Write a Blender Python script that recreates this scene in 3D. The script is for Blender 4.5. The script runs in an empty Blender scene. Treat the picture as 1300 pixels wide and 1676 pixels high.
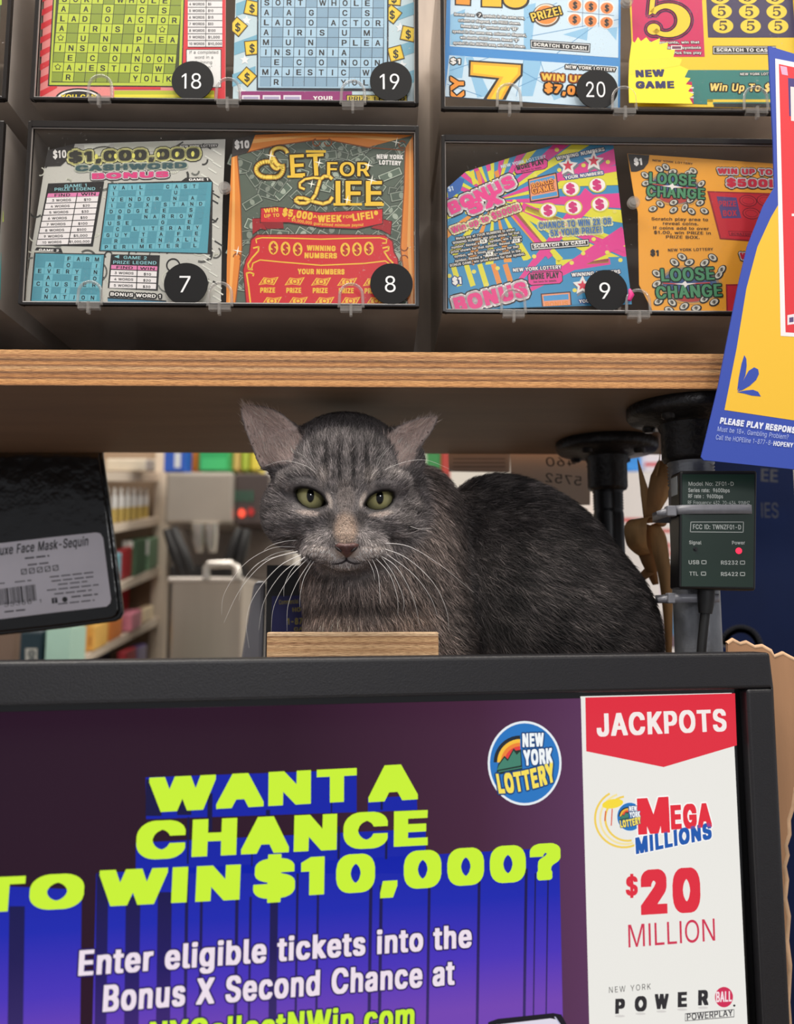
import bpy, bmesh, math, random
import numpy as np
from mathutils import Vector, Matrix
from mathutils.geometry import tessellate_polygon
random.seed(7); rng = np.random.default_rng(7)
SC = bpy.context.scene
COL = SC.collection
EYE = 1.25                      # camera height above the shop floor
FPX = 1350.0                    # focal length in pixels of the 1300 x 1676 frame
PITCH = math.atan(162 / FPX)

# ---------------------------------------------------------------- camera
cam = bpy.data.cameras.new('camera')
cam_o = bpy.data.objects.new('camera', cam); COL.objects.link(cam_o)
cam_o.location = (0, 0, EYE)
cam_o.rotation_euler = (math.pi / 2 + PITCH, 0, 0)
cam.sensor_fit = 'VERTICAL'; cam.sensor_height = 36.0
cam.lens = FPX / 1676 * 36.0
cam.clip_start = 0.01
cam.dof.use_dof = True; cam.dof.focus_distance = 0.452; cam.dof.aperture_fstop = 7.0
SC.camera = cam_o

# ---------------------------------------------------------------- world, lamps, exposure
W = bpy.data.worlds.new('world'); SC.world = W; W.use_nodes = True
W.node_tree.nodes['Background'].inputs[0].default_value = (0.93, 0.94, 1.0, 1)
W.node_tree.nodes['Background'].inputs[1].default_value = 0.44
def area_lamp(name, loc, size, power, col=(1, 0.95, 0.88), rot=(0, 0, 0)):
    l = bpy.data.lights.new(name, 'AREA'); l.shape = 'RECTANGLE'; l.size, l.size_y = size
    l.energy = power; l.color = col
    o = bpy.data.objects.new(name, l); COL.objects.link(o); o.location = loc; o.rotation_euler = rot
    return o
area_lamp('ceiling_lamp', (-0.5, -0.05, 2.62), (1.1, 0.5), 26)
area_lamp('ceiling_lamp', (0.75, -0.10, 2.62), (1.1, 0.5), 22)
area_lamp('ceiling_lamp', (-0.7, 1.7, 2.62), (1.2, 0.6), 26)
area_lamp('ceiling_lamp', (1.3, 1.9, 2.62), (1.2, 0.6), 30)
front_fill_lamp = area_lamp('front_fill_lamp', (0.38, -1.9, 1.98), (0.26, 0.3), 10, (0.98, 0.98, 1.0))  # unseen lamp behind the camera, added for front fill and eye highlights
front_fill_lamp.rotation_euler = (Vector((0.0, 0.45, 1.3)) - front_fill_lamp.location).to_track_quat('-Z', 'Y').to_euler()
SC.view_settings.view_transform = 'Standard'
try: SC.view_settings.look = 'None'
except Exception: pass
SC.view_settings.exposure = 0.0
SC.view_settings.gamma = 1.0
SC.view_settings.use_curve_mapping = False
SC.cycles.max_bounces = 10
SC.cycles.transparent_max_bounces = 24

# ---------------------------------------------------------------- picture geometry -> places in the shop
CT, ST = math.cos(PITCH), math.sin(PITCH)
def ray(x, y):
    a = (x - 650) / FPX; b = (838 - y) / FPX
    return np.array([a, CT - b * ST, b * CT + ST])
def P(x, y, Y):
    r = ray(x, y); p = r * (Y / r[1]); p[2] += EYE
    return p
class Plane:
    """vertical (or leaning) surface: origin, u along it, v up it, n towards the viewer"""
    def __init__(s, o, yaw=0.0, lean=0.0):
        s.o = np.array(o, float); t = yaw
        s.u = np.array([math.cos(t), math.sin(t), 0])
        n = np.array([math.sin(t), -math.cos(t), 0])
        v = np.array([0, 0, 1.0])
        s.n = n * math.cos(lean) + v * math.sin(lean)
        s.v = v * math.cos(lean) - n * math.sin(lean)
    def px(s, x, y):
        r = ray(x, y); e = np.array([0, 0, EYE])
        k = ((s.o - e) @ s.n) / (r @ s.n)
        p = e + r * k - s.o
        return np.array([p @ s.u, p @ s.v])
    def at(s, u, v, w=0.0):
        return s.o + s.u * u + s.v * v + s.n * w
    def off(s, w):
        q = Plane.__new__(Plane); q.o = s.o + s.n * w; q.u, q.v, q.n = s.u, s.v, s.n
        return q

# ---------------------------------------------------------------- materials
def lin(c):
    return tuple(((v / 255) / 12.92 if v / 255 <= 0.04045 else ((v / 255 + 0.055) / 1.055) ** 2.4) for v in c)
_M = {}
def M(c, rough=0.5, metal=0.0, var=0.0, scale=60.0, emit=None, spec=0.5, bump=0.0, bscale=300.0, stretch=None):
    key = (tuple(c), rough, metal, var, scale, emit, spec, bump, bscale, stretch)
    if key in _M: return _M[key]
    m = bpy.data.materials.new('mat'); m.use_nodes = True
    nt = m.node_tree; b = nt.nodes['Principled BSDF']
    col = (*lin(c), 1)
    b.inputs['Base Color'].default_value = col
    b.inputs['Roughness'].default_value = rough
    b.inputs['Metallic'].default_value = metal
    b.inputs['Specular IOR Level'].default_value = spec
    tc = None
    def coords():
        t = nt.nodes.new('ShaderNodeTexCoord'); mp = nt.nodes.new('ShaderNodeMapping')
        nt.links.new(t.outputs['Object'], mp.inputs[0])
        if stretch: mp.inputs['Scale'].default_value = stretch
        return mp.outputs[0]
    if var or bump: tc = coords()
    if var:
        n = nt.nodes.new('ShaderNodeTexNoise'); n.inputs['Scale'].default_value = scale; n.inputs['Detail'].default_value = 4
        nt.links.new(tc, n.inputs['Vector'])
        r = nt.nodes.new('ShaderNodeValToRGB')
        r.color_ramp.elements[0].position = 0.3; r.color_ramp.elements[1].position = 0.7
        lo = [v * (1 - var) for v in col[:3]]; hi = [min(1, v * (1 + var)) for v in col[:3]]
        r.color_ramp.elements[0].color = (*lo, 1); r.color_ramp.elements[1].color = (*hi, 1)
        nt.links.new(n.outputs['Fac'], r.inputs[0]); nt.links.new(r.outputs[0], b.inputs['Base Color'])
    if bump:
        n = nt.nodes.new('ShaderNodeTexNoise'); n.inputs['Scale'].default_value = bscale; n.inputs['Detail'].default_value = 3
        nt.links.new(tc, n.inputs['Vector'])
        bp = nt.nodes.new('ShaderNodeBump'); bp.inputs['Strength'].default_value = bump; bp.inputs['Distance'].default_value = 0.002
        nt.links.new(n.outputs['Fac'], bp.inputs['Height']); nt.links.new(bp.outputs[0], b.inputs['Normal'])
    if emit:
        b.inputs['Base Color'].default_value = (0.01, 0.01, 0.01, 1)
        b.inputs['Emission Color'].default_value = col; b.inputs['Emission Strength'].default_value = emit; b.inputs['Specular IOR Level'].default_value = 0.15; b.inputs['Roughness'].default_value = 0.3
    _M[key] = m
    return m
def clear_plastic(name, tint=(0.99, 0.99, 0.985), dust=0.05, gloss=0.03, speck=True, fres=1.35):
    m = bpy.data.materials.new(name); m.use_nodes = True; nt = m.node_tree; nt.nodes.clear()
    out = nt.nodes.new('ShaderNodeOutputMaterial'); tr = nt.nodes.new('ShaderNodeBsdfTransparent'); tr.inputs[0].default_value = (*tint, 1)
    gl = nt.nodes.new('ShaderNodeBsdfGlossy'); gl.inputs['Roughness'].default_value = gloss
    fr = nt.nodes.new('ShaderNodeFresnel'); fr.inputs[0].default_value = fres
    mx = nt.nodes.new('ShaderNodeMixShader'); gm = nt.nodes.new('ShaderNodeNewGeometry')
    front = nt.nodes.new('ShaderNodeMath'); front.operation = 'SUBTRACT'; front.inputs[0].default_value = 1; nt.links.new(gm.outputs['Backfacing'], front.inputs[1])
    ff = nt.nodes.new('ShaderNodeMath'); ff.operation = 'MULTIPLY'; nt.links.new(fr.outputs[0], ff.inputs[0]); nt.links.new(front.outputs[0], ff.inputs[1]); nt.links.new(ff.outputs[0], mx.inputs[0])
    nt.links.new(tr.outputs[0], mx.inputs[1]); nt.links.new(gl.outputs[0], mx.inputs[2])
    df = nt.nodes.new('ShaderNodeBsdfDiffuse'); df.inputs[0].default_value = (0.62, 0.58, 0.54, 1)
    m2 = nt.nodes.new('ShaderNodeMixShader')
    if speck:
        tc = nt.nodes.new('ShaderNodeTexCoord')
        n1 = nt.nodes.new('ShaderNodeTexNoise'); n1.inputs['Scale'].default_value = 900; n1.inputs['Detail'].default_value = 1
        n2 = nt.nodes.new('ShaderNodeTexNoise'); n2.inputs['Scale'].default_value = 18
        nt.links.new(tc.outputs['Object'], n1.inputs['Vector']); nt.links.new(tc.outputs['Object'], n2.inputs['Vector'])
        r1 = nt.nodes.new('ShaderNodeValToRGB'); r1.color_ramp.elements[0].position = 0.71; r1.color_ramp.elements[1].position = 0.78
        r1.color_ramp.elements[1].color = (0.5, 0.5, 0.5, 1)
        r2 = nt.nodes.new('ShaderNodeValToRGB'); r2.color_ramp.elements[0].position = 0.4; r2.color_ramp.elements[1].position = 0.65
        nt.links.new(n1.outputs['Fac'], r1.inputs[0]); nt.links.new(n2.outputs['Fac'], r2.inputs[0])
        mu = nt.nodes.new('ShaderNodeMath'); mu.operation = 'MULTIPLY'
        nt.links.new(r1.outputs[0], mu.inputs[0]); nt.links.new(r2.outputs[0], mu.inputs[1])
        ad = nt.nodes.new('ShaderNodeMath'); ad.operation = 'ADD'; ad.inputs[1].default_value = dust
        nt.links.new(mu.outputs[0], ad.inputs[0]); nt.links.new(ad.outputs[0], m2.inputs[0])
    else:
        m2.inputs[0].default_value = dust
    nt.links.new(mx.outputs[0], m2.inputs[1]); nt.links.new(df.outputs[0], m2.inputs[2])
    nt.links.new(m2.outputs[0], out.inputs[0])
    return m

# ---------------------------------------------------------------- objects
def tag(o, label, cat, group=None, kind=None):
    o['label'] = label; o['category'] = cat
    if group: o['group'] = group
    if kind: o['kind'] = kind
    return o
def thing(name, loc, label, cat, group=None):
    o = bpy.data.objects.new(name, None); COL.objects.link(o); o.location = [float(v) for v in loc]
    o.empty_display_size = 0.02
    return tag(o, label, cat, group)
def wloc(o):
    p = Vector((0, 0, 0))
    while o is not None:
        p = p + o.location; o = o.parent
    return p
class MB:
    """collects faces in world space; build() links ONE mesh object with its origin at its base"""
    def __init__(s): s.v = []; s.f = []; s.mi = []; s.mats = []; s.sm = []
    def slot(s, m):
        if m not in s.mats: s.mats.append(m)
        return s.mats.index(m)
    def add(s, verts, faces, m, smooth=False):
        b = len(s.v); k = s.slot(m)
        s.v.extend([tuple(map(float, p)) for p in verts])
        for f in faces: s.f.append(tuple(i + b for i in f)); s.mi.append(k); s.sm.append(smooth)
    def box(s, lo, hi, m, pl=None):
        (a, b, c), (d, e, g) = lo, hi
        vs = [(x, y, z) for x in (a, d) for y in (b, e) for z in (c, g)]
        if pl: vs = [pl.at(x, z, y) for x, y, z in vs]       # box in (u, w, v) of a plane
        s.add(vs, [(0, 1, 3, 2), (4, 6, 7, 5), (0, 4, 5, 1), (2, 3, 7, 6), (0, 2, 6, 4), (1, 5, 7, 3)], m)
    def prism(s, pts, pl, w0, w1, m, smooth=False):
        """outline given in (u, v) of a plane, thickness from w0 to w1"""
        n = len(pts)
        vs = [pl.at(u, v, w0) for u, v in pts] + [pl.at(u, v, w1) for u, v in pts]
        s.add(vs, [tuple(range(n)), tuple(range(2 * n - 1, n - 1, -1))], m)
        s.add(vs, [(i, (i + 1) % n, n + (i + 1) % n, n + i) for i in range(n)], m, smooth)
    def tube(s, pts, rad, m, n=10, caps=True, flat=None):
        pts = [np.array(p, float) for p in pts]; N = len(pts)
        rad = [rad] * N if np.isscalar(rad) else rad
        t0 = pts[1] - pts[0]; t0 /= np.linalg.norm(t0)
        ref = np.array([0, 0, 1.0]) if abs(t0[2]) < 0.9 else np.array([0, 1.0, 0])
        nx = np.cross(t0, ref); nx /= np.linalg.norm(nx)
        vs = []
        for i in range(N):
            t = pts[min(i + 1, N - 1)] - pts[max(i - 1, 0)]; t /= np.linalg.norm(t)
            nx = nx - t * (nx @ t); nx /= np.linalg.norm(nx); ny = np.cross(t, nx)
            for k in range(n):
                a = 2 * math.pi * k / n
                vs.append(pts[i] + rad[i] * (nx * math.cos(a) + ny * math.sin(a) * (flat or 1)))
        fs = [(i * n + k, i * n + (k + 1) % n, (i + 1) * n + (k + 1) % n, (i + 1) * n + k) for i in range(N - 1) for k in range(n)]
        s.add(vs, fs, m, True)
        if caps: s.add(vs, [tuple(range(n - 1, -1, -1)), tuple(range((N - 1) * n, N * n))], m)
    def lathe(s, prof, c, m, n=48, smooth=True):
        """profile of (radius, z) turned about the vertical through c"""
        vs = []; N = len(prof)
        for r, z in prof:
            for k in range(n):
                a = 2 * math.pi * k / n
                vs.append((c[0] + r * math.cos(a), c[1] + r * math.sin(a), c[2] + z))
        s.add(vs, [(i * n + k, i * n + (k + 1) % n, (i + 1) * n + (k + 1) % n, (i + 1) * n + k) for i in range(N - 1) for k in range(n)], m, smooth)
        s.add(vs, [tuple(range(n - 1, -1, -1)), tuple(range((N - 1) * n, N * n))], m)
    def ribbon(s, pts, widths, side, m, th=0.0006):
        """bent flat strip with thickness"""
        pts = [np.array(p, float) for p in pts]; N = len(pts); vs = []
        for i in range(N):
            t = pts[min(i + 1, N - 1)] - pts[max(i - 1, 0)]; t /= np.linalg.norm(t)
            sd = np.array(side[i] if isinstance(side, list) else side, float); sd = sd - t * (sd @ t); sd /= np.linalg.norm(sd)
            nn = np.cross(t, sd)
            for a, b in ((-1, -1), (1, -1), (1, 1), (-1, 1)):
                vs.append(pts[i] + sd * a * widths[i] / 2 + nn * b * th / 2)
        fs = [(i * 4 + k, i * 4 + (k + 1) % 4, i * 4 + 4 + (k + 1) % 4, i * 4 + 4 + k) for i in range(N - 1) for k in range(4)]
        s.add(vs, fs + [(3, 2, 1, 0), tuple(range(4 * N - 4, 4 * N))], m, True)
    def build(s, name, parent=None, bevel=0.0, segs=2, sub=0):
        A = np.array(s.v); lo, hi = A.min(0), A.max(0)
        o0 = np.array([(lo[0] + hi[0]) / 2, (lo[1] + hi[1]) / 2, lo[2]])
        me = bpy.data.meshes.new(name)
        me.from_pydata((A - o0).tolist(), [], s.f)
        for m in s.mats: me.materials.append(m)
        me.polygons.foreach_set('material_index', s.mi)
        me.polygons.foreach_set('use_smooth', s.sm)
        me.update()
        o = bpy.data.objects.new(name, me); COL.objects.link(o)
        o.location = Vector(o0)
        if parent is not None:
            o.parent = parent; o.location = Vector(o0) - wloc(parent)
        if bevel or sub:
            bm = bmesh.new(); bm.from_mesh(me); bmesh.ops.remove_doubles(bm, verts=bm.verts, dist=1e-6)
            bmesh.ops.recalc_face_normals(bm, faces=bm.faces); bm.to_mesh(me); bm.free()
        if bevel:
            b = o.modifiers.new('bevel', 'BEVEL'); b.width = bevel; b.segments = segs; b.limit_method = 'ANGLE'; b.harden_normals = False
        if sub:
            b = o.modifiers.new('subsurf', 'SUBSURF'); b.levels = b.render_levels = sub
        return o

# ---------------------------------------------------------------- lettering and flat print
# outlines of the lettering in four weights: advance | weight | ... , loops of steps in x and y, thousandths of the letter size
GLYPHS = {
'!': '196|89-4-12 4-16 14-7 11-2 22 8 20 10 10 11 7 24 2 14-4 17-15 6-16 0-22-7-15-16-14;67 161-3 344 3 3 62 0 3-3 0-88-4-254-3-3|69-14-19 9-16 20-2 42 9 21 16 14 14 4 54 0 21-9 10-10 6-16 0-42-7-15-16-14-14-4;47 151-3 364 3 3 102 0 3-3 0-108-4-254-3-3|51-20-12 4-15 13-10 22 0 46 17 27 22 10 90 0 14-4 15-13 8-18 0-54-15-23-22-10;29 145-2 378 142 0-4-378|33-42-12 4-15 13-10 22 0 88 8 20 18 16-12 4-2 418 3 3 174 0 3-3 0-164-4-254-10-4 17-15 7-17 0-100-15-21-22-10',
'"': '321|79 318-9 188 3 3 60 0 3-19-8-170-3-3;193 318-7 188 3 3 58 0 3-27-6-162-5-3|59 308-8 210 104 0-8-210;173 308-6 210 102 0-5-208-5-3|41 302-9 172 1 50 254 0-7-222|23 280-9 172 1 94 290 0 1-102-8-164',
'$': '447|203-73-2 64-68 15-44 26-35 43-10 24-6 34 3 3 62-1 13-38 19-21 26-16 40-9 1 182-57 19-32 16-35 29-22 40-4 48 4 24 14 32 31 35 44 26 56 13 1 64 15 5 26-3 2-64 40-7 54-24 27-23 26-40 8-30-1-14-60-1-9 29-21 25-30 18-34 7-1-170 65-21 58-34 33-43 8-34 0-30-4-24-14-32-27-33-32-22-28-12-58-11-2-64;245 51 38 7 35 21 18 22 10 28-2 30-9 17-14 14-26 16-48 16-3-3;194 299 7-1 1 3-1 155-36-8-23-15-16-18-10-26 0-28 10-22 29-25|183-83-2 64-44 7-58 26-34 34-21 41-6 30 1 26 102 1 21-47 27-23 10-4 3 3 0 148-57 19-32 16-35 29-16 24-8 24-2 60 4 24 14 32 31 35 44 26 56 13 2 66 78 1 3-3 1-62 64-15 39-23 34-36 18-50-1-34-100-1-9 29-9 13-14 14-22 11 0-140 64-19 42-22 29-25 14-18 12-32 2-64-4-24-14-32-28-34-31-21-28-12-58-11-2-64;265 71 18 7 21 17 12 16 10 26-12 30-27 23-22 8;178 323 4 2-1 109-28-20-17-35 9-29|165-89-2 64-44 7-58 26-34 34-21 41-6 30 0 36 3 3 136 0 15-39 7-9 3 3 0 110-57 19-32 16-24 18-18 20-13 25-6 28 2 72 16 42 32 36 43 25 56 13 2 66 114 1 3-3 1-62 64-15 39-23 34-36 18-50 0-44-3-3-134 0-9 29-9 11 0-101 64-19 42-22 29-25 14-18 12-32 2-76-4-24-14-32-28-34-31-21-28-12-58-11-2-64;282 101 4 0 12 16 8 20-8 22-15 13;162 359 1 35-8-19|147-111-2 64-44 7-58 26-34 34-21 41-6 30 1 82 160 1 3 3-2 20-45 13-42 20-24 18-23 27-14 46 2 116 16 42 32 36 43 25 56 13 2 66 150 1 3-3 1-62 64-15 31-17 26-22 15-19 17-39 1-102-152-1-3-15 65-21 32-16 26-18 27-31 14-46 0-106-4-22-22-46-29-29-50-26-58-11-2-64',
'%': '676|487-10-30 8-14 8-27 29-14 36-2 62 14 44 22 26 29 17 16 4 40 0 22-6 20-12 25-29 12-38 0-64-12-36-26-30-35-17;135 0 5 13 341 494 56 0-344-505;486 37 27-1 18 8 11 15 6 20 0 56-4 16-15 21-20 8-16 0-19-7-10-10-10-28 0-60 13-27;153 284-32 12-31 31-14 40 0 64 16 44 28 28 37 13 38 0 18-4 22-12 27-31 14-44-2-62-19-43-32-28-26-8;160 329 27-1 18 8 17 35 0 58-4 16-11 17-20 10-24 0-15-7-10-10-10-28-2-36 4-28 13-24|||',
'*': '453|202 223 2 105-88-54-25 39 93 52-93 52 25 41 88-55-2 104 12 3 32-2 3-3-1-102 88 55 25-41-3-5-91-47 91-47 3-5-25-40-88 55 0-105|182 213 0 78-48-29-38 0-25 39-1 24 75 40-75 40-1 20 27 43 40 0 46-28 0 77 84 1 3-3 1-75 46 28 42-1 15-24 8-18-1-21-73-39 72-38 2-24-27-41-38 0-46 29-2-78|164 207 0 55-14-6-72 0-27 43 1 32 63 34-63 34-1 32 23 41 78 2 12-5-1 52 13 5 110-3 2-53 10 4 78-1 23-40 0-34-63-34 63-34 0-34-23-39-76-2-12 6-1-53-3-3|146 185-2 48-86 2-25 42 0 74 22 14-22 14 0 72 23 43 88 3 1 46 13 5 144-2 3-3 1-46 88-2 23-42 0-76-20-12 20-12 0-76-23-41-88-3-1-46-3-3',
'+': '453|199 34-2 138-136 0-1 50 3 3 134 3 2 134 14 3 38-2 3-3 1-134 134-2 3-12-2-38-3-3-132 1-2-138|||',
',': '188|39-118 30 188 66 0-49-184-5-5|19-128-1 22 31 186 106 0 1-26-53-182|1-134-1 34 31 186 142 0 1-38-53-182|-17-156-1 78 31 186 178 0 1-80-53-184',
'-': '453|114 188-1 52 3 3 94 2 124-2 3-3 0-50-3-3|94 178-1 72 3 3 134 2 124-2 3-3 0-70-3-3|76 172-1 84 3 3 170 2 124-2 3-3 0-82-3-3|58 150 0 130 208 3 126-3 0-130',
'.': '188|87-4-16 6-15 15-6 16 0 16 10 22 11 9 14 6 20 0 12-4 17-15 6-14 0-24-7-15-16-14|67-14-24 13-13 22 0 38 11 23 24 14 60 0 19-9 16-24 0-44-7-15-16-14-14-4|49-20-24 13-13 22 0 50 12 24 23 13 96 0 27-17 8-16 0-56-15-23-22-10|31-42-24 13-13 24 0 92 12 24 23 13 132 0 27-17 8-16 0-100-15-23-22-10',
'0': '453|209-7-32 6-32 14-37 31-22 30-16 34-16 62-6 52 0 64 6 52 16 62 14 30 24 34 25 23 32 18 38 10 48 0 42-12 33-21 31-33 21-37 14-40 10-54 2-110-8-56-14-46-32-56-24-24-33-21-36-10;206 52 39-1 16 4 17 9 24 22 22 38 18 78 0 104-14 68-12 28-20 28-21 17-32 12-32 0-22-6-21-13-15-15-25-43-12-42-6-44 0-84 16-80 14-30 23-28 20-15|189-17-38 8-39 21-33 33-25 43-16 50-8 50-2 108 4 40 10 50 22 54 24 34 24 22 33 19 38 10 88 0 42-12 33-21 31-33 21-37 18-56 8-58 0-110-4-32-22-80-21-37-31-33-33-21-26-8-24-4;218 64 17-1 22 10 35 37 20 48 12 78-4 74-10 48-10 26-27 39-18 14-24 10-22-4-20-12-27-31-20-46-12-68 2-82 14-62 14-30 23-28|171-23-48 12-39 25-36 44-16 34-16 62-6 52 0 96 10 74 12 40 20 40 18 24 37 31 20 10 38 10 136-2 42-16 34-26 23-29 20-40 14-46 8-58 0-122-8-56-14-46-20-40-35-39-22-16-22-10-40-8;220 76 7-2 13 6 34 36 20 48 12 78-6 74-18 62-24 36-31 21-22-12-25-29-20-46-12-68 2-70 14-62 23-43|153-45-48 12-40 26-35 43-24 58-14 90 0 140 14 90 12 34 25 43 33 33 33 19 38 10 160 0 20-4 34-14 35-27 28-38 24-60 12-74 0-166-12-72-14-40-27-45-25-25-33-21-50-12;224 108 6 0 17 17 21 37 18 78-2 42-12 54-22 44-23 23-24-24-19-35-12-42-6-44 4-38 12-50 22-42',
'1': '330|151 2-1 424-5 1-90-62-3 3 0 54 113 85 48 0 3-3 0-500-3-3|131-8-1 396-3 3-54-38-40 1-1 78 113 85 88 0 3-3 0-520-3-3|113-14-1 372-23-11-74 1-1 92 113 83 124 0 3-3 0-532-3-3|95-36-1 358-3 3-94 1-1 136 113 83 160 0 3-3 0-576-3-3',
'2': '453|64 1 0 47 211 225 28 38 16 42 0 36-8 26-25 27-36 16-52 0-26-10-15-11-22-30-11-45-56 1-1 24 8 34 16 30 22 24 45 29 50 12 34 0 50-12 44-28 19-21 16-28 10-40-4-54-18-42-31-43-175-189 3-3 230 0 3-3-1-52|44-9-1 66 212 226 28 38 16 42-6 38-14 20-31 21-28 6-28-10-22-18-15-23-9-44-98 0 1 56 18 46 29 33 22 16 56 20 88 2 32-6 38-16 35-29 24-38 10-40 0-50-4-24-18-42-31-43-158-171 218-2 0-74|26-15-1 78 212 226 28 38 16 42-6 26-14 20-19 15-18 7-29-16-14-16-14-32-3-26-134 0 1 68 18 46 29 33 22 16 56 20 124 2 32-6 38-16 35-29 24-38 10-40 0-62-4-24-18-42-31-43-146-159 206-2 0-86|8-37-1 122 200 212 28 34 22 40-14 22-19 13-17-13-14-20-8-22-3-26-170 0-1 100 8 34 12 24 29 33 22 16 56 20 160 2 32-6 38-16 36-30 15-21 14-34 4-22 0-106-4-22-18-44-17-25-118-133 164-2 0-130',
'3': '453|197-7-54 12-52 30-29 33-12 26-6 34 17 5 48-3 5-22 21-31 28-18 32-8 48 0 18 4 24 10 26 22 17 37 0 40-6 22-14 22-27 23-22 10-30 6-70 0-3 3 0 48 131 152-50 3-164-2-3 3 1 54 300 0 1-48-147-168 50-5 28-8 32-18 24-22 25-41 8-32 0-42-8-32-24-40-37-33-24-12-36-10|177-17-64 16-33 19-28 26-22 40-6 30 0 24 17 5 88-3 5-22 21-31 28-18 32-8 42 10 34 26 15 29 2 28-10 30-23 27-30 18-24 6-82 2-3 3 0 68 114 132-33 3-166-1 0 76 340 0 1-68-130-146 7-5 36-4 34-14 28-20 27-33 10-20 8-32 0-62-12-42-19-29-22-22-40-24-62-14|159-23-64 16-33 19-28 26-22 40-6 30 1 38 16 3 124-3 5-22 14-24 23-19 32-10 26 10 25 21 14 24 4 24-6 20-14 22-15 15-28 16-36 8-70 0-3 3 0 80 104 120-189 2 0 88 376 0 1-80-120-138 33-5 34-14 28-20 27-33 10-20 8-32 0-74-12-42-19-29-22-22-40-24-62-14|141-45-64 16-33 19-29 27-17 29-8 28-1 94 16 3 158-2 20-46 34-24 26 14 13 13 10 20-13 23-14 14-30 18-36 8-72 1-1 126 64 76-149 2 0 132 412 0 1-124-86-98 33-15 28-20 27-33 14-32 4-20 0-118-12-42-19-29-23-23-15-11-42-18-44-8',
'4': '453|282 1-2 102-238 1-3 3 2 54 207 347 58 0 3-3-200-340 3-3 168 1 2 154 60 0 2-154 68-2 1-54-3-3-66-1-2-102|262-9-2 102-238 1-3 3 0 68 207 352 100 1 3-3-2-24-187-318 120 2 2 152 98 1 3-3 0-150 3-3 66-1 1-74-3-3-66-1-2-102|244-15-2 102-240 2-1 82 207 352 136 1 3-3 0-32-91-154 124-2 1-152 3-3 66-1 1-86-3-3-66-1-2-102;166 181 76 0 3 32-3 97|226-37-2 102-240 2-1 128 207 350 172 1 3-3 0-76-65-110 98-2 1-152 3-3 66-1 1-130-3-3-66-1-2-102;210 203 14 0 0 23',
'5': '453|201-7-44 10-46 26-35 41-12 30-3 28 60 0 19-42 17-17 26-14 18-4 50 2 29 13 30 30 16 42 0 50-6 22-16 26-21 21-32 16-20 4-40-2-34-10-30-18-58 7 27 252 3 3 264 0 3-3 0-52-3-3-90 2-120-2-3-3-15-146 36 21 36 10 44 0 40-10 39-23 33-37 17-33 10-42 0-50-6-30-12-28-26-36-21-19-36-20-52-12|181-17-32 6-38 16-41 35-14 20-12 30-3 48 100 0 13-34 21-23 18-12 28-8 38 14 30 30 17 41 0 32-6 22-16 26-21 21-32 16-20 2-24-6-40-22-56 0-42 7-1 34 29 240 308 0 0-76-214-2-12-103 28 6 84 0 40-10 24-12 23-19 26-30 16-32 10-42 0-70-6-30-18-38-27-33-32-24-44-16-26-4|163-23-32 6-38 16-41 35-14 20-12 30-4 22 1 38 136 0 19-42 23-21 22-8 27 15 22 24 14 32 2 28-6 22-16 26-20 20-27 15-24-6-30-18-92 0-42 7-1 46 29 240 344 0 0-88-214-2-9-84 109-1 22-4 42-18 35-31 26-40 14-52 0-82-12-46-20-34-19-21-32-24-18-8-52-12|145-45-32 6-38 16-20 14-29 31-12 22-10 40 1 82 170 1 20-42 26-22 32 30 13 31-17 33-34 30-32-18-128 0-42 7-1 90 29 240 380 0 0-132-212-1-7-39 3-3 102 0 40-10 39-23 33-37 17-33 10-42 0-126-12-46-20-34-19-21-32-24-18-8-52-12',
'6': '453|207-7-30 6-36 16-22 16-31 35-12 24-10 40-2 48 4 26 14 42 36 66 131 193 6 4 64 0-140-209 36 13 46 0 40-10 38-24 27-31 16-36 6-30-2-64-20-50-20-26-21-19-48-24-34-6;206 50 49 1 34 18 23 27 14 38 0 44-16 44-20 22-37 19-40 2-42-14-29-29-16-40 0-46 16-42 25-27 20-12|187-17-30 6-36 16-22 16-31 35-16 36-8 42 0 54 6 34 12 34 36 66 132 194 5 3 104 0 3-21-119-174 58-1 22-4 34-14 36-30 25-41 8-30 2-82-4-22-23-49-22-26-26-20-30-14-26-6;218 62 23 1 30 18 21 25 14 40-2 34-14 32-21 23-38 18-24-4-26-16-25-31-10-32 0-26 16-40 24-26|169-23-42 10-37 21-29 27-23 39-12 54 0 66 14 58 40 76 133 195 146 1 1-32-111-162 50-1 40-10 38-24 27-31 12-24 10-42 0-82-10-40-16-30-23-27-26-20-30-14-40-8;224 72 15 5 26 22 17 29 6 24-2 22-14 32-20 22-25 15-18-8-22-20-15-23-8-28 4-30 12-24 23-25|151-45-42 10-37 21-29 27-23 39-12 54 0 110 14 58 40 76 134 196 181 0 1-76-80-118 41-5 34-14 35-29 26-42 10-42 0-126-10-40-16-30-23-27-26-20-30-14-40-8;222 106 7-1 17 15 20 36-12 28-27 27-22-18-19-35 16-32',
'7': '453|100 0 223 449-3 3-256 0-3 3 1 52 328 0 1-58-224-446-5-3|78-9-1 20 217 430-250 1-3 3 1 72 368 0 1-78-224-446-5-3|60-15-1 32 211 418-246 2 0 86 404 0 1-90-224-446-5-3|42-37-1 76 189 374-224 2 0 130 440 0 1-134-224-446-5-3',
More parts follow.
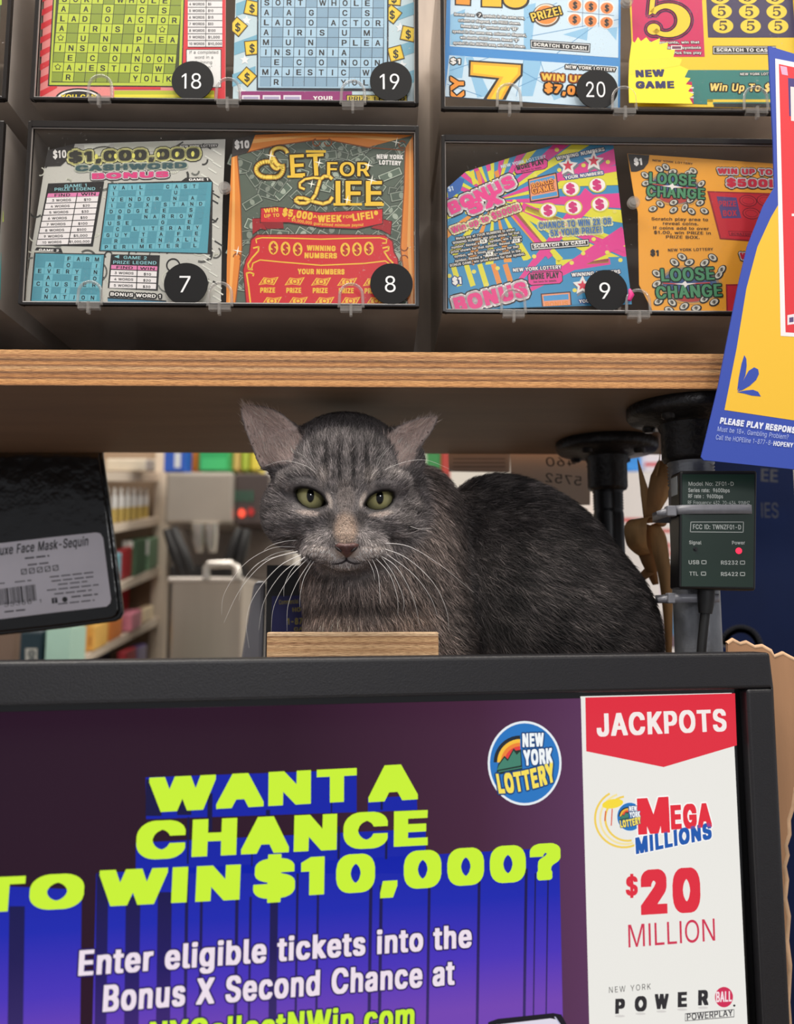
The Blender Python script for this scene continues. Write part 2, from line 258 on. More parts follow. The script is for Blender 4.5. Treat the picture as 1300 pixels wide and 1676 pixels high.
'8': '453|203-7-42 8-48 22-36 34-21 41-4 52 6 30 10 22 36 42 47 22-35 18-24 24-18 38-4 48 8 34 10 20 17 21 24 20 26 14 32 10 64 2 46-12 35-21 23-23 21-37 6-28 0-26-8-34-29-43-43-25 46-22 30-32 14-26 8-28 0-42-8-30-16-28-19-21-24-18-50-20-36-6;208 50 33-1 38 8 30 18 21 27 6 22 0 32-6 20-23 31-32 20-34 8-30 0-34-8-39-27-20-34-2-42 6-22 11-17 34-26;202 292 45-1 22 6 31 23 16 28 2 44-8 26-22 24-25 13-18 4-38 0-22-6-22-12-14-14-11-19-4-16 0-34 10-28 27-27|183-17-42 8-48 22-36 34-21 41-4 22 0 50 6 30 24 42 22 22 21 12-32 31-15 27-8 34 2 58 16 42 16 20 25 21 26 14 46 12 102-2 34-10 35-21 23-23 21-37 6-28 0-46-4-22-21-41-30-29 21-12 22-22 22-36 8-30 0-60-8-30-16-28-19-21-24-18-34-16-36-8;214 62 33 1 40 20 21 25 8 26-2 22-20 34-23 19-38 14-36-6-31-19-20-24-10-28 6-34 12-18 33-25;222 302 27 5 22 14 19 23 8 24-2 24-12 24-23 21-34 12-44-18-19-21-10-28 2-24 14-26 21-19|165-23-42 8-48 22-36 34-21 41-4 22 0 62 6 30 23 41 34 31-23 24-20 46-2 72 4 22 14 32 21 25 30 22 32 14 30 6 126 0 30-6 52-28 22-22 21-37 6-28-2-72-14-36-29-34 34-31 21-35 8-30-2-84-14-34-16-22-23-21-36-20-62-14;224 70 17 3 30 18 19 23 8 26-6 20-16 24-23 19-24 10-14-2-32-20-19-23-10-28 6-22 12-18 33-25;220 314 11-1 22 14 19 23 8 24-14 36-17 17-22 10-18-6-21-19-16-36 15-37 15-15|147-45-42 8-48 22-36 34-21 41-4 22 2 118 14 40 24 30-14 26-8 34 0 102 4 22 14 32 21 25 30 22 32 14 30 6 162 0 30-6 32-14 41-35 16-24 10-30 2-114-8-34-14-26 24-30 16-46-2-128-14-34-16-22-35-29-34-16-52-10;222 98 30 14 20 26-14 24-31 23-26-16-21-29 19-27;224 344 11 5 19 25-5 13-22 20-21-17-8-14 7-15',
'9': '453|133 0 139 207-35-11-46 0-44 12-38 26-27 35-14 38-4 62 6 34 16 36 15 21 19 19 25 17 40 16 26 4 30 0 34-6 56-30 22-22 23-39 12-46 0-48-6-30-12-34-30-56-138-202-5-3;206 245 37-1 42 16 25 27 16 40 0 44-10 34-25 33-38 20-40 2-30-8-16-10-25-27-16-42 0-40 16-46 29-29|111-9-1 20 119 174-58 1-34 8-29 15-33 31-21 37-10 46 0 56 8 40 30 52 27 25 38 20 44 10 70 0 40-8 30-14 23-17 20-20 26-48 8-36 0-68-14-54-48-88-125-181;218 257 17-1 32 16 29 35 10 32-4 42-14 28-19 21-38 18-32-8-31-27-16-28-6-24 4-38 12-26 28-28|93-15-1 32 111 162-50 1-44 12-38 26-21 25-18 40-6 34 0 68 12 50 19 33 24 26 26 18 40 16 26 4 106 0 50-12 31-17 30-28 30-56 6-30 0-80-18-64-44-78-126-182;224 267 23 9 20 20 13 21 8 28-4 30-14 28-18 20-25 14-23-12-19-19-15-27-6-24 4-26 12-26 20-22|75-37-1 76 80 118-47 7-34 16-25 21-26 38-14 56 0 112 12 50 19 33 24 26 26 18 40 16 26 4 142 0 50-12 31-17 31-29 23-39 10-32 2-138-18-64-44-78-126-182;224 299 6 0 19 19 17 33-15 31-24 23-24-21-16-33 12-27',
':': '188|87-4-16 6-15 15-6 16 0 16 10 22 11 9 14 6 20 0 12-4 17-15 6-14 0-24-7-15-16-14;83 272-15 7-14 16-4 14 2 24 11 16 12 9 14 4 22-2 23-17 6-16 0-24-8-14-17-15|67-14-24 13-13 22 0 38 11 23 24 14 60 0 19-9 16-24 0-44-7-15-16-14-14-4;63 262-23 15-10 22 0 34 13 26 26 13 52 0 26-12 13-23 0-42-8-16-25-17|49-20-24 13-13 22 0 50 12 24 23 13 96 0 27-17 8-16 0-56-15-23-22-10;45 256-23 15-10 22 0 46 13 26 26 13 88 0 18-6 14-12 7-17 0-54-6-14-12-12-15-7|31-42-24 13-13 24 0 92 12 24 23 13 132 0 27-17 8-16 0-100-15-23-22-10;27 234-23 15-10 22 0 90 13 26 26 13 124 0 18-6 13-11 8-18 0-98-17-25-16-8',
'?': '358|154-4-19 9-12 14-4 12 0 20 4 12 13 15 18 8 16 0 18-6 14-14 7-19 0-14-6-16-15-15-18-6;132 153 1 42 10 42 23 31 51 35 30 30 14 34-2 42-12 22-12 12-23 13-24 6-34-2-32-16-23-31-9-35-62 1 5 42 12 26 20 26 23 19 24 12 50 12 32 0 34-6 51-27 30-36 14-44 0-44-4-20-10-24-16-22-82-66-12-22-7-52|134-14-20 10-15 23-2 30 11 31 14 12 14 4 54 0 19-7 14-14 6-18 0-34-7-17-14-14-16-6;112 143 1 62 10 42 23 31 51 35 29 29 15 33-2 24-12 22-12 12-39 17-26-10-18-16-13-21-7-34-102-1-3 31 6 32 12 26 20 26 23 19 24 12 50 12 72 0 46-10 30-16 16-14 17-19 14-28 6-26 0-64-6-26-24-40-82-66-12-22-7-52|116-20-20 10-15 25 0 52 16 26 21 9 90 0 18-6 14-14 7-19 0-46-6-16-14-14-19-7;94 137 1 74 10 42 23 31 72 54 19 29 4 16-2 10-17 27-28 18-16-10-17-19-10-24-3-22-138-1-3 3 2 54 16 44 20 26 23 19 24 12 36 10 122 2 34-6 32-14 36-30 17-27 8-24 2-88-14-44-31-37-66-50-13-23-7-52|98-42-12 4-14 12-11 31 0 72 4 20 11 16-1 82 6 62 10 26 12 16 71 53 23 31-8 12-13 9-21-29-9-35-174 1-1 86 6 32 12 26 23 29 20 16 48 20 26 4 144 0 34-6 52-28 23-25 14-28 6-26 0-120-4-20-10-24-16-22-16-16-55-39-23-33-6-52 10-12 6-18 0-90-7-17-14-14-18-6',
'A': '480|19 0 3 19 176 484 5 5 72 0 186-507-66 0-52 141-206 0-52-141;156 199 167 0-84 253|-3-9-1 18 6 20 179 488 114 1 187-503-1-24-106 0-52 141-166 0-52-141;246 209 47-1 3 3-57 165-57-163 3-3|-21-15-1 30 6 20 179 488 150 1 187-503-1-36-142 0-51 140-131 1-52-141;264 215 9 0 1 4-35 95-33-97|-39-37-1 76 185 506 186 1 187-503-1-80-178 0-51 140-95 1-52-141',
'B': '456|60 1 0 506 212 1 24-4 40-16 35-31 18-30 8-32 0-44-6-24-14-22-29-25-33-15 33-11 27-17 19-21 15-25 8-30 0-46-14-44-31-37-26-16-36-12-40-6;126 57 146 1 48 14 25 25 10 30-2 32-12 28-15 17-22 16-34 10-144-1;126 285 132 1 42 16 19 17 16 34 0 34-10 28-23 23-34 12-142 1|40-9 0 526 252 1 24-4 40-16 23-19 22-26 16-48 0-64-6-24-14-22-35-28 45-32 18-26 10-26 2-78-6-26-14-28-23-25-24-16-24-10-38-8;146 67 106 1 48 14 20 18 13 25 0 24-12 28-25 25-34 16-116 1;146 295 92 1 42 16 18 16 15 27 2 22-10 28-23 23-32 12-104 1|22-15 0 538 288 1 48-12 22-12 29-27 10-14 16-48 0-76-4-18-15-27-24-23 22-15 19-21 14-24 8-30 0-78-10-36-14-24-20-20-23-15-24-10-38-8;164 73 70 1 36 8 19 11 18 20 8 20-2 18-17 29-18 16-26 14-20 4-68-1;164 301 58 1 20 6 30 18 17 21 8 24-4 16-14 22-15 13-32 12-68 1|4-37 0 582 324 1 48-12 22-12 29-27 10-14 16-48 0-120-6-24-11-18 25-34 12-38 0-122-10-36-14-24-20-20-23-15-24-10-38-8;182 95 34 1 36 8 28 20 9 11 0 6-19 25-26 18-30 8-32-1;182 325 22-1 40 16 19 17 8 12-2 8-16 18-23 13-30 6-18-1',
'C': '510|247-7-44 8-44 18-32 22-37 39-26 46-16 48-8 56 2 70 10 50 24 56 24 34 29 29 28 20 42 18 40 8 56 0 66-18 44-28 27-27 18-26 18-44 3-24-62 0-9 28-20 32-35 29-34 14-20 4-46 0-28-6-26-12-28-20-21-23-18-30-16-50-4-28 0-64 8-44 10-28 26-42 37-33 42-18 56-4 38 8 42 24 29 33 17 41 60 0 3-7-10-34-16-32-16-22-39-35-32-18-28-10-46-8|227-17-44 8-54 24-49 43-24 34-24 56-10 52-2 88 6 46 12 44 32 60 39 41 28 20 42 18 40 8 108-2 44-12 26-12 28-20 27-27 30-52 10-36-1-26-102 0-9 28-20 32-35 29-34 14-20 4-18-2-42-16-28-20-20-22-19-31-12-34-8-44 0-44 8-44 10-28 25-41 25-25 23-15 44-14 18 0 24 6 41 23 30 34 17 41 100 0 3-27-16-48-18-30-29-31-30-22-30-14-48-12|209-23-44 8-54 24-49 43-24 34-24 56-12 72 0 80 12 72 24 56 24 34 30 30 47 29 62 16 132 0 32-6 60-26 52-50 19-33 10-28 4-18-1-38-138 0-15 40-26 32-23 17-34 14-28-6-32-18-23-21-18-24-18-38-10-42-2-48 14-62 22-42 31-33 24-16 34-12 26 8 32 20 29 33 17 41 138-1-1-48-16-42-24-36-38-34-33-19-44-14-30-4|191-45-62 14-49 27-45 45-27 47-16 48-8 56 0 124 6 46 12 44 32 60 39 41 28 20 42 18 40 8 168 0 56-14 26-12 28-20 27-27 18-26 22-62-1-82-174 0-9 28-20 32-35 29-16 8-10 0-44-28-20-22-19-31-18-62 6-48 18-44 18-26 25-25 38-20 30 14 29 27 27 55 174-1 1-82-6-24-12-28-24-36-38-34-33-19-44-14-30-4',
'D': '502|60 1 0 506 198 1 68-16 38-20 43-39 16-22 22-46 14-58 2-88-4-28-12-46-20-42-22-30-38-34-39-21-30-10-54-8;126 57 120 1 46 10 48 28 18 18 21 33 12 34 8 50 0 48-8 50-12 34-21 33-27 25-29 17-62 14-114-1|40-9 0 526 238 1 68-16 38-20 43-39 16-22 26-58 12-62 0-92-6-38-14-46-28-50-49-47-38-20-30-10-54-8;146 67 80 1 56 14 29 17 26 24 26 44 16 74 0 28-8 50-12 34-21 33-27 25-29 17-62 14-74-1|22-15 0 538 274 1 68-16 55-33 34-36 26-48 14-44 6-40 0-104-6-40-14-44-16-32-21-29-22-22-28-20-28-14-52-14-32-4;164 73 68 5 32 10 29 17 26 24 18 26 20 62 4 30-4 46-20 62-18 26-26 24-29 17-34 10-28 4-36 0-3-3|4-37 0 582 310 1 68-16 55-33 34-36 26-48 14-44 6-40 0-148-4-28-16-56-16-32-21-29-22-22-28-20-58-24-34-6;182 97 54 9 48 28 18 18 21 33 18 68-14 62-26 44-26 24-29 17-62 14-3-3',
'E': '419|60 1 0 506 310 0 3-18-5-37-242-1 0-164 226-1 3-3 0-52-3-3-226-1-1-168 3-3 244 0 3-3-1-52|40-9 0 526 350 0 3-38-5-37-242-1 0-144 226-1 3-3 0-72-3-3-226-1-1-148 3-3 244 0 3-3-1-72|22-15 0 538 386 0 3-16-3-70-244-2 0-132 228-2 1-86-3-3-226-1-1-136 3-3 246-1 0-86|4-37 0 582 422 0 3-16-3-114-242-1-3-3 1-86 228-2 0-132-228-2-1-92 3-3 246-1 0-130',
'F': '410|60 1 0 506 308 0 1-52-3-3-240-1 0-172 216-1 5-19-2-36-3-3-216-1-1-216-3-3|40-9 0 526 348 0 1-72-3-3-240-1 0-152 218-2 3-18-2-56-3-3-216-1-2-218|22-15 0 538 384 0 0-86-240-1-3-3 1-138 218-2 3-18-3-70-218-2-2-218|4-37 0 582 420 0 0-130-240-1-3-3 1-94 218-2 0-132-218-2-2-218',
'G': '520|247-7-44 8-52 22-34 26-26 30-23 37-16 42-10 50-2 70 8 58 16 48 29 49 30 32 26 20 48 22 40 8 56 0 62-16 24-12 32-24 26-28 15-23 14-30 7-32-64 0-23 46-27 29-28 18-24 8-20 4-44 0-32-8-28-14-33-29-16-22-18-38-10-42-3-48 3-46 6-30 18-44 18-26 37-33 52-20 48-2 26 4 32 12 18 12 23 23 26 52 4 40-3 3-128 1 0 54 194 0 1-74-8-46-20-46-28-36-16-14-49-29-30-10-40-6|227-17-44 8-52 22-43 35-30 40-26 60-10 50-2 90 4 36 16 60 20 40 22 30 47 41 48 22 40 8 110-2 38-10 34-16 49-41 24-34 14-30 8-30-1-22-104 0-23 46-27 29-28 18-24 8-20 4-14-2-50-20-33-29-16-22-18-38-8-30-4-28 0-44 8-44 10-28 26-42 37-33 24-12 30-8 32 2 42 18 31 29 20 34 10 38-3 3-128 1 0 74 232 1 3-3-2-110-12-46-14-28-28-36-37-29-38-18-42-10|209-23-62 14-46 24-31 27-40 58-22 66-6 48 0 80 8 58 16 48 28 48 31 33 26 20 48 22 40 8 132 0 26-4 60-24 50-42 23-33 14-30 8-30-1-34-140 0-23 46-28 30-37 21-16 4-18-4-28-14-33-29-16-22-18-38-10-42-2-48 14-62 22-42 31-33 38-22 26-6 42 18 31 29 20 34 7 28-128 2 0 86 268 1 3-3 0-104-8-46-20-46-28-36-37-29-28-14-30-10-40-6|191-45-62 14-47 25-41 39-35 59-16 52-6 48 2 146 18 74 32 58 31 33 26 20 48 22 40 8 168 0 52-12 34-16 32-24 26-28 15-23 22-60-1-78-176 0-31 56-39 33-20 6-42-26-22-24-19-31-18-62 6-48 18-44 18-26 25-25 42-20 34 18 24 24 9 17-111 2 0 130 306 0 1-150-14-64-14-28-29-37-36-28-38-18-60-12',
'H': '517|60 1 0 506 62 1 3-3 1-216 262-1 3 3 2 62-2 152 3 3 62-1 0-506-62-1-3 3-1 228-262 1-3-3 0-226-3-3|40-9 0 526 104 0 2-218 222-1 3 3 2 60-1 156 104 0 0-526-104 0-2 230-222 1-3-3-1-228|22-15 0 538 140 0 2-216 186-3 3 3 1 216 140 0 0-538-140 0-2 230-186 1-3-3-1-228|4-37 0 582 176 0 2-216 150-1 3 3 1 214 176 0 0-582-176 0-2 230-150 1-3-3-1-228',
'I': '186|60 2-1 502 3 3 60 0 3-3 0-500-3-3|40-8-1 522 3 3 100 0 3-3 0-520-3-3|22-14-1 534 3 3 136 0 3-3 0-532-3-3|4-36-1 578 3 3 172 0 3-3 0-576-3-3',
'J': '396|167-7-50 12-29 17-23 21-11 15-16 38-6 74 3 3 62-1 1-42 6-28 14-24 27-21 22-6 36 0 32 12 17 15 14 24 6 28 0 376 3 3 58 0 3-3 0-378-6-36-17-37-38-38-46-20|147-17-40 8-26 12-22 16-21 23-14 26-10 40-1 74 104 0 5-64 10-22 15-17 18-12 20-5 38 17 23 33 6 28 0 376 3 3 100-1 1-400-10-48-20-34-22-22-31-19-52-12|129-23-40 8-26 12-22 16-25 29-10 20-10 40-1 86 140 0 3-54 16-38 29-23 22 12 23 33 6 28 1 378 138 0 1-412-10-48-13-25-28-30-42-24-42-8|111-45-40 8-26 12-22 16-25 29-10 20-10 40-1 130 176 0 5-64 15-29 14-10 23 33 6 28 1 378 174 0 1-456-10-48-13-25-28-30-42-24-42-8',
'K': '467|60 1 0 506 62 1 3-3 1-259 49 59 188 202 83 0-203-220 205-286-77 0-173 242-73-76-1-166|40-9 0 526 104 0 2-211 198 212 122-1-1-22-193-208 197-276-1-20-117 0-155 218-51-52-1-166|22-15 0 538 140 0 2-171 162 172 158-1 0-33-189-205 192-268-1-32-152-1-142 198-29-33-1-164|4-37 0 582 176 0 2-133 126 134 194-1 1-76-173-186 175-244-1-76-188-1-126 175-9-10-1-164',
'L': '393|60 1-1 504 3 3 60 0 3-3 1-448 232-1 3-3 0-50-3-3|40-9-1 524 3 3 100 0 3-3 1-448 232-1 3-3 0-70-3-3|22-15-1 536 3 3 136 0 3-3 1-448 234-2 1-84-3-3|4-37-1 580 3 3 172 0 3-3 1-448 234-2 1-128-3-3',
'M': '628|60 1 0 506 92 0 129-328 33-103 37 111 125 320 90 0 3-156-3-350-60-1-3 3 3 428-53-150-111-280-54-1-119 291-49 141 1-429-3-3|40-9 0 526 132 0 142-367 142 367 130 0 3-212-3-314-102 0-2 304-120-304-94-1-126 309-1-306-3-3|22-15 0 538 168 0 124-316 124 316 166 0 3-224-3-314-138 0-2 211-84-211-132 0-88 218-2-218|4-37 0 582 204 0 106-270 106 270 202 0 3-268-3-314-174 0-2 119-48-119-166-1-54 129-2-128',
'N': '523|60 1 0 506 78-1 221-347 43-79-3 425 3 3 60-1 0-506-72-1-6 4-181 283-81 137 3-421-3-3|40-9 0 526 118-1 220-344 1 343 3 3 100-1 0-526-112-1-5 3-221 349 1-349-3-3|22-15 0 538 153 0 185-289 2 289 138 0 0-538-152 1-184 286-2-287|4-37 0 582 188 1 150-234 2 233 174 0 0-582-186-1-150 232-2-231',
'O': '533|247-7-44 8-44 18-32 22-35 37-28 48-16 48-8 56 2 70 10 50 22 52 27 39 28 28 28 20 42 18 40 8 56 0 40-8 42-18 38-30 39-47 22-46 12-46 4-30 0-72-12-64-12-32-27-45-34-36-32-22-44-18-46-8;248 54 33-1 32 6 52 28 29 31 20 38 10 32 6 42-4 80-10 38-14 30-24 32-19 17-32 18-38 10-44 0-28-6-24-10-28-20-26-30-15-25-12-34-8-44 2-80 10-42 16-34 14-20 39-35 24-12|227-17-44 8-54 24-47 41-28 40-22 52-10 52-2 88 6 46 18 58 28 48 37 39 28 20 42 18 40 8 110-2 48-14 39-23 36-34 28-40 20-48 12-64 0-92-4-28-12-48-16-36-28-40-35-33-38-22-46-14-28-4;256 66 19-1 30 8 31 17 30 28 32 58 12 64-2 48-6 32-10 28-22 38-17 19-26 20-20 10-38 10-32-6-24-10-39-31-30-44-12-34-8-44 4-70 8-32 16-34 14-20 26-26 23-15|209-23-44 8-54 24-47 41-28 40-22 52-12 72 0 80 12 72 22 52 28 40 28 28 47 29 62 16 132 0 40-8 42-18 46-38 31-39 22-46 16-76 0-104-12-64-20-48-19-29-34-36-32-22-26-12-46-12;264 74 23 5 30 16 38 38 27 55 10 58-6 60-22 56-24 32-18 16-33 19-20 6-20-4-28-14-38-36-29-53-12-58 4-60 8-30 16-34 14-20 26-26 23-15|191-45-62 14-49 27-43 43-29 49-16 48-8 56 0 124 6 46 12 44 16 34 28 40 37 35 48 26 52 12 168 0 52-12 48-26 37-35 28-40 20-48 12-64 0-148-16-76-16-36-28-40-34-32-39-23-44-14-30-4;264 102 36 16 37 37 25 49 10 46-6 42-20 48-29 37-26 20-22 10-37-17-37-39-23-45-10-42 6-48 20-48 14-20 25-25',
'P': '445|60 1 0 506 206 1 32-6 30-12 29-19 16-16 16-22 12-28 8-40 0-34-6-34-16-38-18-24-18-16-23-15-26-10-46-8-130-1-2-184;126 243 124-1 36 8 26 16 19 23 12 36 0 46-6 24-12 20-25 23-36 12-138 1|40-9 0 526 246 1 50-12 26-14 31-27 16-22 18-54 0-82-10-38-10-20-18-24-18-16-23-15-26-10-46-8-130-1-2-184;146 253 96 1 36 12 21 17 20 34 4 44-12 36-23 25-20 12-38 8-84-1|22-15 0 538 282 1 50-12 33-19 24-22 16-22 12-28 8-40 0-66-4-24-8-28-19-33-14-16-26-20-52-20-30-4-130-1-2-184;164 259 48-1 36 8 26 16 19 23 12 36-4 32-13 25-26 24-24 10-26 4-48-1|4-37 0 582 318 1 50-12 33-19 24-22 16-22 12-28 8-40-2-124-10-38-19-33-14-16-26-20-52-20-30-4-130-1-2-184;182 281 36 3 24 10 21 17 18 28 2 12-13 25-19 19-19 11-24 6-26 1',
'Q': '533|401-48-44 58-62-16-56 0-40 8-42 18-49 39-30 40-16 32-14 42-8 56 0 50 10 64 28 66 27 37 37 33 33 19 44 14 30 4 54-2 56-16 33-19 36-32 28-38 16-32 14-46 6-40 0-74-4-28-16-58-16-32-30-40-22-20 62-86;242 55 47-1 28 9-69 94 65 1 54-69 28 31 17 31 12 36 6 44 0 48-6 40-10 34-16 32-31 35-22 16-32 14-32 6-54-4-32-12-24-16-30-32-19-33-10-28-8-44 2-80 6-30 18-44 20-28 27-25 34-18|381-58-36 48-30-6-96 0-40 8-42 18-38 28-22 24-19 27-20 42-10 34-8 54 0 70 10 64 28 66 28 38 37 33 42 22 64 14 76 0 64-14 42-22 37-33 28-38 16-32 14-46 6-40-2-110-18-70-28-50-30-34 54-74 0-18-3-3;262 65 19 1 3 5-58 76 1 20 106 1 36-45 27 48 14 70-6 70-10 32-16 32-41 43-32 18-30 8-28-2-32-12-23-15-24-24-30-52-14-62 2-60 6-30 18-44 20-28 27-25 34-18|363-64-32 42-130 0-40 8-42 18-38 28-22 24-19 27-20 42-10 34-8 54 0 82 10 64 28 66 28 38 37 33 42 22 64 14 112 0 64-14 42-22 37-33 28-38 16-32 14-46 6-40-2-122-18-70-16-32-37-48 49-66 0-30-3-3;254 77-46 64 1 32 140 1 18-19 17 40 8 52-2 34-8 40-22 48-40 42-33 19-20 6-44-18-38-34-29-51-14-62 0-34 6-36 20-52 37-45 26-18|345-86-32 42-130 0-40 8-42 18-38 28-22 24-19 27-26 60-12 70 0 126 8 56 12 38 30 54 33 37 36 26 44 18 46 8 148 0 30-4 44-14 33-19 37-33 27-37 26-62 10-56-2-166-18-70-35-60 31-42-1-76;186 171 4 0 3 25 162 0 5 3 12 60-14 56-30 50-26 24-33 19-40-20-25-25-30-52-12-48 0-18 6-30',
'R': '449|60 1 0 506 206 1 48-10 22-10 35-27 24-36 12-42 2-48-10-46-15-29-25-27-44-26 111-206-74 1-106 196-118 0-3-3-1-194;126 255 134 1 28 6 29 17 20 26 8 34-2 40-17 39-20 18-40 14-140 1|40-9 0 526 246 1 48-10 32-16 34-32 19-35 10-46 0-54-6-34-18-40-26-28-35-22 103-188-1-22-112-1-106 196-80 2-3-3-1-194;146 265 94 1 28 6 30 18 19 25 8 34-6 36-14 24-19 17-40 14-100 1|22-15 0 538 282 1 48-10 39-21 28-28 22-46 6-34 0-66-6-34-18-40-25-27-31-21 98-178-1-34-148-1-106 196-44 2-3-3-1-194;164 271 72 3 34 14 18 16 15 29 2 28-12 34-16 18-25 15-24 6-64 1|4-37 0 582 318 1 48-10 39-21 28-28 22-46 6-34 0-110-6-34-10-26-16-24-30-28 80-144-1-78-184-1-105 195-9 3-3-3-1-194;182 295 22-1 28 6 29 17 16 18 6 22-13 23-20 18-38 14-30 1',
'S': '447|199-9-38 6-30 10-50 32-31 45-11 52 64 0 11-36 10-14 23-19 46-16 48-2 44 10 28 16 13 13 18 32 2 28-4 16-13 19-36 24-136 40-61 33-23 23-13 23-8 34 0 26 6 30 16 32 21 23 24 18 34 16 32 8 72 2 54-14 42-26 20-20 17-27 10-34-1-16-62 0-11 36-29 27-44 16-44 2-42-10-21-13-16-16-14-30 2-38 25-29 26-16 142-42 51-29 23-23 17-29 6-30 0-30-16-52-14-20-35-31-32-16-36-10|179-19-38 6-30 10-24 12-31 25-18 24-12 26-8 36 1 26 104 0 11-36 18-22 43-23 40-4 46 16 25 21 18 30 2 12-4 14-13 19-36 24-136 40-62 34-23 23-16 34-4 22 2 60 8 26 22 34 23 21 36 20 56 14 98 0 24-4 50-20 42-36 23-43 4-18-1-36-102 0-5 24-20 28-41 23-34 4-38-12-29-25-14-28 2-20 25-29 26-16 142-42 52-30 29-31 12-26 4-24-2-64-8-26-19-31-21-21-33-21-62-18|161-25-38 6-30 10-24 12-31 25-18 24-14 32-6 30 1 38 140 0 7-28 14-22 23-19 38-14 24 6 30 18 23 27 6 22-14 24-25 19-46 18-112 32-50 28-23 23-14 24-8 34 0 58 6 30 16 32 21 23 24 18 40 18 40 8 134 0 38-8 49-25 36-36 14-28 6-24-1-48-138 0-5 24-14 22-21 17-34 14-28-10-29-25-12-22 0-14 25-29 26-16 142-42 52-30 29-31 12-26 4-24 0-62-4-22-12-30-14-20-29-27-38-20-66-14|143-47-38 6-30 10-37 21-27 27-17 29-10 34-1 94 174 1 9-29 14-22 23-19 20-8 35 17 20 24-18 18-23 13-146 44-50 28-23 23-14 24-8 34 0 102 6 30 17 33 31 31 37 21 40 12 186 2 44-10 52-30 20-20 17-27 10-34-1-92-172-1-7 25-13 21-38 26-23-13-18-20 16-18 25-15 142-42 50-28 24-24 17-29 6-30 0-106-10-40-19-31-21-21-29-19-36-14-48-8',
'T': '449|194 1-1 448-3 3-158 1 0 54 384 0 0-54-158-2-1-448-3-3|174-9-1 448-3 3-158 1 0 74 424 0 0-74-158-2-1-448-3-3|156-15-1 448-3 3-158 1 0 86 460 0 0-86-156-1-3-3-1-448|138-37-1 448-3 3-158 1 0 130 496 0 0-130-156-1-3-3-1-448',
'U': '517|236-8-58 12-46 24-32 30-27 43-10 34-4 40 1 332 60 1 3-3 0-324 2-26 10-32 20-30 27-23 46-16 48-2 44 10 22 12 22 20 21 35 8 36 0 340 3 3 60-1 1-352-12-52-32-50-43-35-62-22|216-18-58 12-24 10-31 21-38 44-20 46-6 50 1 352 102 0 1-326 6-42 19-37 28-28 40-18 34-2 30 8 32 20 23 27 14 32 4 24 1 342 102 0 1-372-12-52-12-24-23-29-22-20-38-22-70-16|198-24-58 12-24 10-31 21-38 44-20 46-6 50 1 364 138 0 3-352 10-32 20-30 27-23 42-14 20 6 32 20 23 27 14 34 4 22 1 342 138 0 1-384-6-34-18-42-20-26-24-22-39-23-24-8-46-8|180-46-58 12-24 10-31 21-38 44-20 46-6 50 1 408 174 0 3-350 10-34 20-30 27-23 24-8 24 12 22 20 21 35 6 24 3 354 174 0 1-428-6-34-18-42-20-26-24-22-39-23-24-8-46-8',
'V': '480|205 0-187 507 63 1 5-3 108-302 47-146 151 446 5 5 64-1-181-504-5-3|185-10-187 501-1 26 104 1 5-3 135-383 134 385 106 0 1-20-4-14-178-490-5-3|167-16-187 501-1 38 144-1 118-329 116 330 142 0 1-32-4-14-178-490-5-3|149-38-189 507 1 76 179 0 101-278 98 278 178 0 1-78-182-502-5-3',
'W': '686|155 1-137 506 61 1 5-3 88-340 21-98 23 102 90 338 71 1 5-3 111-436 110 438 65 0-139-506-74 0-112 426-31-130-80-292-5-5|135-9-135 490-4 18 1 18 102 1 5-3 89-346 91 346 5 3 110 0 94-350 90 349 106 0-3-36-137-490-114 0-92 338-94-338|117-15-135 490-4 18 1 30 142-1 72-278 76 280 150-2 74-278 72 279 142 0 1-30-4-18-137-490-150 0-74 270-76-270|99-37-139 506 1 76 177 0 55-209 58 210 185-1 55-208 5 6 51 202 178 0 1-76-141-506-186 0-56 202-58-202',
'X': '474|21 0 1 7 178 252-168 248 73 0 105-154 27-48 136 202 70 0-167-244 178-262-73 1-83 117-61 98-61-98-83-117|-1-9-1 20 175 250-163 236 1 20 114 0 114-166 114 166 110 0 1-22-161-232 173-252-1-20-113 0-125 180-125-180|-19-15-1 32 170 244-158 230 1 32 150 0 96-138 96 138 146 0 1-34-157-226 169-246-1-32-148-1-108 153-108-153|-37-37-1 76 155 222-143 208 1 76 186 0 78-111 78 111 182 0 1-78-142-206 154-222-1-76-184-1-90 126-90-126',
'Y': '472|203 1-1 210-183 296 74-1 144-241 31 60 111 181 72 2-5-15-178-284-1-208|183-9-1 210-184 294 1 22 113 0 125-202 123 202 113 0-1-24-184-294-1-208|165-15-1 210-184 294 1 34 148 1 108-172 106 172 148-1-1-36-184-294-1-208|147-37-1 210-184 294 1 78 184 1 90-142 88 142 184-1 1-76-186-298-1-208',
'Z': '438|42 1-1 44 281 408-280-1-3 3 1 52 356 0 1-46-281-404 280-1 3-3-1-52|22-9-1 64 264 384-3 3-260 0-3 3 1 72 396 0 1-66-265-384 264-1 3-3-1-72|4-15-1 76 256 372-3 3-254 1 0 86 432 0 1-78-257-372 258-2 0-86|-14-37-1 120 225 330-226 2 0 130 468 0 1-122-225-328 226-2 0-130',
'_': '319|1-55-1 52 3 3 312 0 5-15-5-41|||',
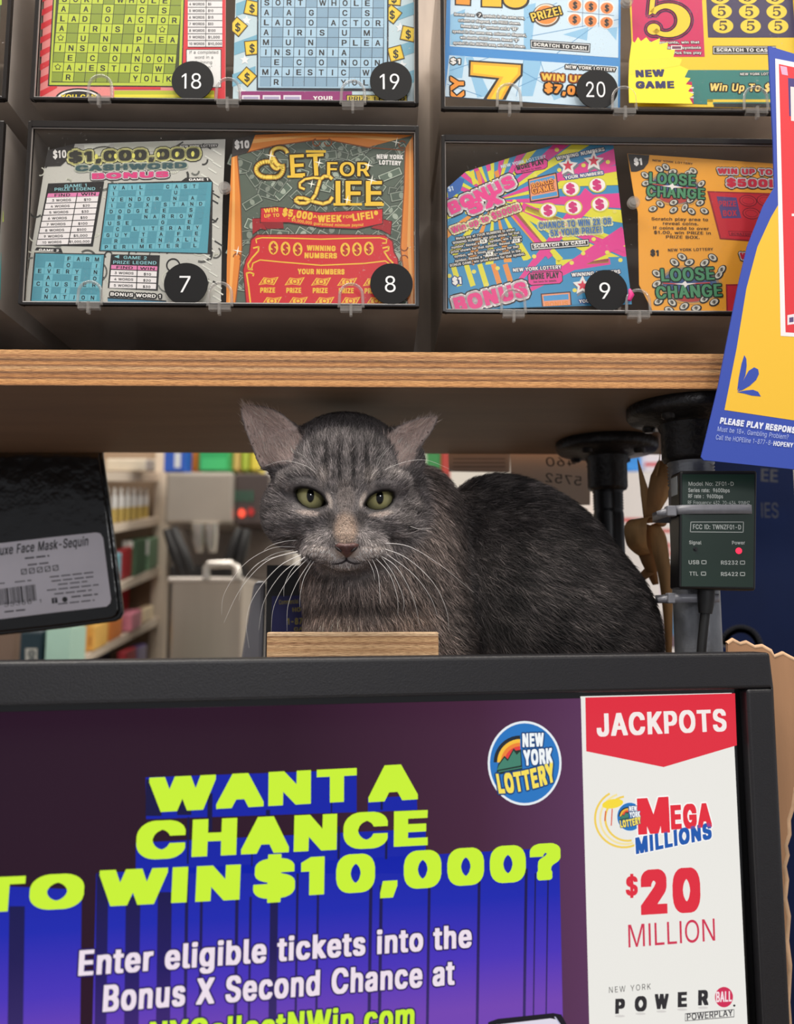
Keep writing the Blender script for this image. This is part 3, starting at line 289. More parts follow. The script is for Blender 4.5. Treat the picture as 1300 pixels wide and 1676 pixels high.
'a': '389|143-9-30 6-28 12-33 29-14 24-8 32 0 28 6 26 19 29 42 26 56 14 88 10 22 6 13 15-2 32-8 20-10 12-21 13-26 6-38-2-34-12-25-23-13-19-54 14-3 5 8 18 24 30 45 29 50 12 52 0 30-6 38-18 19-17 18-28 8-24 4-90-2-198-3-3-56 1-1 48-3 3-23-29-33-21-42-10;156 46 27-1 34 8 25 15 14 14 14 24 6 22-1 60-36-11-94-14-22-8-21-17-10-24 0-18 8-22 15-15|123-19-30 6-28 12-26 22-15 19-14 44 0 48 6 26 19 29 42 26 56 14 98 12 20 10 5 9-2 12-17 31-36 18-20-2-24-10-40-42-40 0-52 14-3 5 2 26 15 25 19 21 21 15 38 16 32 6 92 0 42-10 26-14 20-18 17-27 10-36-1-298-96-1-6 10-34-14-24-4;164 58 11-1 22 6 25 15 14 14 18 36 1 38-90-13-22-8-21-17-10-22 8-22 15-15|105-25-30 6-28 12-26 22-15 19-14 44 0 60 6 26 19 29 42 26 56 14 98 12 19 9 4 10-16 30-25 15-28-14-30-36-80 0-52 16 1 41 15 25 19 21 41 25 26 8 24 4 128 0 42-10 26-14 20-18 17-27 10-36-1-310-126-1-34-8;168 68 23 7 28 24 17 35 1 20-34-3-38-10-26-20-7-15 6-16 14-14|',
'b': '424|211-8-32 8-18 10-25 23-19 25-5-3-1-54-56-1-3 3 0 502 3 3 56 0 3-3 1-185 4 0 32 40 20 14 40 10 50-2 48-18 26-21 27-34 20-48 8-50 0-44-10-58-16-38-20-28-43-35-42-14;198 49 51 1 38 22 19 23 10 20 12 54-4 66-18 48-16 20-19 15-38 12-46-4-34-20-19-23-10-20-10-44 0-60 10-44 10-20 19-23 22-16|191-18-32 8-24 16-6-16-94 0-3 3 0 522 3 3 98-1 2-143 26 14 30 6 74 0 44-10 33-19 27-27 25-43 8-24 8-50-2-82-12-52-25-45-33-33-41-21-32-6;218 59 27 7 30 24 21 35 12 54-4 48-18 46-28 30-35 15-34-10-24-20-21-35-10-44 2-52 8-32 10-20 30-32|173-24-30 8-126 0-3 3 0 534 3 3 134-1 2-126 20 3 110 0 44-10 33-19 27-27 25-43 8-24 8-50-2-94-16-62-27-43-44-36-40-14;218 71 9 1 21 15 20 24 16 38 6 36-6 44-16 38-17 21-30 20-30-18-19-23-12-26-8-38 0-28 10-44 24-38|',
'c': '396|189-8-32 6-38 16-28 22-20 24-23 41-10 34-4 74 14 66 20 38 25 29 26 20 38 16 34 6 34 0 46-10 39-21 30-30 21-46-58-14-7 18-17 23-26 18-34 8-24 0-36-10-35-31-14-24-10-32-4-64 12-54 17-29 21-21 17-11 32-8 34 2 34 12 26 24 16 32 54-12 3-5-25-49-24-24-20-14-52-18|169-18-32 6-38 16-29 23-28 36-20 46-8 46 0 64 8 48 20 46 24 32 27 23 26 14 52 12 74 0 34-6 38-16 31-25 30-46 4-14-1-20-58-15-38 0-26 42-22 16-26 8-32-8-34-30-21-41-8-60 12-54 17-29 20-20 18-12 20-6 28 6 19 11 19 19 18 32 42 0 50-12 3-27-26-48-24-24-35-21-52-12|151-24-50 12-35 21-33 35-23 41-14 64 0 76 14 66 20 38 25 29 26 20 38 16 34 6 110 0 46-10 39-21 30-30 22-44-1-34-58-15-74 0-27 43-25 17-14 0-37-31-20-36-10-50 6-40 23-47 38-32 12 0 28 19 15 18 11 25 80 0 52-14 1-35-4-14-24-38-22-22-35-21-52-12|',
'd': '424|177-8-40 10-31 17-33 33-21 37-12 36-6 42 2 62 10 44 18 38 33 39 30 20 40 12 46 2 30-6 30-18 36-40 3 55-2 130 3 3 58-1 0-506-58 0-1 54-3 3-28-34-40-26-30-6;182 49 43-1 20 6 22 14 15 15 16 28 14 58-4 68-16 44-15 19-22 18-38 12-38-2-36-18-18-18-17-29-12-54 2-54 16-52 24-32 21-15|157-18-40 10-41 25-32 38-16 34-14 68 0 64 4 32 16 50 19 31 24 26 22 16 36 14 26 4 72 0 30-6 26-14 3 11-1 132 100 0 0-526-96-1-6 14-28-16-16-4;202 59 35 11 24 22 21 39 10 48-4 50-16 42-30 32-35 15-30-8-32-28-17-29-12-54 6-54 18-42 26-28|139-24-40 10-41 25-32 38-16 34-14 68 0 76 4 32 16 50 19 31 24 26 40 24 44 10 108 0 22-3 0 126 136 0 0-538-126-1-34-8;202 71 26 12 24 28 16 38 6 36-6 46-14 34-21 25-28 17-24-13-27-31-14-34-6-36 4-34 14-40 23-31|',
'e': '404|191-8-34 6-38 16-24 18-22 24-31 63-8 46 0 44 6 40 12 36 19 33 28 30 34 22 22 8 34 6 34 0 32-6 34-14 33-25 18-22 14-26 12-40 4-24-1-58-270-1-3-3 2-20 10-36 14-22 29-27 46-14 42 2 28 10 16 12 24 34 54-12 3-5-14-30-17-21-36-26-50-16;97 221 211 0-10 50-17 27-20 18-42 14-48-4-32-18-18-18-15-25|171-18-34 6-38 16-26 20-29 35-22 50-8 46 0 64 6 38 12 38 14 26 29 33 20 16 28 14 30 8 104 0 52-18 33-25 22-28 14-30 10-40 4-56-3-36-268-1-3-3 10-36 13-21 21-21 17-11 26-8 16 0 26 10 16 12 26 34 44 0 50-13 1-24-14-30-17-21-48-32-54-12;202 231 81-1 3 3-8 28-18 28-19 17-30 12-26-4-26-16-27-31-12-32 3-3|153-24-46 10-39 21-33 33-25 45-14 64 0 76 14 66 22 42 29 31 34 22 22 8 34 6 110 0 50-12 49-33 22-28 10-20 16-64-1-90-266-1-3-3 8-24 14-22 28-26 19-9 14 2 23 15 27 35 80 0 50-13 1-38-14-28-17-21-48-32-54-12;220 237 41-1 3 3-8 24-14 20-19 17-18 8-27-15-18-18-18-34 3-3|',
'f': '254|81 1-1 322-3 3-70 1-1 48 3 3 70 1 3 72 6 22 19 26 18 15 50 16 30 0 32-6 5-7-15-47-20 4-34-2-21-15-8-16-1-62 84-2 1-48-3-3-82-1-1-322-3-3|61-9-1 322-3 3-70 1 0 70 72 2 3 72 6 22 19 26 28 21 40 10 70 0 32-6 5-5 0-22-15-48-38-1-16 4-22-16-9-25 1-32 84-2 1-68-3-3-80 0-3-3-1-322|43-15-1 322-3 3-70 1 0 82 72 2 3 72 6 22 19 26 28 21 40 10 106 0 32-6 5-5 0-34-15-48-62-1-15-13-8-24 3-21 82-1 1-80-3-3-80 0-3-3-1-322|',
'g': '425|185-151-44 8-40 18-33 29-15 28 48 26 30-33 24-14 20-6 48-2 48 14 24 20 13 27 4 54-2 46-5 2-17-24-25-21-26-12-24-4-34 0-32 6-52 28-24 24-17 27-16 50-4 72 4 32 12 40 21 37 30 32 44 24 28 6 50 0 18-4 34-20 34-40 5 21-1 38 58 0 1-404-10-44-17-27-20-20-30-18-52-14;188 60 45 1 26 10 17 13 26 40 8 34 0 70-18 54-31 33-38 14-40 0-40-18-21-23-14-26-12-50 4-62 18-46 27-29|165-161-56 12-43 25-30 34-4 10 1 22 48 27 38 0 30-32 26-16 22-6 30 2 36 18 17 19 10 30 0 28-3 3-24-14-30-6-74 0-44 10-30 16-22 19-29 40-18 62-2 80 4 32 12 40 21 37 30 32 44 24 28 6 90 0 28-8 20-13 4 17 96-1 1-424-10-44-17-27-20-20-40-22-58-12;198 72 13-1 20 6 29 21 22 36 10 50-4 46-16 42-31 33-36 14-34-12-22-20-21-35-12-50 6-52 16-36 27-29|147-167-56 12-44 26-18 18-15 23 1 36 48 27 74 0 31-33 39-19 26 10 23 19 16 38-147 1-48 18-43 37-24 42-14 66 2 92 14 54 21 37 30 32 20 14 40 14 138 2 14-4 134-1 1-436-10-44-17-27-21-21-51-25-46-8;202 82 25 9 23 23 18 38 6 38-6 42-14 34-21 25-28 16-24-12-25-29-18-44-4-26 6-40 16-36 15-19|',
'h': '410|53 1-1 504 3 3 56 0 3-3 1-185 34 40 28 16 36 8 30 0 38-8 26-14 24-24 15-27 10-42 0-266-3-3-54 0-3 3 0 246-14 44-17 19-20 12-16 4-38 0-26-8-18-12-19-21-12-30-3-256|33-9-1 524 3 3 96 0 3-3 1-139 34 14 24 4 86-2 22-6 37-23 28-42 10-42 0-286-3-3-96 1-3 260-18 40-19 17-28 10-24-8-18-12-19-21-12-30-3-256|15-15-1 536 3 3 132 0 3-3 1-124 22 3 106 0 32-6 44-26 27-41 10-42 0-298-3-3-132 1-1 248-6 28-12 22-14 14-17 9-23-13-15-15-17-39-3-254|',
'i': '167|54 1-1 374 29 5 28-2 3-3 0-372-3-3;72 444-19 11-8 10-4 12 2 20 10 14 15 11 32 0 17-13 8-14 0-24-19-23-12-4|34-9-1 394 29 5 68-2 3-3 0-392-3-3;52 434-20 12-11 19 0 34 8 18 15 13 14 4 52 0 22-10 13-21 0-40-9-16-22-13|16-15-1 406 29 5 104-2 3-3 0-404-3-3;34 428-21 13-10 20 0 46 16 24 21 9 88 0 14-4 14-12 7-15 0-52-9-16-9-8-13-5|',
'j': '167|-9-143 0 54 28 3 16 8 11 13 6 18 0 422 3 3 56 0 3-3-2-436-12-34-29-31-34-14;71 444-19 11-6 8-4 10 0 22 8 14 13 11 14 4 22-2 10-6 15-19 0-28-11-15-12-8|-29-153 0 74 28 3 16 8 11 13 6 18 0 422 3 3 96 0 3-3 0-440-6-32-20-34-17-15-20-10-26-6;51 434-19 11-10 16-2 30 10 28 13 11 14 4 52 0 20-8 11-11 6-16 0-32-8-18-25-15|-47-159 0 86 28 3 16 8 11 13 6 18 1 424 136 0 1-454-6-32-20-34-17-15-20-10-54-8;33 428-20 12-9 15-2 14 2 42 14 20 21 9 88 0 18-6 12-12 7-17 0-44-14-24-19-9|',
'k': '381|53 1-1 504 3 3 56 0 3-3 1-292 8 1 160 164 44 2 29-3-154-162 168-214-76 0-139 176-41-36-1-140|33-9-1 524 3 3 96 0 3-3 1-255 128 128 84 2 30-3-1-22-145-150 160-203 1-19-3-3-114 0-124 155-17-16-1-138|15-15 0 538 136 0 2-221 92 92 150-1 0-33-141-147 156-196-1-32-152-1-104 130-2-129|',
'l': '189|123-2-40 14-19 21-10 30-2 442 3 3 56 0 3-3 0-422 6-22 9-7 40-1 11-44-1-6-8-3|103-12-40 14-19 21-10 30-2 462 3 3 96 0 3-3 0-422 6-22 9-7 40-1 11-44 0-24-7-5|85-18-40 14-19 21-10 30-2 474 3 3 134-1 1-424 6-22 9-7 40-1 11-44 0-36-7-5|',
'm': '610|53 1 0 376 32 3 26-3 2-63 20 34 17 15 25 15 32 8 26 0 38-12 28-26 18-34 20 30 20 18 24 14 42 10 28 0 34-8 21-11 25-23 15-25 10-38-1-280-58 0-1 266-6 24-13 19-22 14-24 6-36-2-22-8-22-20-13-27-4-28-1-244-58 0-1 270-10 28-17 17-36 14-32-2-26-10-19-17-12-18-8-32 0-248-3-3|33-9 0 396 96 1 4-12 42 18 78 2 38-12 30-26 36 26 22 8 24 4 68 0 34-8 20-10 27-25 14-24 10-38-1-300-98 0-1 266-6 24-12 18-37 19-20-4-16-10-19-21-10-30-3-262-98 0-1 270-12 30-17 17-24 10-36-16-21-25-8-24-3-262|15-15 0 408 124 1 30 8 102 0 26-6 26-16 20 12 42 10 104 0 34-8 20-10 35-37 16-50-1-312-134 0-1 266-10 32-10 12-19 11-15-7-15-15-15-37-3-262-134 0-1 270-11 29-26 21-29-22-14-26-4-22-1-250|',
'n': '410|53 1 0 376 28 3 30-3 2-61 16 24 21 21 39 19 24 4 44-2 24-6 26-14 29-31 16-38 4-24-1-268-56-1-3 3 0 246-14 44-17 19-20 12-16 4-38 0-26-8-18-12-19-21-12-30-3-256|33-9 0 396 28 3 68-2 4-14 24 12 36 8 70 0 38-8 27-15 28-30 16-38 4-24-1-288-98 0-3 260-18 40-19 17-28 10-24-8-18-12-19-21-12-30-3-256|15-15 0 408 28 3 104-2 28 6 106 0 38-8 28-16 27-29 16-38 4-24-1-300-134 0-1 248-6 28-12 22-14 14-17 9-23-13-15-15-17-39-3-254|',
'o': '415|189-8-32 6-38 16-28 22-20 24-23 41-10 34-4 74 14 66 20 38 25 29 26 20 38 16 34 6 34 0 34-6 38-16 28-22 17-19 24-44 10-32 4-26 0-62-10-48-20-42-37-41-16-12-38-16-34-6;192 47 29-1 20 4 32 18 16 16 17 29 12 48-2 66-18 52-35 37-42 14-40-2-36-18-20-20-15-25-14-60 4-62 16-44 31-35 16-10|169-18-32 6-38 16-29 23-28 36-20 46-8 46 0 64 8 48 20 46 24 32 27 23 26 14 52 12 74 0 34-6 38-16 28-22 25-31 20-42 10-48 0-82-8-42-27-55-48-46-20-10-38-10;200 59 27 3 17 9 24 22 22 40 8 38-2 46-18 52-34 36-33 13-32-8-34-30-19-35-10-50 4-44 16-42 30-34|151-24-50 12-35 21-33 35-23 41-14 64 0 76 14 66 20 38 25 29 26 20 38 16 34 6 110 0 52-12 26-14 27-23 20-26 22-48 8-42 0-94-10-48-32-58-26-26-35-21-52-12;206 69 19 7 27 25 20 38 8 38-2 36-18 50-25 29-26 16-26-14-29-33-12-28-8-44 6-40 14-34 29-33|',
'p': '424|53-143 0 520 58 0 1-56 3-3 36 42 36 20 58 4 44-10 33-19 27-27 25-43 8-24 8-50 0-44-6-42-12-38-27-43-27-25-35-19-38-8-32 0-38 10-24 16-32 39-4 0-1-196-17-5;198 49 51 1 38 22 19 23 10 20 12 54-4 66-18 48-16 20-19 15-38 12-46-4-34-20-19-23-10-20-10-44 0-60 10-44 10-20 19-23 22-16|33-153 0 540 96 1 6-16 16 12 26 8 88 2 32-6 32-14 26-21 27-34 12-24 12-44 4-30-2-82-8-40-16-38-20-28-26-24-21-13-36-12-88-2-34 8-24 14-2-155;218 59 27 7 30 24 21 35 12 54-4 48-18 46-28 30-35 15-34-10-24-20-21-35-10-44 2-52 8-32 10-20 30-32|15-159 0 552 130 1 28 6 110 0 32-6 32-14 26-21 27-34 12-24 12-44 4-30 0-76-10-58-16-38-35-43-28-20-24-10-32-6-108 0-22 3-2-136;218 71 9 1 21 15 20 24 16 38 6 36-6 44-16 38-17 21-30 20-30-18-19-23-12-26-8-38 0-28 10-44 24-38|',
'q': '424|311-143-2 200-4 0-24-33-40-26-30-6-56 4-42 18-31 27-18 24-22 52-8 50 0 44 4 32 16 50 19 31 24 26 22 16 36 14 58 4 30-6 30-18 36-42 5 21-1 38 56 1 3-3 0-514-17-5;182 49 43-1 20 6 22 14 15 15 16 28 14 58-4 68-16 44-15 19-22 18-38 12-38-2-36-18-18-18-17-29-12-54 2-54 16-52 24-32 21-15|291-153-2 156-28-15-30-6-72 0-42 10-30 16-26 24-17 23-22 52-8 50 0 64 12 62 18 38 33 39 22 16 36 14 26 4 72 0 30-6 26-16 6 16 94 0 3-3 0-534-17-5;202 59 35 11 24 22 21 39 10 48-4 50-16 42-30 32-35 15-30-8-32-28-17-29-12-54 6-54 18-42 26-28|273-159 1 120-3 18-22-3-108 0-42 10-30 16-26 24-17 23-22 52-8 50 0 76 12 62 18 38 33 39 22 16 36 14 26 4 108 0 28-6 128 0 3-3 0-546-17-5;202 71 26 12 24 28 16 38 6 36-6 46-14 34-21 25-28 17-24-13-27-31-14-34-6-36 4-34 14-40 23-31|',
'r': '259|53 1 0 376 28 3 30-3 2-55 14 22 18 18 26 16 22 6 48-1 0-60-46 3-36-10-27-23-12-20-6-24 0-246-3-3|33-9 0 396 28 3 68-2 6-10 38 16 88-1 3-22-3-58-56 1-26-8-28-24-15-31-3-260|15-15 0 408 28 3 92-2 20 6 124-1 3-22-3-70-64-1-18-6-28-24-15-31-3-260|',
's': '365|161-8-48 10-41 25-24 30-11 36 56 13 14-30 22-20 32-10 42 0 36 12 19 17 10 22-2 22-17 21-18 10-100 24-49 25-19 19-9 15-6 22 0 38 4 16 19 31 30 24 52 18 52 2 46-10 35-21 26-32 11-30-54-13-12 22-18 20-32 12-38 0-38-14-11-11-10-18 0-26 13-19 18-12 120-32 37-21 15-15 13-23 4-16 0-36-4-18-13-23-20-22-20-14-56-18|141-18-48 10-42 26-27 37-8 28 1 20 52 13 44 0 13-29 15-15 22-12 20-4 24 6 20 12 17 19 2 16-17 21-18 10-106 26-44 24-23 25-10 28 2 70 10 22 17 21 24 18 40 16 28 4 76 0 34-6 32-14 26-22 25-43 1-28-48-13-46 0-28 40-34 14-38-16-15-17-4-16 13-19 18-12 120-32 38-22 19-21 12-30-2-70-22-38-23-21-26-14-56-12|123-24-42 8-20 8-35 27-24 40-4 18 1 32 52 13 80 0 15-31 15-15 20-10 28 14 17 19 0 8-16 18-17 9-116 30-33 19-18 18-16 38 0 70 4 16 19 31 17 15 25 15 28 10 28 4 112 0 46-10 36-22 25-31 12-30-1-32-48-13-80 0-21 31-25 17-20-10-15-17-2-8 13-17 16-10 120-32 28-14 23-21 18-40 0-68-4-18-13-23-20-22-48-26-44-8|',
't': '227|151-4-28 6-26 14-25 33-8 46 0 228-58 6 1 48 56 2 1 88 3 3 58-1 2-90 74-1 3-3-1-48-74-1-3-3 2-248 9-15 14-8 30-2 20 3 11-46-3-7-20-4|131-14-28 6-26 14-25 33-8 46 0 228-58 6 1 68 56 2 1 88 3 3 98-1 2-90 74-1 3-3-1-68-74-1-3-3 0-218 4-16 15-15 56-1 11-46 0-24-23-7|113-20-28 6-26 14-25 33-8 46 0 228-58 6 1 80 56 2 1 88 3 3 134-1 2-90 74-1 3-3-1-80-74-1-3-3 0-206 4-16 15-15 56-1 11-46 0-36-23-7|',
'u': '410|165-5-40 10-26 16-27 31-14 34-6 56 1 236 58 1 3-3 0-248 12-40 19-21 20-12 16-4 38 0 26 8 18 12 17 19 14 34 3 254 58 0 3-108-3-270-56 0-2 65-19-29-29-25-40-14|145-15-40 10-26 16-27 31-14 34-6 56 1 256 100 0 3-262 10-28 19-21 36-16 24 8 23 17 12 14 14 34 3 254 98 0 3-108-3-290-94-1-4 17-30-15-30-6|127-21-40 10-26 16-27 31-14 34-6 56 1 268 136 0 1-250 8-32 8-14 16-16 17-9 22 12 12 12 17 29 4 16 3 252 134 0 3-108-3-302|',
'v': '389|164 0-146 377 32 3 34-3 85-230 27-86 27 94 80 220 35 5 30-2-9-33-133-344|144-10-147 377 1 20 32 3 74-3 90-245 90 244 34 4 72-3 1-20-145-376|126-16-147 377 1 32 32 3 110-3 72-195 73 195 33 3 108-3 1-32-145-376|',
'w': '567|138 1-114 376 36 3 29-5 81-304 31 128 51 178 36 3 28-3 57-202 23-103 84 305 32 3 32-3-116-376-60 0-84 304-83-300-5-5|118-9-111 362-4 16 1 18 76 3 28-4 62-219 62 220 76 3 28-3 62-219 62 219 32 3 72-3-3-34-113-362-100 0-64 224-66-224|100-15-115 376 1 32 112 3 27-3 45-153 44 153 140 0 44-152 44 152 112 3 28-3 1-32-117-376-136 0-46 159-48-159|',
'x': '379|24 0 130 195-122 182 32 3 37-3 89-142 90 141 36 4 34-3-125-186 131-190-70 1-98 152-29-53-67-99|2-9-1 20 126 184-116 170 1 22 32 3 76-2 70-107 72 107 108-1 1-20-120-176 124-176 1-24-108-1-78 118-80-118|-16-15-1 32 122 178-112 164 1 34 32 3 112-2 52-78 54 78 144-1 1-32-116-170 120-170 1-36-144-1-60 89-62-89|',
'y': '389|74-145-26 7 14 50 32-3 28 10 19 21 22 60-145 378 66 0 91-248 19-67 109 313 5 3 60 0-1-13-116-304-64-156-19-23-30-20-32-8|54-155-22 4-5 5 0 18 12 46 5 5 46 0 11 5 20 22 18 48-140 364-1 26 106 0 87-242 5-4 88 245 106 1 1-18-4-14-156-408-24-52-28-30-39-19|36-161-22 4-5 5 0 30 12 46 5 5 46 0 11 5 20 22 16 42-138 358-1 38 142 0 72-197 73 197 141 0 1-30-4-14-156-408-28-58-25-25-38-18|',
'z': '380|42 1-1 44 212 274-3 3-90 2-110-2-3 3 1 52 130 3 154-3 1-46-208-272 3-3 208 0 3-3-1-52|22-9-1 64 197 256-190 2 0 74 130 3 194-3 1-66-193-254 198-2 0-74|4-15-1 76 189 244-182 2 0 86 130 3 230-3 1-78-184-240 3-3 186-1 0-86|',
}
_G = {}
def glyph(ch, bold):
    k = (ch, bold)
    if k in _G: return _G[k]
    if ch not in GLYPHS: return (np.zeros((0, 2)), [], 0.28)
    adv, *wts = GLYPHS[ch].split('|')
    wi = 0 if bold < 0.008 else 1 if bold < 0.036 else 2 if bold < 0.052 else 3
    body = wts[wi] or wts[min(wi, 2)] or wts[0]
    rings = []
    for part in body.split(';'):
        n = np.array(part.replace('-', ' -').split(), float).reshape(-1, 2).cumsum(0) / 1000
        x, y = n[:, 0], n[:, 1]
        rings.append((n, 0.5 * float((x * np.roll(y, -1) - np.roll(x, -1) * y).sum())))
    big = max(rings, key=lambda r: abs(r[1]))[1]
    def inside(p, q):
        c = False; j = len(q) - 1
        for i in range(len(q)):
            if (q[i][1] > p[1]) != (q[j][1] > p[1]) and p[0] < (q[j][0] - q[i][0]) * (p[1] - q[i][1]) / (q[j][1] - q[i][1]) + q[i][0]: c = not c
            j = i
        return c
    outer = [[r] for r in rings if r[1] * big > 0]
    for r in rings:
        if r[1] * big > 0: continue
        host = [g for g in outer if inside(r[0][0], g[0][0])] or outer
        min(host, key=lambda g: abs(g[0][1])).append(r)
    vs = []; fs = []; nb = 0
    for g in outer:
        tri = tessellate_polygon([[Vector((p[0], p[1], 0)) for p in n] for n, _ in g])
        vs += [tuple(p) for n, _ in g for p in n]; fs += [tuple(i + nb for i in t) for t in tri]; nb = len(vs)
    _G[k] = (np.array(vs), fs, int(adv) / 1000 + (0, 0.03, 0.06, 0.09)[wi])
    return _G[k]
def string_mesh(t, bold, track=0.0):
    V = []; F = []; x = 0.0; b = 0
    for ch in t:
        vs, fs, adv = glyph(ch, bold)
        if len(vs):
            V.append(vs + [x, 0]); F += [tuple(i + b for i in f) for f in fs]; b += len(vs)
        x += adv + track
    V = np.concatenate(V) if V else np.zeros((0, 2))
    return V, F
def sh_clip(poly, clip):
    """Sutherland-Hodgman against a convex counter-clockwise outline"""
    out = [np.array(p) for p in poly]
    for i in range(len(clip)):
        a, b = clip[i], clip[(i + 1) % len(clip)]; e = b - a
        inp = out; out = []
        if not inp: return []
        d = [e[0] * (p[1] - a[1]) - e[1] * (p[0] - a[0]) for p in inp]
        for j in range(len(inp)):
            k = j - 1
            if (d[j] >= 0) != (d[k] >= 0):
                t = d[k] / (d[k] - d[j]); out.append(inp[k] + (inp[j] - inp[k]) * t)
            if d[j] >= 0: out.append(inp[j])
    return out
class Sheet:
    """a printed flat thing: a base outline with thickness and thin layers of ink on its face"""
    STEP = 0.00007
    def __init__(s, pl, emit=None, rough=0.35, mb=None, w=0.0):
        s.pl = pl; s.mb = mb or MB(); s.emit = emit; s.rough = rough; s.cl = None; s.fr = (0, 0, 1); s.w0 = w
    def frame(s, ox, oy, k): s.fr = (ox, oy, k); return s
    def q(s, x, y):
        return s.pl.px(s.fr[0] + x / s.fr[2], s.fr[1] + y / s.fr[2])
    def mat(s, c):
        if not isinstance(c, tuple): return c
        return M(c, s.rough, emit=s.emit) if s.emit else M(c, s.rough)
    def clip(s, pts):
        s.cl = [s.q(*p) for p in pts] if pts is not None else None
        if s.cl is not None:
            A = s.cl; ar = sum(A[i][0] * A[(i + 1) % len(A)][1] - A[(i + 1) % len(A)][0] * A[i][1] for i in range(len(A)))
            if ar < 0: s.cl = A[::-1]
    def base(s, pts, c, th=0.0005):
        s.mb.prism([s.q(*p) for p in pts], s.pl, s.w0 - th, s.w0, s.mat(c))
    def face(s, loc, c, L):
        w = s.w0 + L * s.STEP
        if s.cl is not None:
            loc = sh_clip(loc, s.cl)
            if len(loc) < 3: return
        s.mb.add([s.pl.at(p[0], p[1], w) for p in loc], [tuple(range(len(loc)))], s.mat(c))
    def poly(s, pts, c, L=1): s.face([s.q(*p) for p in pts], c, L)
    def rect(s, x0, y0, x1, y1, c, L=1): s.poly([(x0, y0), (x1, y0), (x1, y1), (x0, y1)], c, L)
    def ell(s, cx, cy, rx, ry, c, L=1, rot=0.0, n=28):
        a = math.radians(rot)
        s.poly([(cx + rx * math.cos(t) * math.cos(a) - ry * math.sin(t) * math.sin(a), cy + rx * math.cos(t) * math.sin(a) + ry * math.sin(t) * math.cos(a))
                for t in [2 * math.pi * i / n for i in range(n)]], c, L)
    def ring(s, cx, cy, r, w, c, L=1, a0=0, a1=360, n=28, ry=None):
        ry = ry or r
        pts = [(cx + r * math.cos(math.radians(a0 + (a1 - a0) * i / n)), cy + ry * math.sin(math.radians(a0 + (a1 - a0) * i / n))) for i in range(n + 1)]
        s.line(pts, w, c, L)
    def line(s, pts, w, c, L=1):
        for (x0, y0), (x1, y1) in zip(pts[:-1], pts[1:]):
            d = math.hypot(x1 - x0, y1 - y0) or 1; nx, ny = -(y1 - y0) / d * w / 2, (x1 - x0) / d * w / 2
            ex, ey = (x1 - x0) / d * w * 0.15, (y1 - y0) / d * w * 0.15
            s.poly([(x0 + nx - ex, y0 + ny - ey), (x1 + nx + ex, y1 + ny + ey), (x1 - nx + ex, y1 - ny + ey), (x0 - nx - ex, y0 - ny - ey)], c, L)
    def frame_line(s, pts, w, c, L=1): s.line(list(pts) + [pts[0]], w, c, L)
    def star(s, cx, cy, r1, r2, n, c, L=1, rot=-90):
        s.poly([(cx + (r1 if i % 2 == 0 else r2) * math.cos(math.radians(rot + i * 180 / n)), cy + (r1 if i % 2 == 0 else r2) * math.sin(math.radians(rot + i * 180 / n))) for i in range(2 * n)], c, L)
    def text(s, t, x0, y0, x1, y1, h, c, L=3, bold=0.0, out=None, shear=0.0, mirror=False, top=None, track=0.0, arc=0.0):
        """baseline from (x0, y0) to (x1, y1), capital height h, in the current frame's pixels"""
        V, F = string_mesh(t, bold, track)
        if not len(V): return
        Hy = glyph('H', bold)[0][:, 1]; CAP = Hy.max() - Hy.min(); V = V - np.array([0, Hy.min()])
        lo, hi = V[:, 0].min(), V[:, 0].max()
        A, B = s.q(x0, y0), s.q(x1, y1); d = B - A; D = np.linalg.norm(d)
        e = d / (hi - lo); perp = np.array([-d[1], d[0]]) / D
        if mirror: perp = -perp
        k = D / math.hypot(x1 - x0, y1 - y0)
        up = perp * (h * k / CAP) + shear * d / D * (h * k / CAP)
        xs = (V[:, 0] - lo)
        pts = A + xs[:, None] * e + V[:, 1:2] * up
        if arc:
            tt = xs / (hi - lo) * 2 - 1
            pts = pts + perp * (arc * k * (1 - tt ** 2))[:, None]
        def put(shift, col, lay):
            Q = pts + shift
            if s.cl is None:
                w = s.w0 + lay * s.STEP
                s.mb.add([s.pl.at(p[0], p[1], w) for p in Q], F, s.mat(col))
            else:
                for f in F: s.face([Q[i] for i in f], col, lay)
        if out:
            oc, ow = out[0], out[1] * k; lay = out[2] if len(out) > 2 else L - 0.5
            for i in range(8):
                a = i * math.pi / 4; put(np.array([math.cos(a), math.sin(a)]) * ow, oc, lay)
        put(np.zeros(2), c, L)
    def lines(s, rows, x0, x1, y0, dy, h, c, L=3, bold=0.0, slope=0.0, out=None, centre=True, wide=None):
        """a paragraph: every row set to its own length inside x0..x1"""
        wm = max(len(r) for r in rows)
        for i, r in enumerate(rows):
            w = (x1 - x0) * len(r) / wm; a = (x0 + x1) / 2 - w / 2 if centre else x0
            y = y0 + i * dy
            s.text(r, a, y + slope * (a - x0), a + w, y + slope * (a + w - x0), h, c, L, bold, out)
    def build(s, name, parent=None): return s.mb.build(name, parent)

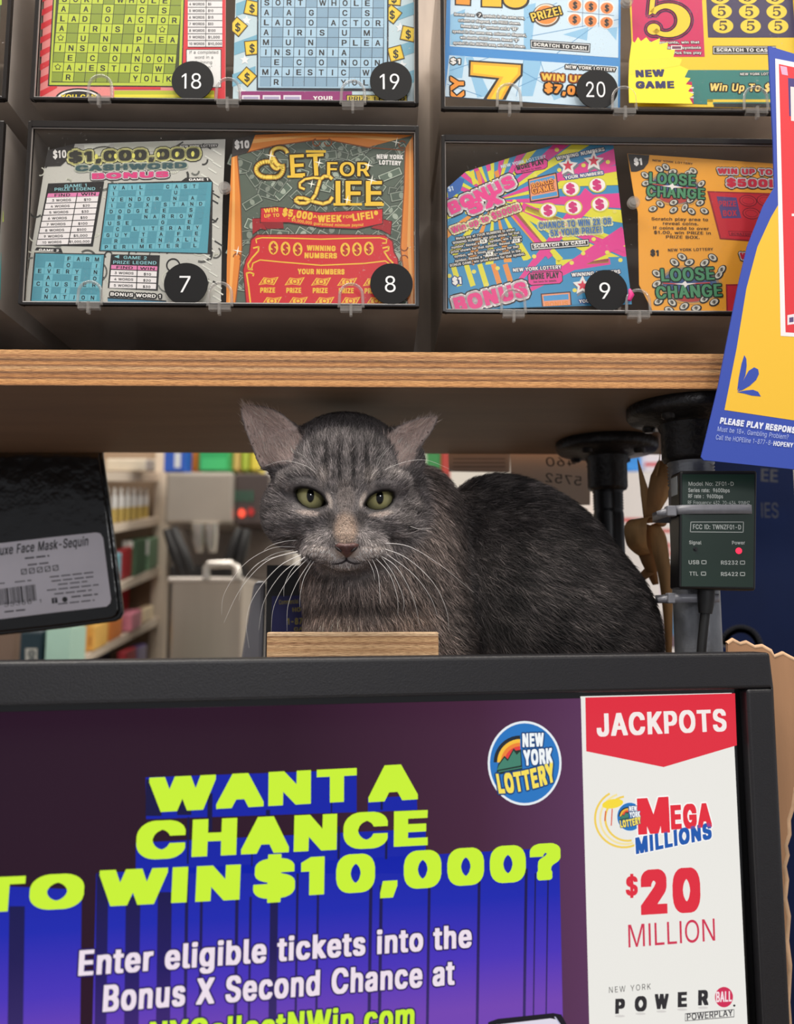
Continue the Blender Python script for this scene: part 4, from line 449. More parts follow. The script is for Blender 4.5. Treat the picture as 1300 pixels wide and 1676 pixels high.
# ================================================================ the shop shell
def wood_edge(name, plies, scale=1.0):
    m = bpy.data.materials.new(name); m.use_nodes = True; nt = m.node_tree; b = nt.nodes['Principled BSDF']
    tc = nt.nodes.new('ShaderNodeTexCoord'); sp = nt.nodes.new('ShaderNodeSeparateXYZ'); nt.links.new(tc.outputs['Object'], sp.inputs[0])
    mp = nt.nodes.new('ShaderNodeMapping'); mp.inputs['Scale'].default_value = (14, 14, 220); nt.links.new(tc.outputs['Object'], mp.inputs[0])
    n = nt.nodes.new('ShaderNodeTexNoise'); n.inputs['Scale'].default_value = 5; n.inputs['Detail'].default_value = 6; nt.links.new(mp.outputs[0], n.inputs['Vector'])
    ma = nt.nodes.new('ShaderNodeMath'); ma.operation = 'MULTIPLY_ADD'; ma.inputs[1].default_value = scale
    nm = nt.nodes.new('ShaderNodeMath'); nm.operation = 'MULTIPLY_ADD'; nm.inputs[1].default_value = 0.05; nm.inputs[2].default_value = -0.025
    nt.links.new(n.outputs['Fac'], nm.inputs[0]); nt.links.new(sp.outputs['Z'], ma.inputs[0]); nt.links.new(nm.outputs[0], ma.inputs[2])
    r = nt.nodes.new('ShaderNodeValToRGB'); els = r.color_ramp.elements
    els[0].position = 0; els[0].color = (*lin(plies[0][1]), 1); els[1].position = 1; els[1].color = (*lin(plies[-1][1]), 1)
    for p, c in plies[1:-1]:
        e = els.new(p); e.color = (*lin(c), 1)
    nt.links.new(ma.outputs[0], r.inputs[0])
    mp2 = nt.nodes.new('ShaderNodeMapping'); mp2.inputs['Scale'].default_value = (60, 60, 900); nt.links.new(tc.outputs['Object'], mp2.inputs[0])
    n2 = nt.nodes.new('ShaderNodeTexNoise'); n2.inputs['Scale'].default_value = 4; n2.inputs['Detail'].default_value = 5; nt.links.new(mp2.outputs[0], n2.inputs['Vector'])
    r2 = nt.nodes.new('ShaderNodeValToRGB'); r2.color_ramp.elements[0].position = 0.3; r2.color_ramp.elements[0].color = (0.5, 0.42, 0.36, 1)
    r2.color_ramp.elements[1].position = 0.55; r2.color_ramp.elements[1].color = (1, 1, 1, 1); nt.links.new(n2.outputs['Fac'], r2.inputs[0])
    mu = nt.nodes.new('ShaderNodeMixRGB'); mu.blend_type = 'MULTIPLY'; mu.inputs[0].default_value = 1
    nt.links.new(r.outputs[0], mu.inputs[1]); nt.links.new(r2.outputs[0], mu.inputs[2]); nt.links.new(mu.outputs[0], b.inputs['Base Color'])
    b.inputs['Roughness'].default_value = 0.75
    bp = nt.nodes.new('ShaderNodeBump'); bp.inputs['Strength'].default_value = 0.5; bp.inputs['Distance'].default_value = 0.001
    nt.links.new(n2.outputs['Fac'], bp.inputs['Height']); nt.links.new(bp.outputs[0], b.inputs['Normal'])
    return m
def six(mb, lo, hi, pl, mats):
    """box in (u, w, v) of a plane; mats = front, back, bottom, top, ends"""
    (a, b, c), (d, e, g) = lo, hi
    vs = [pl.at(x, z, y) for x in (a, d) for y in (b, e) for z in (c, g)]
    for f, m in zip([(2, 6, 7, 3), (0, 1, 5, 4), (0, 4, 6, 2), (1, 3, 7, 5), (0, 2, 3, 1), (4, 5, 7, 6)], [mats[0], mats[1], mats[2], mats[3], mats[4], mats[4]]):
        mb.add(vs, [f], m)
def structure(o): o['kind'] = 'structure'; return o
FLOORC = M((150, 140, 128), 0.5, var=0.08, scale=4)
b = MB(); b.box((-3, -2.2, -0.05), (3, 3.2, 0), FLOORC); structure(b.build('floor'))
b = MB(); b.box((-3, -2.2, 2.7), (3, 3.2, 2.75), M((225, 222, 215), 0.9, var=0.03, scale=6)); structure(b.build('ceiling'))
b = MB(); b.box((-3, 3.2, 0), (3, 3.28, 2.7), M((222, 216, 206), 0.85, var=0.04, scale=5)); structure(b.build('wall_back'))

# counter that carries the pipe shelving and the screen
b = MB(); b.box((-0.95, 0.2, 0.76), (0.75, 0.74, 0.80), M((92, 74, 60), 0.45, var=0.15, scale=9, stretch=(1, 8, 8)))
for x in (-0.93, 0.71):
    b.box((x, 0.22, 0.0), (x + 0.02, 0.72, 0.76), M((92, 74, 60), 0.45, var=0.15, scale=9, stretch=(1, 8, 8)))
tag(b.build('sales_counter'), 'brown wooden sales counter carrying the screen and the pipe shelving', 'counter')

# ---------------------------------------------------------------- plywood shelf under the dispensers
SHB, SHT = 0.1235, 0.1437
SP = Plane((0, 0.447, EYE), 0.02)
PLY = wood_edge('ply_edge', [(0, (150, 105, 66)), (0.06, (216, 154, 94)), (0.16, (224, 166, 106)), (0.2, (132, 88, 56)), (0.27, (206, 144, 86)), (0.36, (122, 84, 58)),
                             (0.42, (214, 156, 98)), (0.5, (216, 172, 124)), (0.56, (140, 96, 64)), (0.62, (216, 154, 94)), (0.72, (120, 82, 56)), (0.78, (200, 150, 100)), (0.84, (176, 122, 80)), (0.9, (222, 168, 112)), (1, (226, 170, 112))], 49.5)
VENEER = M((122, 97, 75), 0.6, var=0.12, scale=7, stretch=(1, 7, 1), bump=0.1)
b = MB(); six(b, (-0.8, -0.195, SHB), (0.52, 0.0, SHT), SP, [PLY, PLY, VENEER, VENEER, PLY])
shelf = tag(b.build('plywood_shelf'), 'thick plywood shelf with raw layered edge above the cat', 'shelf')
# lower board the cat sits on
LB = EYE - 0.063
b = MB()
def notch(px, Y):
    x, y = P(px, 700, Y)[:2]; q = np.array([x, y, EYE]) - SP.o; return q @ SP.u, -(q @ np.array([-SP.u[1], SP.u[0], 0]))
(fu, fw), (ru, rw) = notch(1128, 0.49), notch(992, 0.594)
ol = [(-0.8, -0.012), (fu - 0.0145, -0.012), (fu - 0.0145, fw - 0.0145), (fu + 0.0145, fw - 0.0145), (fu + 0.0145, -0.012), (0.52, -0.012), (0.52, -0.215), (ru + 0.012, -0.215), (ru + 0.012, rw + 0.012), (ru - 0.012, rw + 0.012), (ru - 0.012, -0.215), (-0.8, -0.215)]
vs = [SP.at(u, -0.083 - 0.0, w) for u, w in ol] + [SP.at(u, -0.063, w) for u, w in ol]
for v_, q_ in zip(vs, [-0.083] * 12 + [-0.063] * 12): v_[2] = EYE + q_
n_ = len(ol); b.add(vs, [tuple(range(n_)), tuple(range(2 * n_ - 1, n_ - 1, -1))], VENEER); b.add(vs, [(k, (k + 1) % n_, n_ + (k + 1) % n_, n_ + k) for k in range(n_)], PLY)
tag(b.build('lower_shelf'), 'lower plywood board the cat sits on behind the screen', 'shelf')

# ---------------------------------------------------------------- pipe legs with flanges
IRON = M((44, 42, 42), 0.42, metal=0.6, var=0.3, scale=70, bump=0.4, bscale=260)
GALV = M((132, 134, 138), 0.4, metal=0.55, var=0.3, scale=45, bump=0.25, bscale=200)
DARKPIPE = M((26, 26, 28), 0.35, metal=0.5, var=0.2, scale=60)
def pipe_leg(px, Y, fr, pr, nr, label, pm, nl):
    z = EYE + SHB
    c = P(px, 700, Y); x, y = c[0], c[1]
    t = thing('pipe_leg', (x, y, 0.80), label, 'shelf leg', None)
    m = MB(); m.lathe([(fr * 0.96, 0), (fr, -0.001), (fr, -0.006), (fr * 0.95, -0.0085), (fr * 0.55, -0.0105), (nr * 1.12, -0.012)], (x, y, z), IRON, 56)
    for k in range(4):
        a = math.pi / 4 + k * math.pi / 2; bx, by = x + fr * 0.72 * math.cos(a), y + fr * 0.72 * math.sin(a)
        m.lathe([(0.004, 0), (0.004, -0.0115), (0.0025, -0.0125)], (bx, by, z), IRON, 12)
    m.build('flange', t)
    m = MB(); m.lathe([(nr * 1.1, -0.011), (nr * 1.08, -0.014), (nr, -0.016), (nr, -nl), (nr * 0.94, -nl - 0.002), (pr, -nl - 0.003)], (x, y, z), IRON, 40); m.build('collar', t)
    prof = [(pr, -nl)]
    for k in range(7):
        prof += [(pr * 1.02, -nl - 0.004 - k * 0.002), (pr * 0.94, -nl - 0.005 - k * 0.002)]
    prof += [(pr, -nl - 0.02), (pr, 0.80 - z)]
    m = MB(); m.lathe(prof, (x, y, z), pm, 36); m.build('pipe', t)
    return x, y
FPX_X, FPX_Y = pipe_leg(1128, 0.49, 0.0365, 0.0134, 0.0165, 'galvanized pipe leg in front with black flange, wireless module strapped to it', GALV, 0.032)
pipe_leg(992, 0.594, 0.0365, 0.0108, 0.0142, 'thin black pipe leg rising behind the cat, dark flange under the shelf', DARKPIPE, 0.034)

# ---------------------------------------------------------------- dispensers
BLP = Plane((0, 0.442, EYE), 0.02)
BRP = Plane((0.026, 0.455, EYE), 0.02)
RACK = M((168, 152, 138), 0.45, var=0.15, scale=20, stretch=(6, 6, 1))
def smoky(c, k):
    mt = M(c, 0.14, var=0.25, scale=14).copy(); nt = mt.node_tree; tr = nt.nodes.new('ShaderNodeBsdfTransparent'); tr.inputs[0].default_value = (0.8, 0.77, 0.74, 1)
    mx = nt.nodes.new('ShaderNodeMixShader'); mx.inputs[0].default_value = k; o = nt.nodes['Material Output']
    nt.links.new(tr.outputs[0], mx.inputs[1]); nt.links.new(nt.nodes['Principled BSDF'].outputs[0], mx.inputs[2]); nt.links.new(mx.outputs[0], o.inputs[0]); return mt
SMOKE = smoky((188, 178, 170), 0.62); SMOKE2 = smoky((216, 204, 192), 0.55)
RIMD = M((38, 35, 34), 0.18)
EDGE = M((158, 150, 144), 0.2)  # pale colour on the raised lid border paints its highlight line
LID = clear_plastic('lid_plastic', dust=0.006)
CLIPM = clear_plastic('clip_plastic', (0.86, 0.86, 0.86), 0.22, 0.05, speck=False, fres=1.6)
def z_of(pl, x, y): return pl.px(x, y)[1]
rack = thing('dispenser_rack', BLP.at(-0.16, SHT, -0.13), 'brown backboard rack standing on the plywood shelf holding the dispensers', 'rack')
t = MB(); t.box((-0.75, -0.135, SHT), (0.42, -0.1235, 0.56), RACK, BLP); t.build('backboard', rack)
zl0, zl1 = z_of(BLP, 360, 500), z_of(BLP, 360, 200)
zr0, zr1 = z_of(BRP, 960, 512), z_of(BRP, 960, 213)
zu0 = z_of(BLP, 360, 166); zv0 = z_of(BRP, 960, 181)
H = 0.1075
def rail(pl, u0, u1, v0, v1):
    t = MB(); t.box((u0, -0.105, v0 + 0.0002), (u1, -0.085, v1 - 0.0002), RACK, pl); t.build('rail', rack)
for u_ in (-0.40, -0.25, -0.19, -0.02):
    rail(BLP, u_, u_ + 0.02, SHT, zl0); rail(BLP, u_, u_ + 0.02, zl0 + H, zu0)
for u_ in (0.02, 0.18):
    rail(BRP, u_, u_ + 0.02, SHT, zr0); rail(BRP, u_, u_ + 0.02, zr0 + H, zv0)
def sticker(lid, pl, cx, cy, r, num):
    c = pl.px(cx, cy); R = np.linalg.norm(pl.px(cx + r, cy) - c)
    m = MB(); m.prism([(c[0] + R * math.cos(k * math.pi / 24), c[1] + R * math.sin(k * math.pi / 24)) for k in range(48)], pl, -0.001, -0.0004, M((20, 19, 20), 0.6, spec=0.2))
    s = Sheet(pl, mb=m, w=-0.0004)
    w = r * (0.92 if len(num) == 2 else 0.5); h = r * 0.78
    s.text(num, cx - w / 2 - 2, cy + h / 2, cx + w / 2 - 2, cy + h / 2, h, (236, 236, 236), 1.5, 0.006)
    o = s.build('number_sticker', lid); return o
def latch(lid, pl, cx, cy, w=22, h=42):
    """clear tongue catch: an arched loop above a small snap"""
    m = MB(); c = pl.px(cx, cy); k = np.linalg.norm(pl.px(cx + 10, cy) - c) / 10
    pts = [(-w / 2 * 1.05, h * 0.55)] + [(w / 2 * 1.0 * -math.cos(a), h * 0.05 - h * 0.45 * math.sin(a)) for a in [math.pi * i / 12 for i in range(13)]] + [(w / 2 * 1.05, h * 0.55)]
    m.tube([pl.at(c[0] + x * k * 1.7, c[1] - y * k, 0.0008) for x, y in pts], 0.0009, CLIPM, 8)
    m.box((c[0] - w * 0.8 * k, -0.001, c[1] - h * 0.72 * k), (c[0] + w * 0.8 * k, 0.0022, c[1] - h * 0.5 * k), CLIPM, pl)
    m.box((c[0] - 2.2 * k, 0.0002, c[1] - h * 0.92 * k), (c[0] + 2.2 * k, 0.003, c[1] - h * 0.45 * k), CLIPM, pl)
    m.build('latch', lid)
def knob(lid, pl, cx, cy, r=10):
    c = pl.px(cx, cy); m = MB(); k = np.linalg.norm(pl.px(cx + 10, cy) - c) / 10 * r
    for q, w in ((1.0, 0.0012), (0.6, 0.002)):
        m.prism([(c[0] + q * k * math.cos(a), c[1] + q * k * math.sin(a)) for a in [math.pi * i / 10 for i in range(20)]], pl, -0.001, w, CLIPM, True)
    m.build('pivot', lid)
def dispenser(pl, u0, u1, v0, v1, label, smoke, nums=(), latches=(), knobs=(), depth=0.122):
    root = thing('ticket_dispenser', pl.at((u0 + u1) / 2, v0, -0.06), label, 'ticket dispenser', 'acrylic ticket dispensers')
    th = 0.0018; m = MB()
    m.box((u0, -depth, v0), (u1, -depth + th, v1), smoke, pl)
    m.box((u0, -depth + th, v0), (u1, -0.003, v0 + th), smoke, pl); m.box((u0, -depth + th, v1 - th), (u1, -0.003, v1), smoke, pl)
    m.box((u0, -depth + th, v0 + th), (u0 + th, -0.003, v1 - th), smoke, pl); m.box((u1 - th, -depth + th, v0 + th), (u1, -0.003, v1 - th), smoke, pl)
    um = (u0 + u1) / 2
    m.box((um - 0.001, -depth + th, v0 + th), (um + 0.001, -0.03, v1 - 0.03), smoke, pl)
    m.build('tray', root)
    m = MB(); r = 0.0021
    m.box((u0, -0.003, v0), (u0 + r, 0.0005, v1), RIMD, pl); m.box((u1 - r, -0.003, v0), (u1, 0.0005, v1), RIMD, pl)
    m.box((u0 + r, -0.003, v1 - r * 1.6), (u1 - r, 0.0005, v1), RIMD, pl); m.box((u0 + r, -0.003, v0), (u1 - r, 0.0005, v0 + r * 0.7), RIMD, pl)
    m.build('rim', root, bevel=0.0004)
    m = MB(); a, bb, c, d = u0 + r, u1 - r, v0 + r * 0.7, v1 - r * 1.6
    m.box((a, -0.0024, c), (bb, -0.0012, d), LID, pl)
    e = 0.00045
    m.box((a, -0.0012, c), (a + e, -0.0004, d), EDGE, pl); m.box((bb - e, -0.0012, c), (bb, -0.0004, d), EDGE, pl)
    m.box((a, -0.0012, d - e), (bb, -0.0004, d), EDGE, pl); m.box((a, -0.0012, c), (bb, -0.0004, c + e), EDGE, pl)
    lid = m.build('lid', root)
    for n in nums: sticker(lid, pl, *n)
    for l in latches: latch(lid, pl, *l)
    for k in knobs: knob(lid, pl, *k)
    return root
UL0, UL1 = -0.2090, 0.0125
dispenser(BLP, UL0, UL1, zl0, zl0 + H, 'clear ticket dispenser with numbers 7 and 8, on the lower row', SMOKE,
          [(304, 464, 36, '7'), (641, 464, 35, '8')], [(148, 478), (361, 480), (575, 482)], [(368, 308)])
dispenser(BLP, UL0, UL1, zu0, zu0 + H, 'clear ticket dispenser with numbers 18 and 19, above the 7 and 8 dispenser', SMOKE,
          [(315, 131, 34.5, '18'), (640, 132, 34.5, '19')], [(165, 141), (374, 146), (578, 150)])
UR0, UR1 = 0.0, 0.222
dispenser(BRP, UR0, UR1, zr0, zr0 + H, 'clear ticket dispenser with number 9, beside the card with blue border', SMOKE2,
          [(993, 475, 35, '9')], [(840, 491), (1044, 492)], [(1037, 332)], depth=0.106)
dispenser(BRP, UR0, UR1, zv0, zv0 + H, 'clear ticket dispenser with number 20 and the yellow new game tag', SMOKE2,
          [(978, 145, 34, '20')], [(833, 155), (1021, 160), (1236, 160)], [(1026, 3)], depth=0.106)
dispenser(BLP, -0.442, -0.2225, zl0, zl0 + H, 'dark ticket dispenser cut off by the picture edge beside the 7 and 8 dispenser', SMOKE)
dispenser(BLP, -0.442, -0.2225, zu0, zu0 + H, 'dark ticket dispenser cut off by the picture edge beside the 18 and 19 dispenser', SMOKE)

# ================================================================ scratch tickets behind the lids
BK = (28, 26, 28); WH = (240, 236, 232)
def ticket(s, label):
    o = s.build('scratch_ticket'); return tag(o, label, 'scratch ticket', 'scratch tickets behind the dispenser lids')
def crossword(s, rows, x0, y0, dx, dy, ex, ey, hl, lit, dark, lineC, L=2, ink=(38, 36, 38), bold=0.03):
    """rows of letters; cell (c, r) centred at x0 + c*dx + r*ex, y0 + c*dy + r*ey"""
    for r, row in enumerate(rows):
        for c, ch in enumerate(row):
            cx, cy = x0 + c * dx + r * ex, y0 + c * dy + r * ey
            g = 0.94
            q = [(cx + sx * dx * g / 2 + sy * ex * g / 2, cy + sx * dy * g / 2 + sy * ey * g / 2) for sx, sy in ((-1, -1), (1, -1), (1, 1), (-1, 1))]
            s.poly(q, dark if ch == '.' else lit, L)
            if ch == '*': s.star(cx, cy, hl * 0.6, hl * 0.36, 5, ink, L + 1); s.star(cx, cy, hl * 0.4, hl * 0.25, 5, lit, L + 1.5)
            elif ch != '.':
                w = hl * {'I': 0.2, 'J': 0.65, 'W': 1.15, 'M': 1.0}.get(ch, 0.82)
                s.text(ch, cx - w / 2, cy + hl / 2, cx + w / 2, cy + hl / 2 + dy * 0.5, hl, ink, L + 1, bold)
T_L = BLP.off(-0.0052); T_R = BRP.off(-0.0052)

# ---- 18: green letter grid
s = Sheet(T_L).frame(0, 0, 3.42)
s.clip([(150, -420), (1275, -420), (1270, 556), (205, 552)])
s.base([(265, -400), (1265, -400), (1262, 557), (222, 552)], (238, 142, 140))
for i in range(9):
    y = -60 + i * 75; s.poly([(225, y + 45), (320, y), (320, y + 26), (225, y + 80)], (222, 52, 62), 1)
s.poly([(1030, -400), (1262, -400), (1260, 556), (1020, 556)], (222, 50, 62), 1.2)
s.poly([(320, -400), (1046, -400), (1020, 488), (268, 482)], BK, 1.6)
s.poly([(326, -400), (1040, -400), (1014, 482), (276, 476)], (190, 205, 70), 1.8)
s.poly([(336, -400), (1028, -400), (1000, 466), (288, 462)], (58, 64, 30), 1.9)
BL_ = ['...........'] * 7
G18 = BL_ + ['SORT.WHOLE.', 'A.A.G..C.S.', 'LAD.O.ACTOR', 'A.IRIS.U.*.', '*.U.N..PLEA', 'INSIGNIA...', '.E.C.O.NOON', '*AJESTIC.W.', '.R.....YOLK']
crossword(s, G18, 361 + 7 * 5.2, -6 - 7 * 54.6, 62.6, 1.0, -5.2, 54.6, 33, (194, 210, 66), (140, 158, 52), BK)
s.rect(1052, -60, 1245, 262, (235, 232, 232), 2)
for i, (a, bb) in enumerate([('3 WORDS', '$3'), ('4 WORDS', '$5'), ('5 WORDS', '$10'), ('6 WORDS', '$15'), ('7 WORDS', '$50'), ('8 WORDS', '$100'), ('9 WORDS', '$1,000'), ('10 WORDS', '$10,000')]):
    y = -8 + i * 37
    s.line([(1052, y + 13), (1245, y + 13)], 3, (60, 56, 60), 3); s.text(a, 1060, y + 2, 1145, y + 2, 15, (70, 66, 70), 3, 0.03)
    s.text(bb, 1165, y + 2, 1165 + 12 * len(bb) - 6, y + 2, 15, (70, 66, 70), 3, 0.03)
s.line([(1156, -60), (1152, 262)], 3, (60, 56, 60), 3)
s.rect(1042, 276, 1240, 492, BK, 2); s.rect(1046, 280, 1236, 488, (240, 238, 236), 2.2)
s.lines(['If a completed', 'word in a', '"winning', 'section"', 'offer', 'prize'], 1062, 1222, 302, 28, 18, (60, 58, 60), 3)
s.ell(440, 556, 132, 62, BK, 2.4); s.ell(440, 558, 122, 55, WH, 2.6); s.ell(440, 566, 112, 55, BK, 2.8)
s.text('YOU CAN', 340, 556, 538, 556, 28, (238, 214, 60), 3.2, 0.05)
s.rect(640, 508, 1200, 556, (190, 196, 50), 2); s.rect(640, 530, 1200, 545, (238, 222, 60), 2.2); s.rect(640, 488, 900, 500, (222, 52, 62), 2.3)
ticket(s, 'pink and red scratch ticket with lime green letter grid, behind sticker 18')

# ---- 19: blue letter grid
s = Sheet(T_L).frame(360, 0, 3.42)
s.clip([(70, -420), (1092, -420), (1092, 566), (70, 556)])
s.base([(98, -400), (1078, -400), (1092, 566), (72, 556)], (196, 216, 224))
for x, y in ((90, 20), (80, 240), (60, 420), (950, 60), (960, 270), (950, 440)):
    s.poly([(x, y), (x + 140, y - 50), (x + 140, y + 20), (x, y + 70)], (120, 176, 200), 1)
    s.star(x + 60, y + 95, 30, 13, 5, (236, 238, 240), 1.2)
for x, y, r in ((180, 45, 12), (100, 150, 40), (180, 268, -6), (152, 430, 42), (975, -10, 5), (965, 80, 38), (1055, 190, 12), (985, 300, -15)):
    a = math.radians(r); k = 46
    for q, col, L in ((k, BK, 1.6), (k * 0.9, (206, 166, 40), 1.8), (k * 0.8, (240, 206, 62), 2)):
        s.poly([(x + q * (i * math.cos(a) - j * math.sin(a)), y + q * (i * math.sin(a) + j * math.cos(a))) for i, j in ((-0.9, -0.9), (0.9, -0.9), (0.9, 0.9), (-0.9, 0.9))], col, L)
    s.text('$', x - 15, y + 26, x + 15, y + 26, 48, BK, 2.4, 0.03)
s.poly([(212, -400), (948, -400), (942, 510), (206, 506)], (28, 36, 52), 2.2)
s.poly([(220, -400), (938, -400), (934, 496), (214, 492)], (170, 202, 222), 2.4)
s.poly([(230, -400), (922, -400), (918, 486), (224, 484)], (72, 90, 106), 2.6)
G19 = BL_ + ['SORT.WHOLE.', 'A.A.G..C.S.', 'LAD.O.ACTOR', 'A.IRIS.U.M.', 'M.U.N..PLEA', 'INSIGNIA...', '.E.C.O.NOON', 'MAJESTIC.W.', '.R.....YOLK']
crossword(s, G19, 263 + 7 * 1.2, 14 - 7 * 55.6, 62.6, 0.4, -1.2, 55.6, 34, (172, 204, 226), (136, 168, 192), BK, L=2.8)
s.rect(108, 512, 740, 566, (146, 44, 112), 2.8)
for x in (124, 240, 356): s.rect(x, 534, x + 100, 566, (232, 222, 232), 3); s.rect(x + 8, 543, x + 92, 566, (168, 158, 190), 3.2)
s.text('YOUR', 522, 560, 632, 560, 22, WH, 3.4, 0.05)
s.rect(708, 532, 1050, 566, BK, 3); s.rect(713, 537, 1045, 566, (226, 200, 80), 3.2); s.text('PRIZE LEGEND', 722, 566, 1036, 566, 26, (40, 34, 30), 3.6, 0.03)
ticket(s, 'light blue scratch ticket with blue letter grid and yellow dollar tiles, behind sticker 19')

# ---- 20: sevens
s = Sheet(T_R).frame(700, 0, 4.0625)
OUT20 = [(140, -420), (1288, -420), (1280, 720), (106, 640)]
s.clip(OUT20); s.base(OUT20, (66, 142, 210))
for top, bot in ((-420, (312, 385)), ((368, 432), (640, 730))):
    if top == -420: q = [(160, -420), (1272, -420), (1268, 385), (148, 308)]
    else: q = [(145, 368), (1268, 442), (1266, 728), (112, 650)]
    s.poly(q, (206, 228, 244), 1)
for q in (((150, 100), (250, 60), (230, 300), (152, 300)), ((640, 40), (720, 20), (690, 330), (640, 330)), ((900, 230), (1070, 180), (1060, 270)), ((1190, 190), (1262, 180), (1255, 270)),
          ((150, 380), (250, 372), (230, 520), (140, 520)), ((640, 400), (760, 410), (700, 640), (620, 640)), ((250, 380), (300, 378), (420, 640), (330, 650)), ((800, 560), (960, 620), (840, 668))):
    s.poly(q, (146, 196, 230), 1.2)
for q in (((690, 240), (1270, 130)), ((860, 355), (1100, 180)), ((640, 400), (590, 640)), ((150, 470), (420, 380)), ((600, 580), (1000, 400)), ((750, 410), (830, 640)), ((620, 470), (780, 560)), ((130, 560), (360, 640)), ((660, 120), (860, 20))):
    s.line(q, 4, (88, 150, 200), 1.4)
for x0, ch in ((180, 'F'), (330, '2'), (505, '5')):
    pass
s.poly([(180, -60), (295, -60), (290, 42), (180, 36)], BK, 2); s.poly([(190, -60), (284, -60), (280, 34), (190, 28)], (240, 150, 40), 2.2)
s.poly([(352, -60), (500, -60), (500, 56), (352, 50)], BK, 2); s.poly([(364, -60), (490, -60), (490, 46), (364, 42)], (250, 190, 40), 2.2)
s.ell(586, 2, 92, 64, BK, 2); s.ell(584, -2, 78, 54, (250, 190, 40), 2.2)
s.lines(['Reveal three "7" symbols in the same row,', 'column or diagonal, win PRIZE shown.', 'Reveal two "7" symbols and a "$$"', 'symbol in the same row, column or diagonal,', 'win double PRIZE shown. Reveal "$"', 'symbol in the BONUS area, win PRIZE shown.'],
        166, 656, 104, 38, 20, (250, 250, 250), 3, 0.03, 0.055, ((34, 36, 46), 4))
s.ell(345, 100, 20, 20, (34, 36, 46), 3.1); s.text('7', 336, 112, 354, 114, 24, WH, 3.4, 0.04)
s.ell(790, 102, 92, 78, (90, 74, 66), 2); s.ell(788, 98, 82, 70, (240, 220, 200), 2.1); s.ell(788, 100, 74, 62, (240, 140, 50), 2.2)
s.text('PRIZE!', 698, 144, 896, 96, 58, (244, 200, 70), 3.4, 0.05, (BK, 9))
for r in range(-1, 2):
    for c in range(3):
        x, y = 980 + c * 106 - r * 2, 32 + r * 96 + c * 10
        s.ell(x, y, 50, 46, WH, 2); s.poly([(x + 42 * math.cos(a), y + (34 if math.sin(a) < 0 else 42) * math.sin(a)) for a in [i * math.pi / 8 for i in range(16)]], (226, 132, 66), 2.2)
        s.text('$', x - 15, y + 24, x + 15, y + 26, 46, BK, 2.6, 0.05)
for c in (1032, 1140): s.line([(c, 0), (c - 2, 180)], 2.5, (90, 110, 140), 2)
s.line([(930, 76), (1240, 104)], 2.5, (90, 110, 140), 2)
s.poly([(682, 264), (1084, 290), (1080, 352), (684, 322)], BK, 2); s.poly([(688, 270), (1078, 295), (1074, 346), (690, 317)], (230, 234, 240), 2.2); s.poly([(692, 275), (1073, 300), (1070, 340), (694, 312)], BK, 2.4)
s.text('SCRATCH TO CASH', 704, 306, 1056, 332, 24, WH, 3, 0.04)
s.text('$1', 150, 424, 218, 428, 38, WH, 3, 0.05, (BK, 7))
s.poly([(274, 400), (636, 424), (632, 505), (560, 580), (520, 665), (370, 660), (455, 530), (272, 510)], BK, 2)
s.poly([(288, 412), (620, 434), (618, 498), (545, 575), (498, 662), (392, 660), (478, 520), (284, 500)], (246, 176, 36), 2.2)
s.poly([(304, 430), (604, 450), (600, 490), (526, 572), (480, 660), (420, 660), (505, 512), (302, 486)], (250, 212, 44), 2.4)
s.text('KY', 246, 690, 240, 510, 84, (244, 150, 44), 3, 0.05, (BK, 9))
s.text('NEW YORK LOTTERY', 918, 456, 1250, 476, 24, WH, 3.2, 0.04, (BK, 8))
s.text('WIN UP TO', 756, 532, 1180, 560, 46, (250, 196, 70), 3.4, 0.05, ((196, 92, 30), 8))
s.text('WIN UP TO', 756, 532, 1180, 560, 46, BK, 2.0, 0.05, (BK, 14, 2.0))
s.text('$7,000!', 776, 612, 1130, 650, 62, (250, 150, 40), 3.4, 0.06, (BK, 13))
ticket(s, 'blue and white scratch ticket with large yellow numeral seven, behind sticker 20')

# ---- 21: yellow fives
s = Sheet(T_R).frame(980, 0, 4.0625)
OUT21 = [(188, -420), (1500, -420), (1500, 720), (240, 706)]
s.clip(OUT21); s.base(OUT21, (244, 204, 44))
s.poly([(204, -420), (668, -420), (706, 378), (232, 378)], (208, 26, 92), 1)
s.poly([(696, -420), (1262, -420), (1310, 250), (728, 250)], (58, 46, 86), 1)
def five(cx, cy, k, ink, L):
    s.poly([(cx - 30 * k, cy - 60 * k), (cx + 38 * k, cy - 60 * k), (cx + 44 * k, cy - 40 * k), (cx - 22 * k, cy - 40 * k), (cx - 26 * k, cy - 4 * k), (cx - 36 * k, cy + 2 * k)], ink, L)
    pts = [(cx - 31 * k, cy - 2 * k)]
    out = [(cx + 4 * k + 44 * k * math.cos(a), cy + 12 * k + 34 * k * math.sin(a)) for a in [math.radians(-150 + i * 12) for i in range(25)]]
    inn = [(cx - 2 * k + 24 * k * math.cos(a), cy + 12 * k + 24 * k * math.sin(a)) for a in [math.radians(-150 + i * 12) for i in range(25)]]
    for i in range(24): s.poly([out[i], out[i + 1], inn[i + 1], inn[i]], ink, L)
    s.ell(cx - 26 * k, cy + 30 * k, 13 * k, 11 * k, ink, L)
def five_big(k, ink, L, grow):
    for i in range(10 if grow else 1):
        a = i * math.pi / 5; five_c = (452 + grow * math.cos(a), 96 + grow * math.sin(a))
        five(five_c[0], five_c[1], k, ink, L)
five_big(3.3, (92, 40, 92), 1.6, 24); five_big(3.3, (206, 28, 92), 1.8, 14); five_big(3.3, (92, 40, 92), 1.9, 9); five_big(3.3, (246, 206, 44), 2.2, 0)
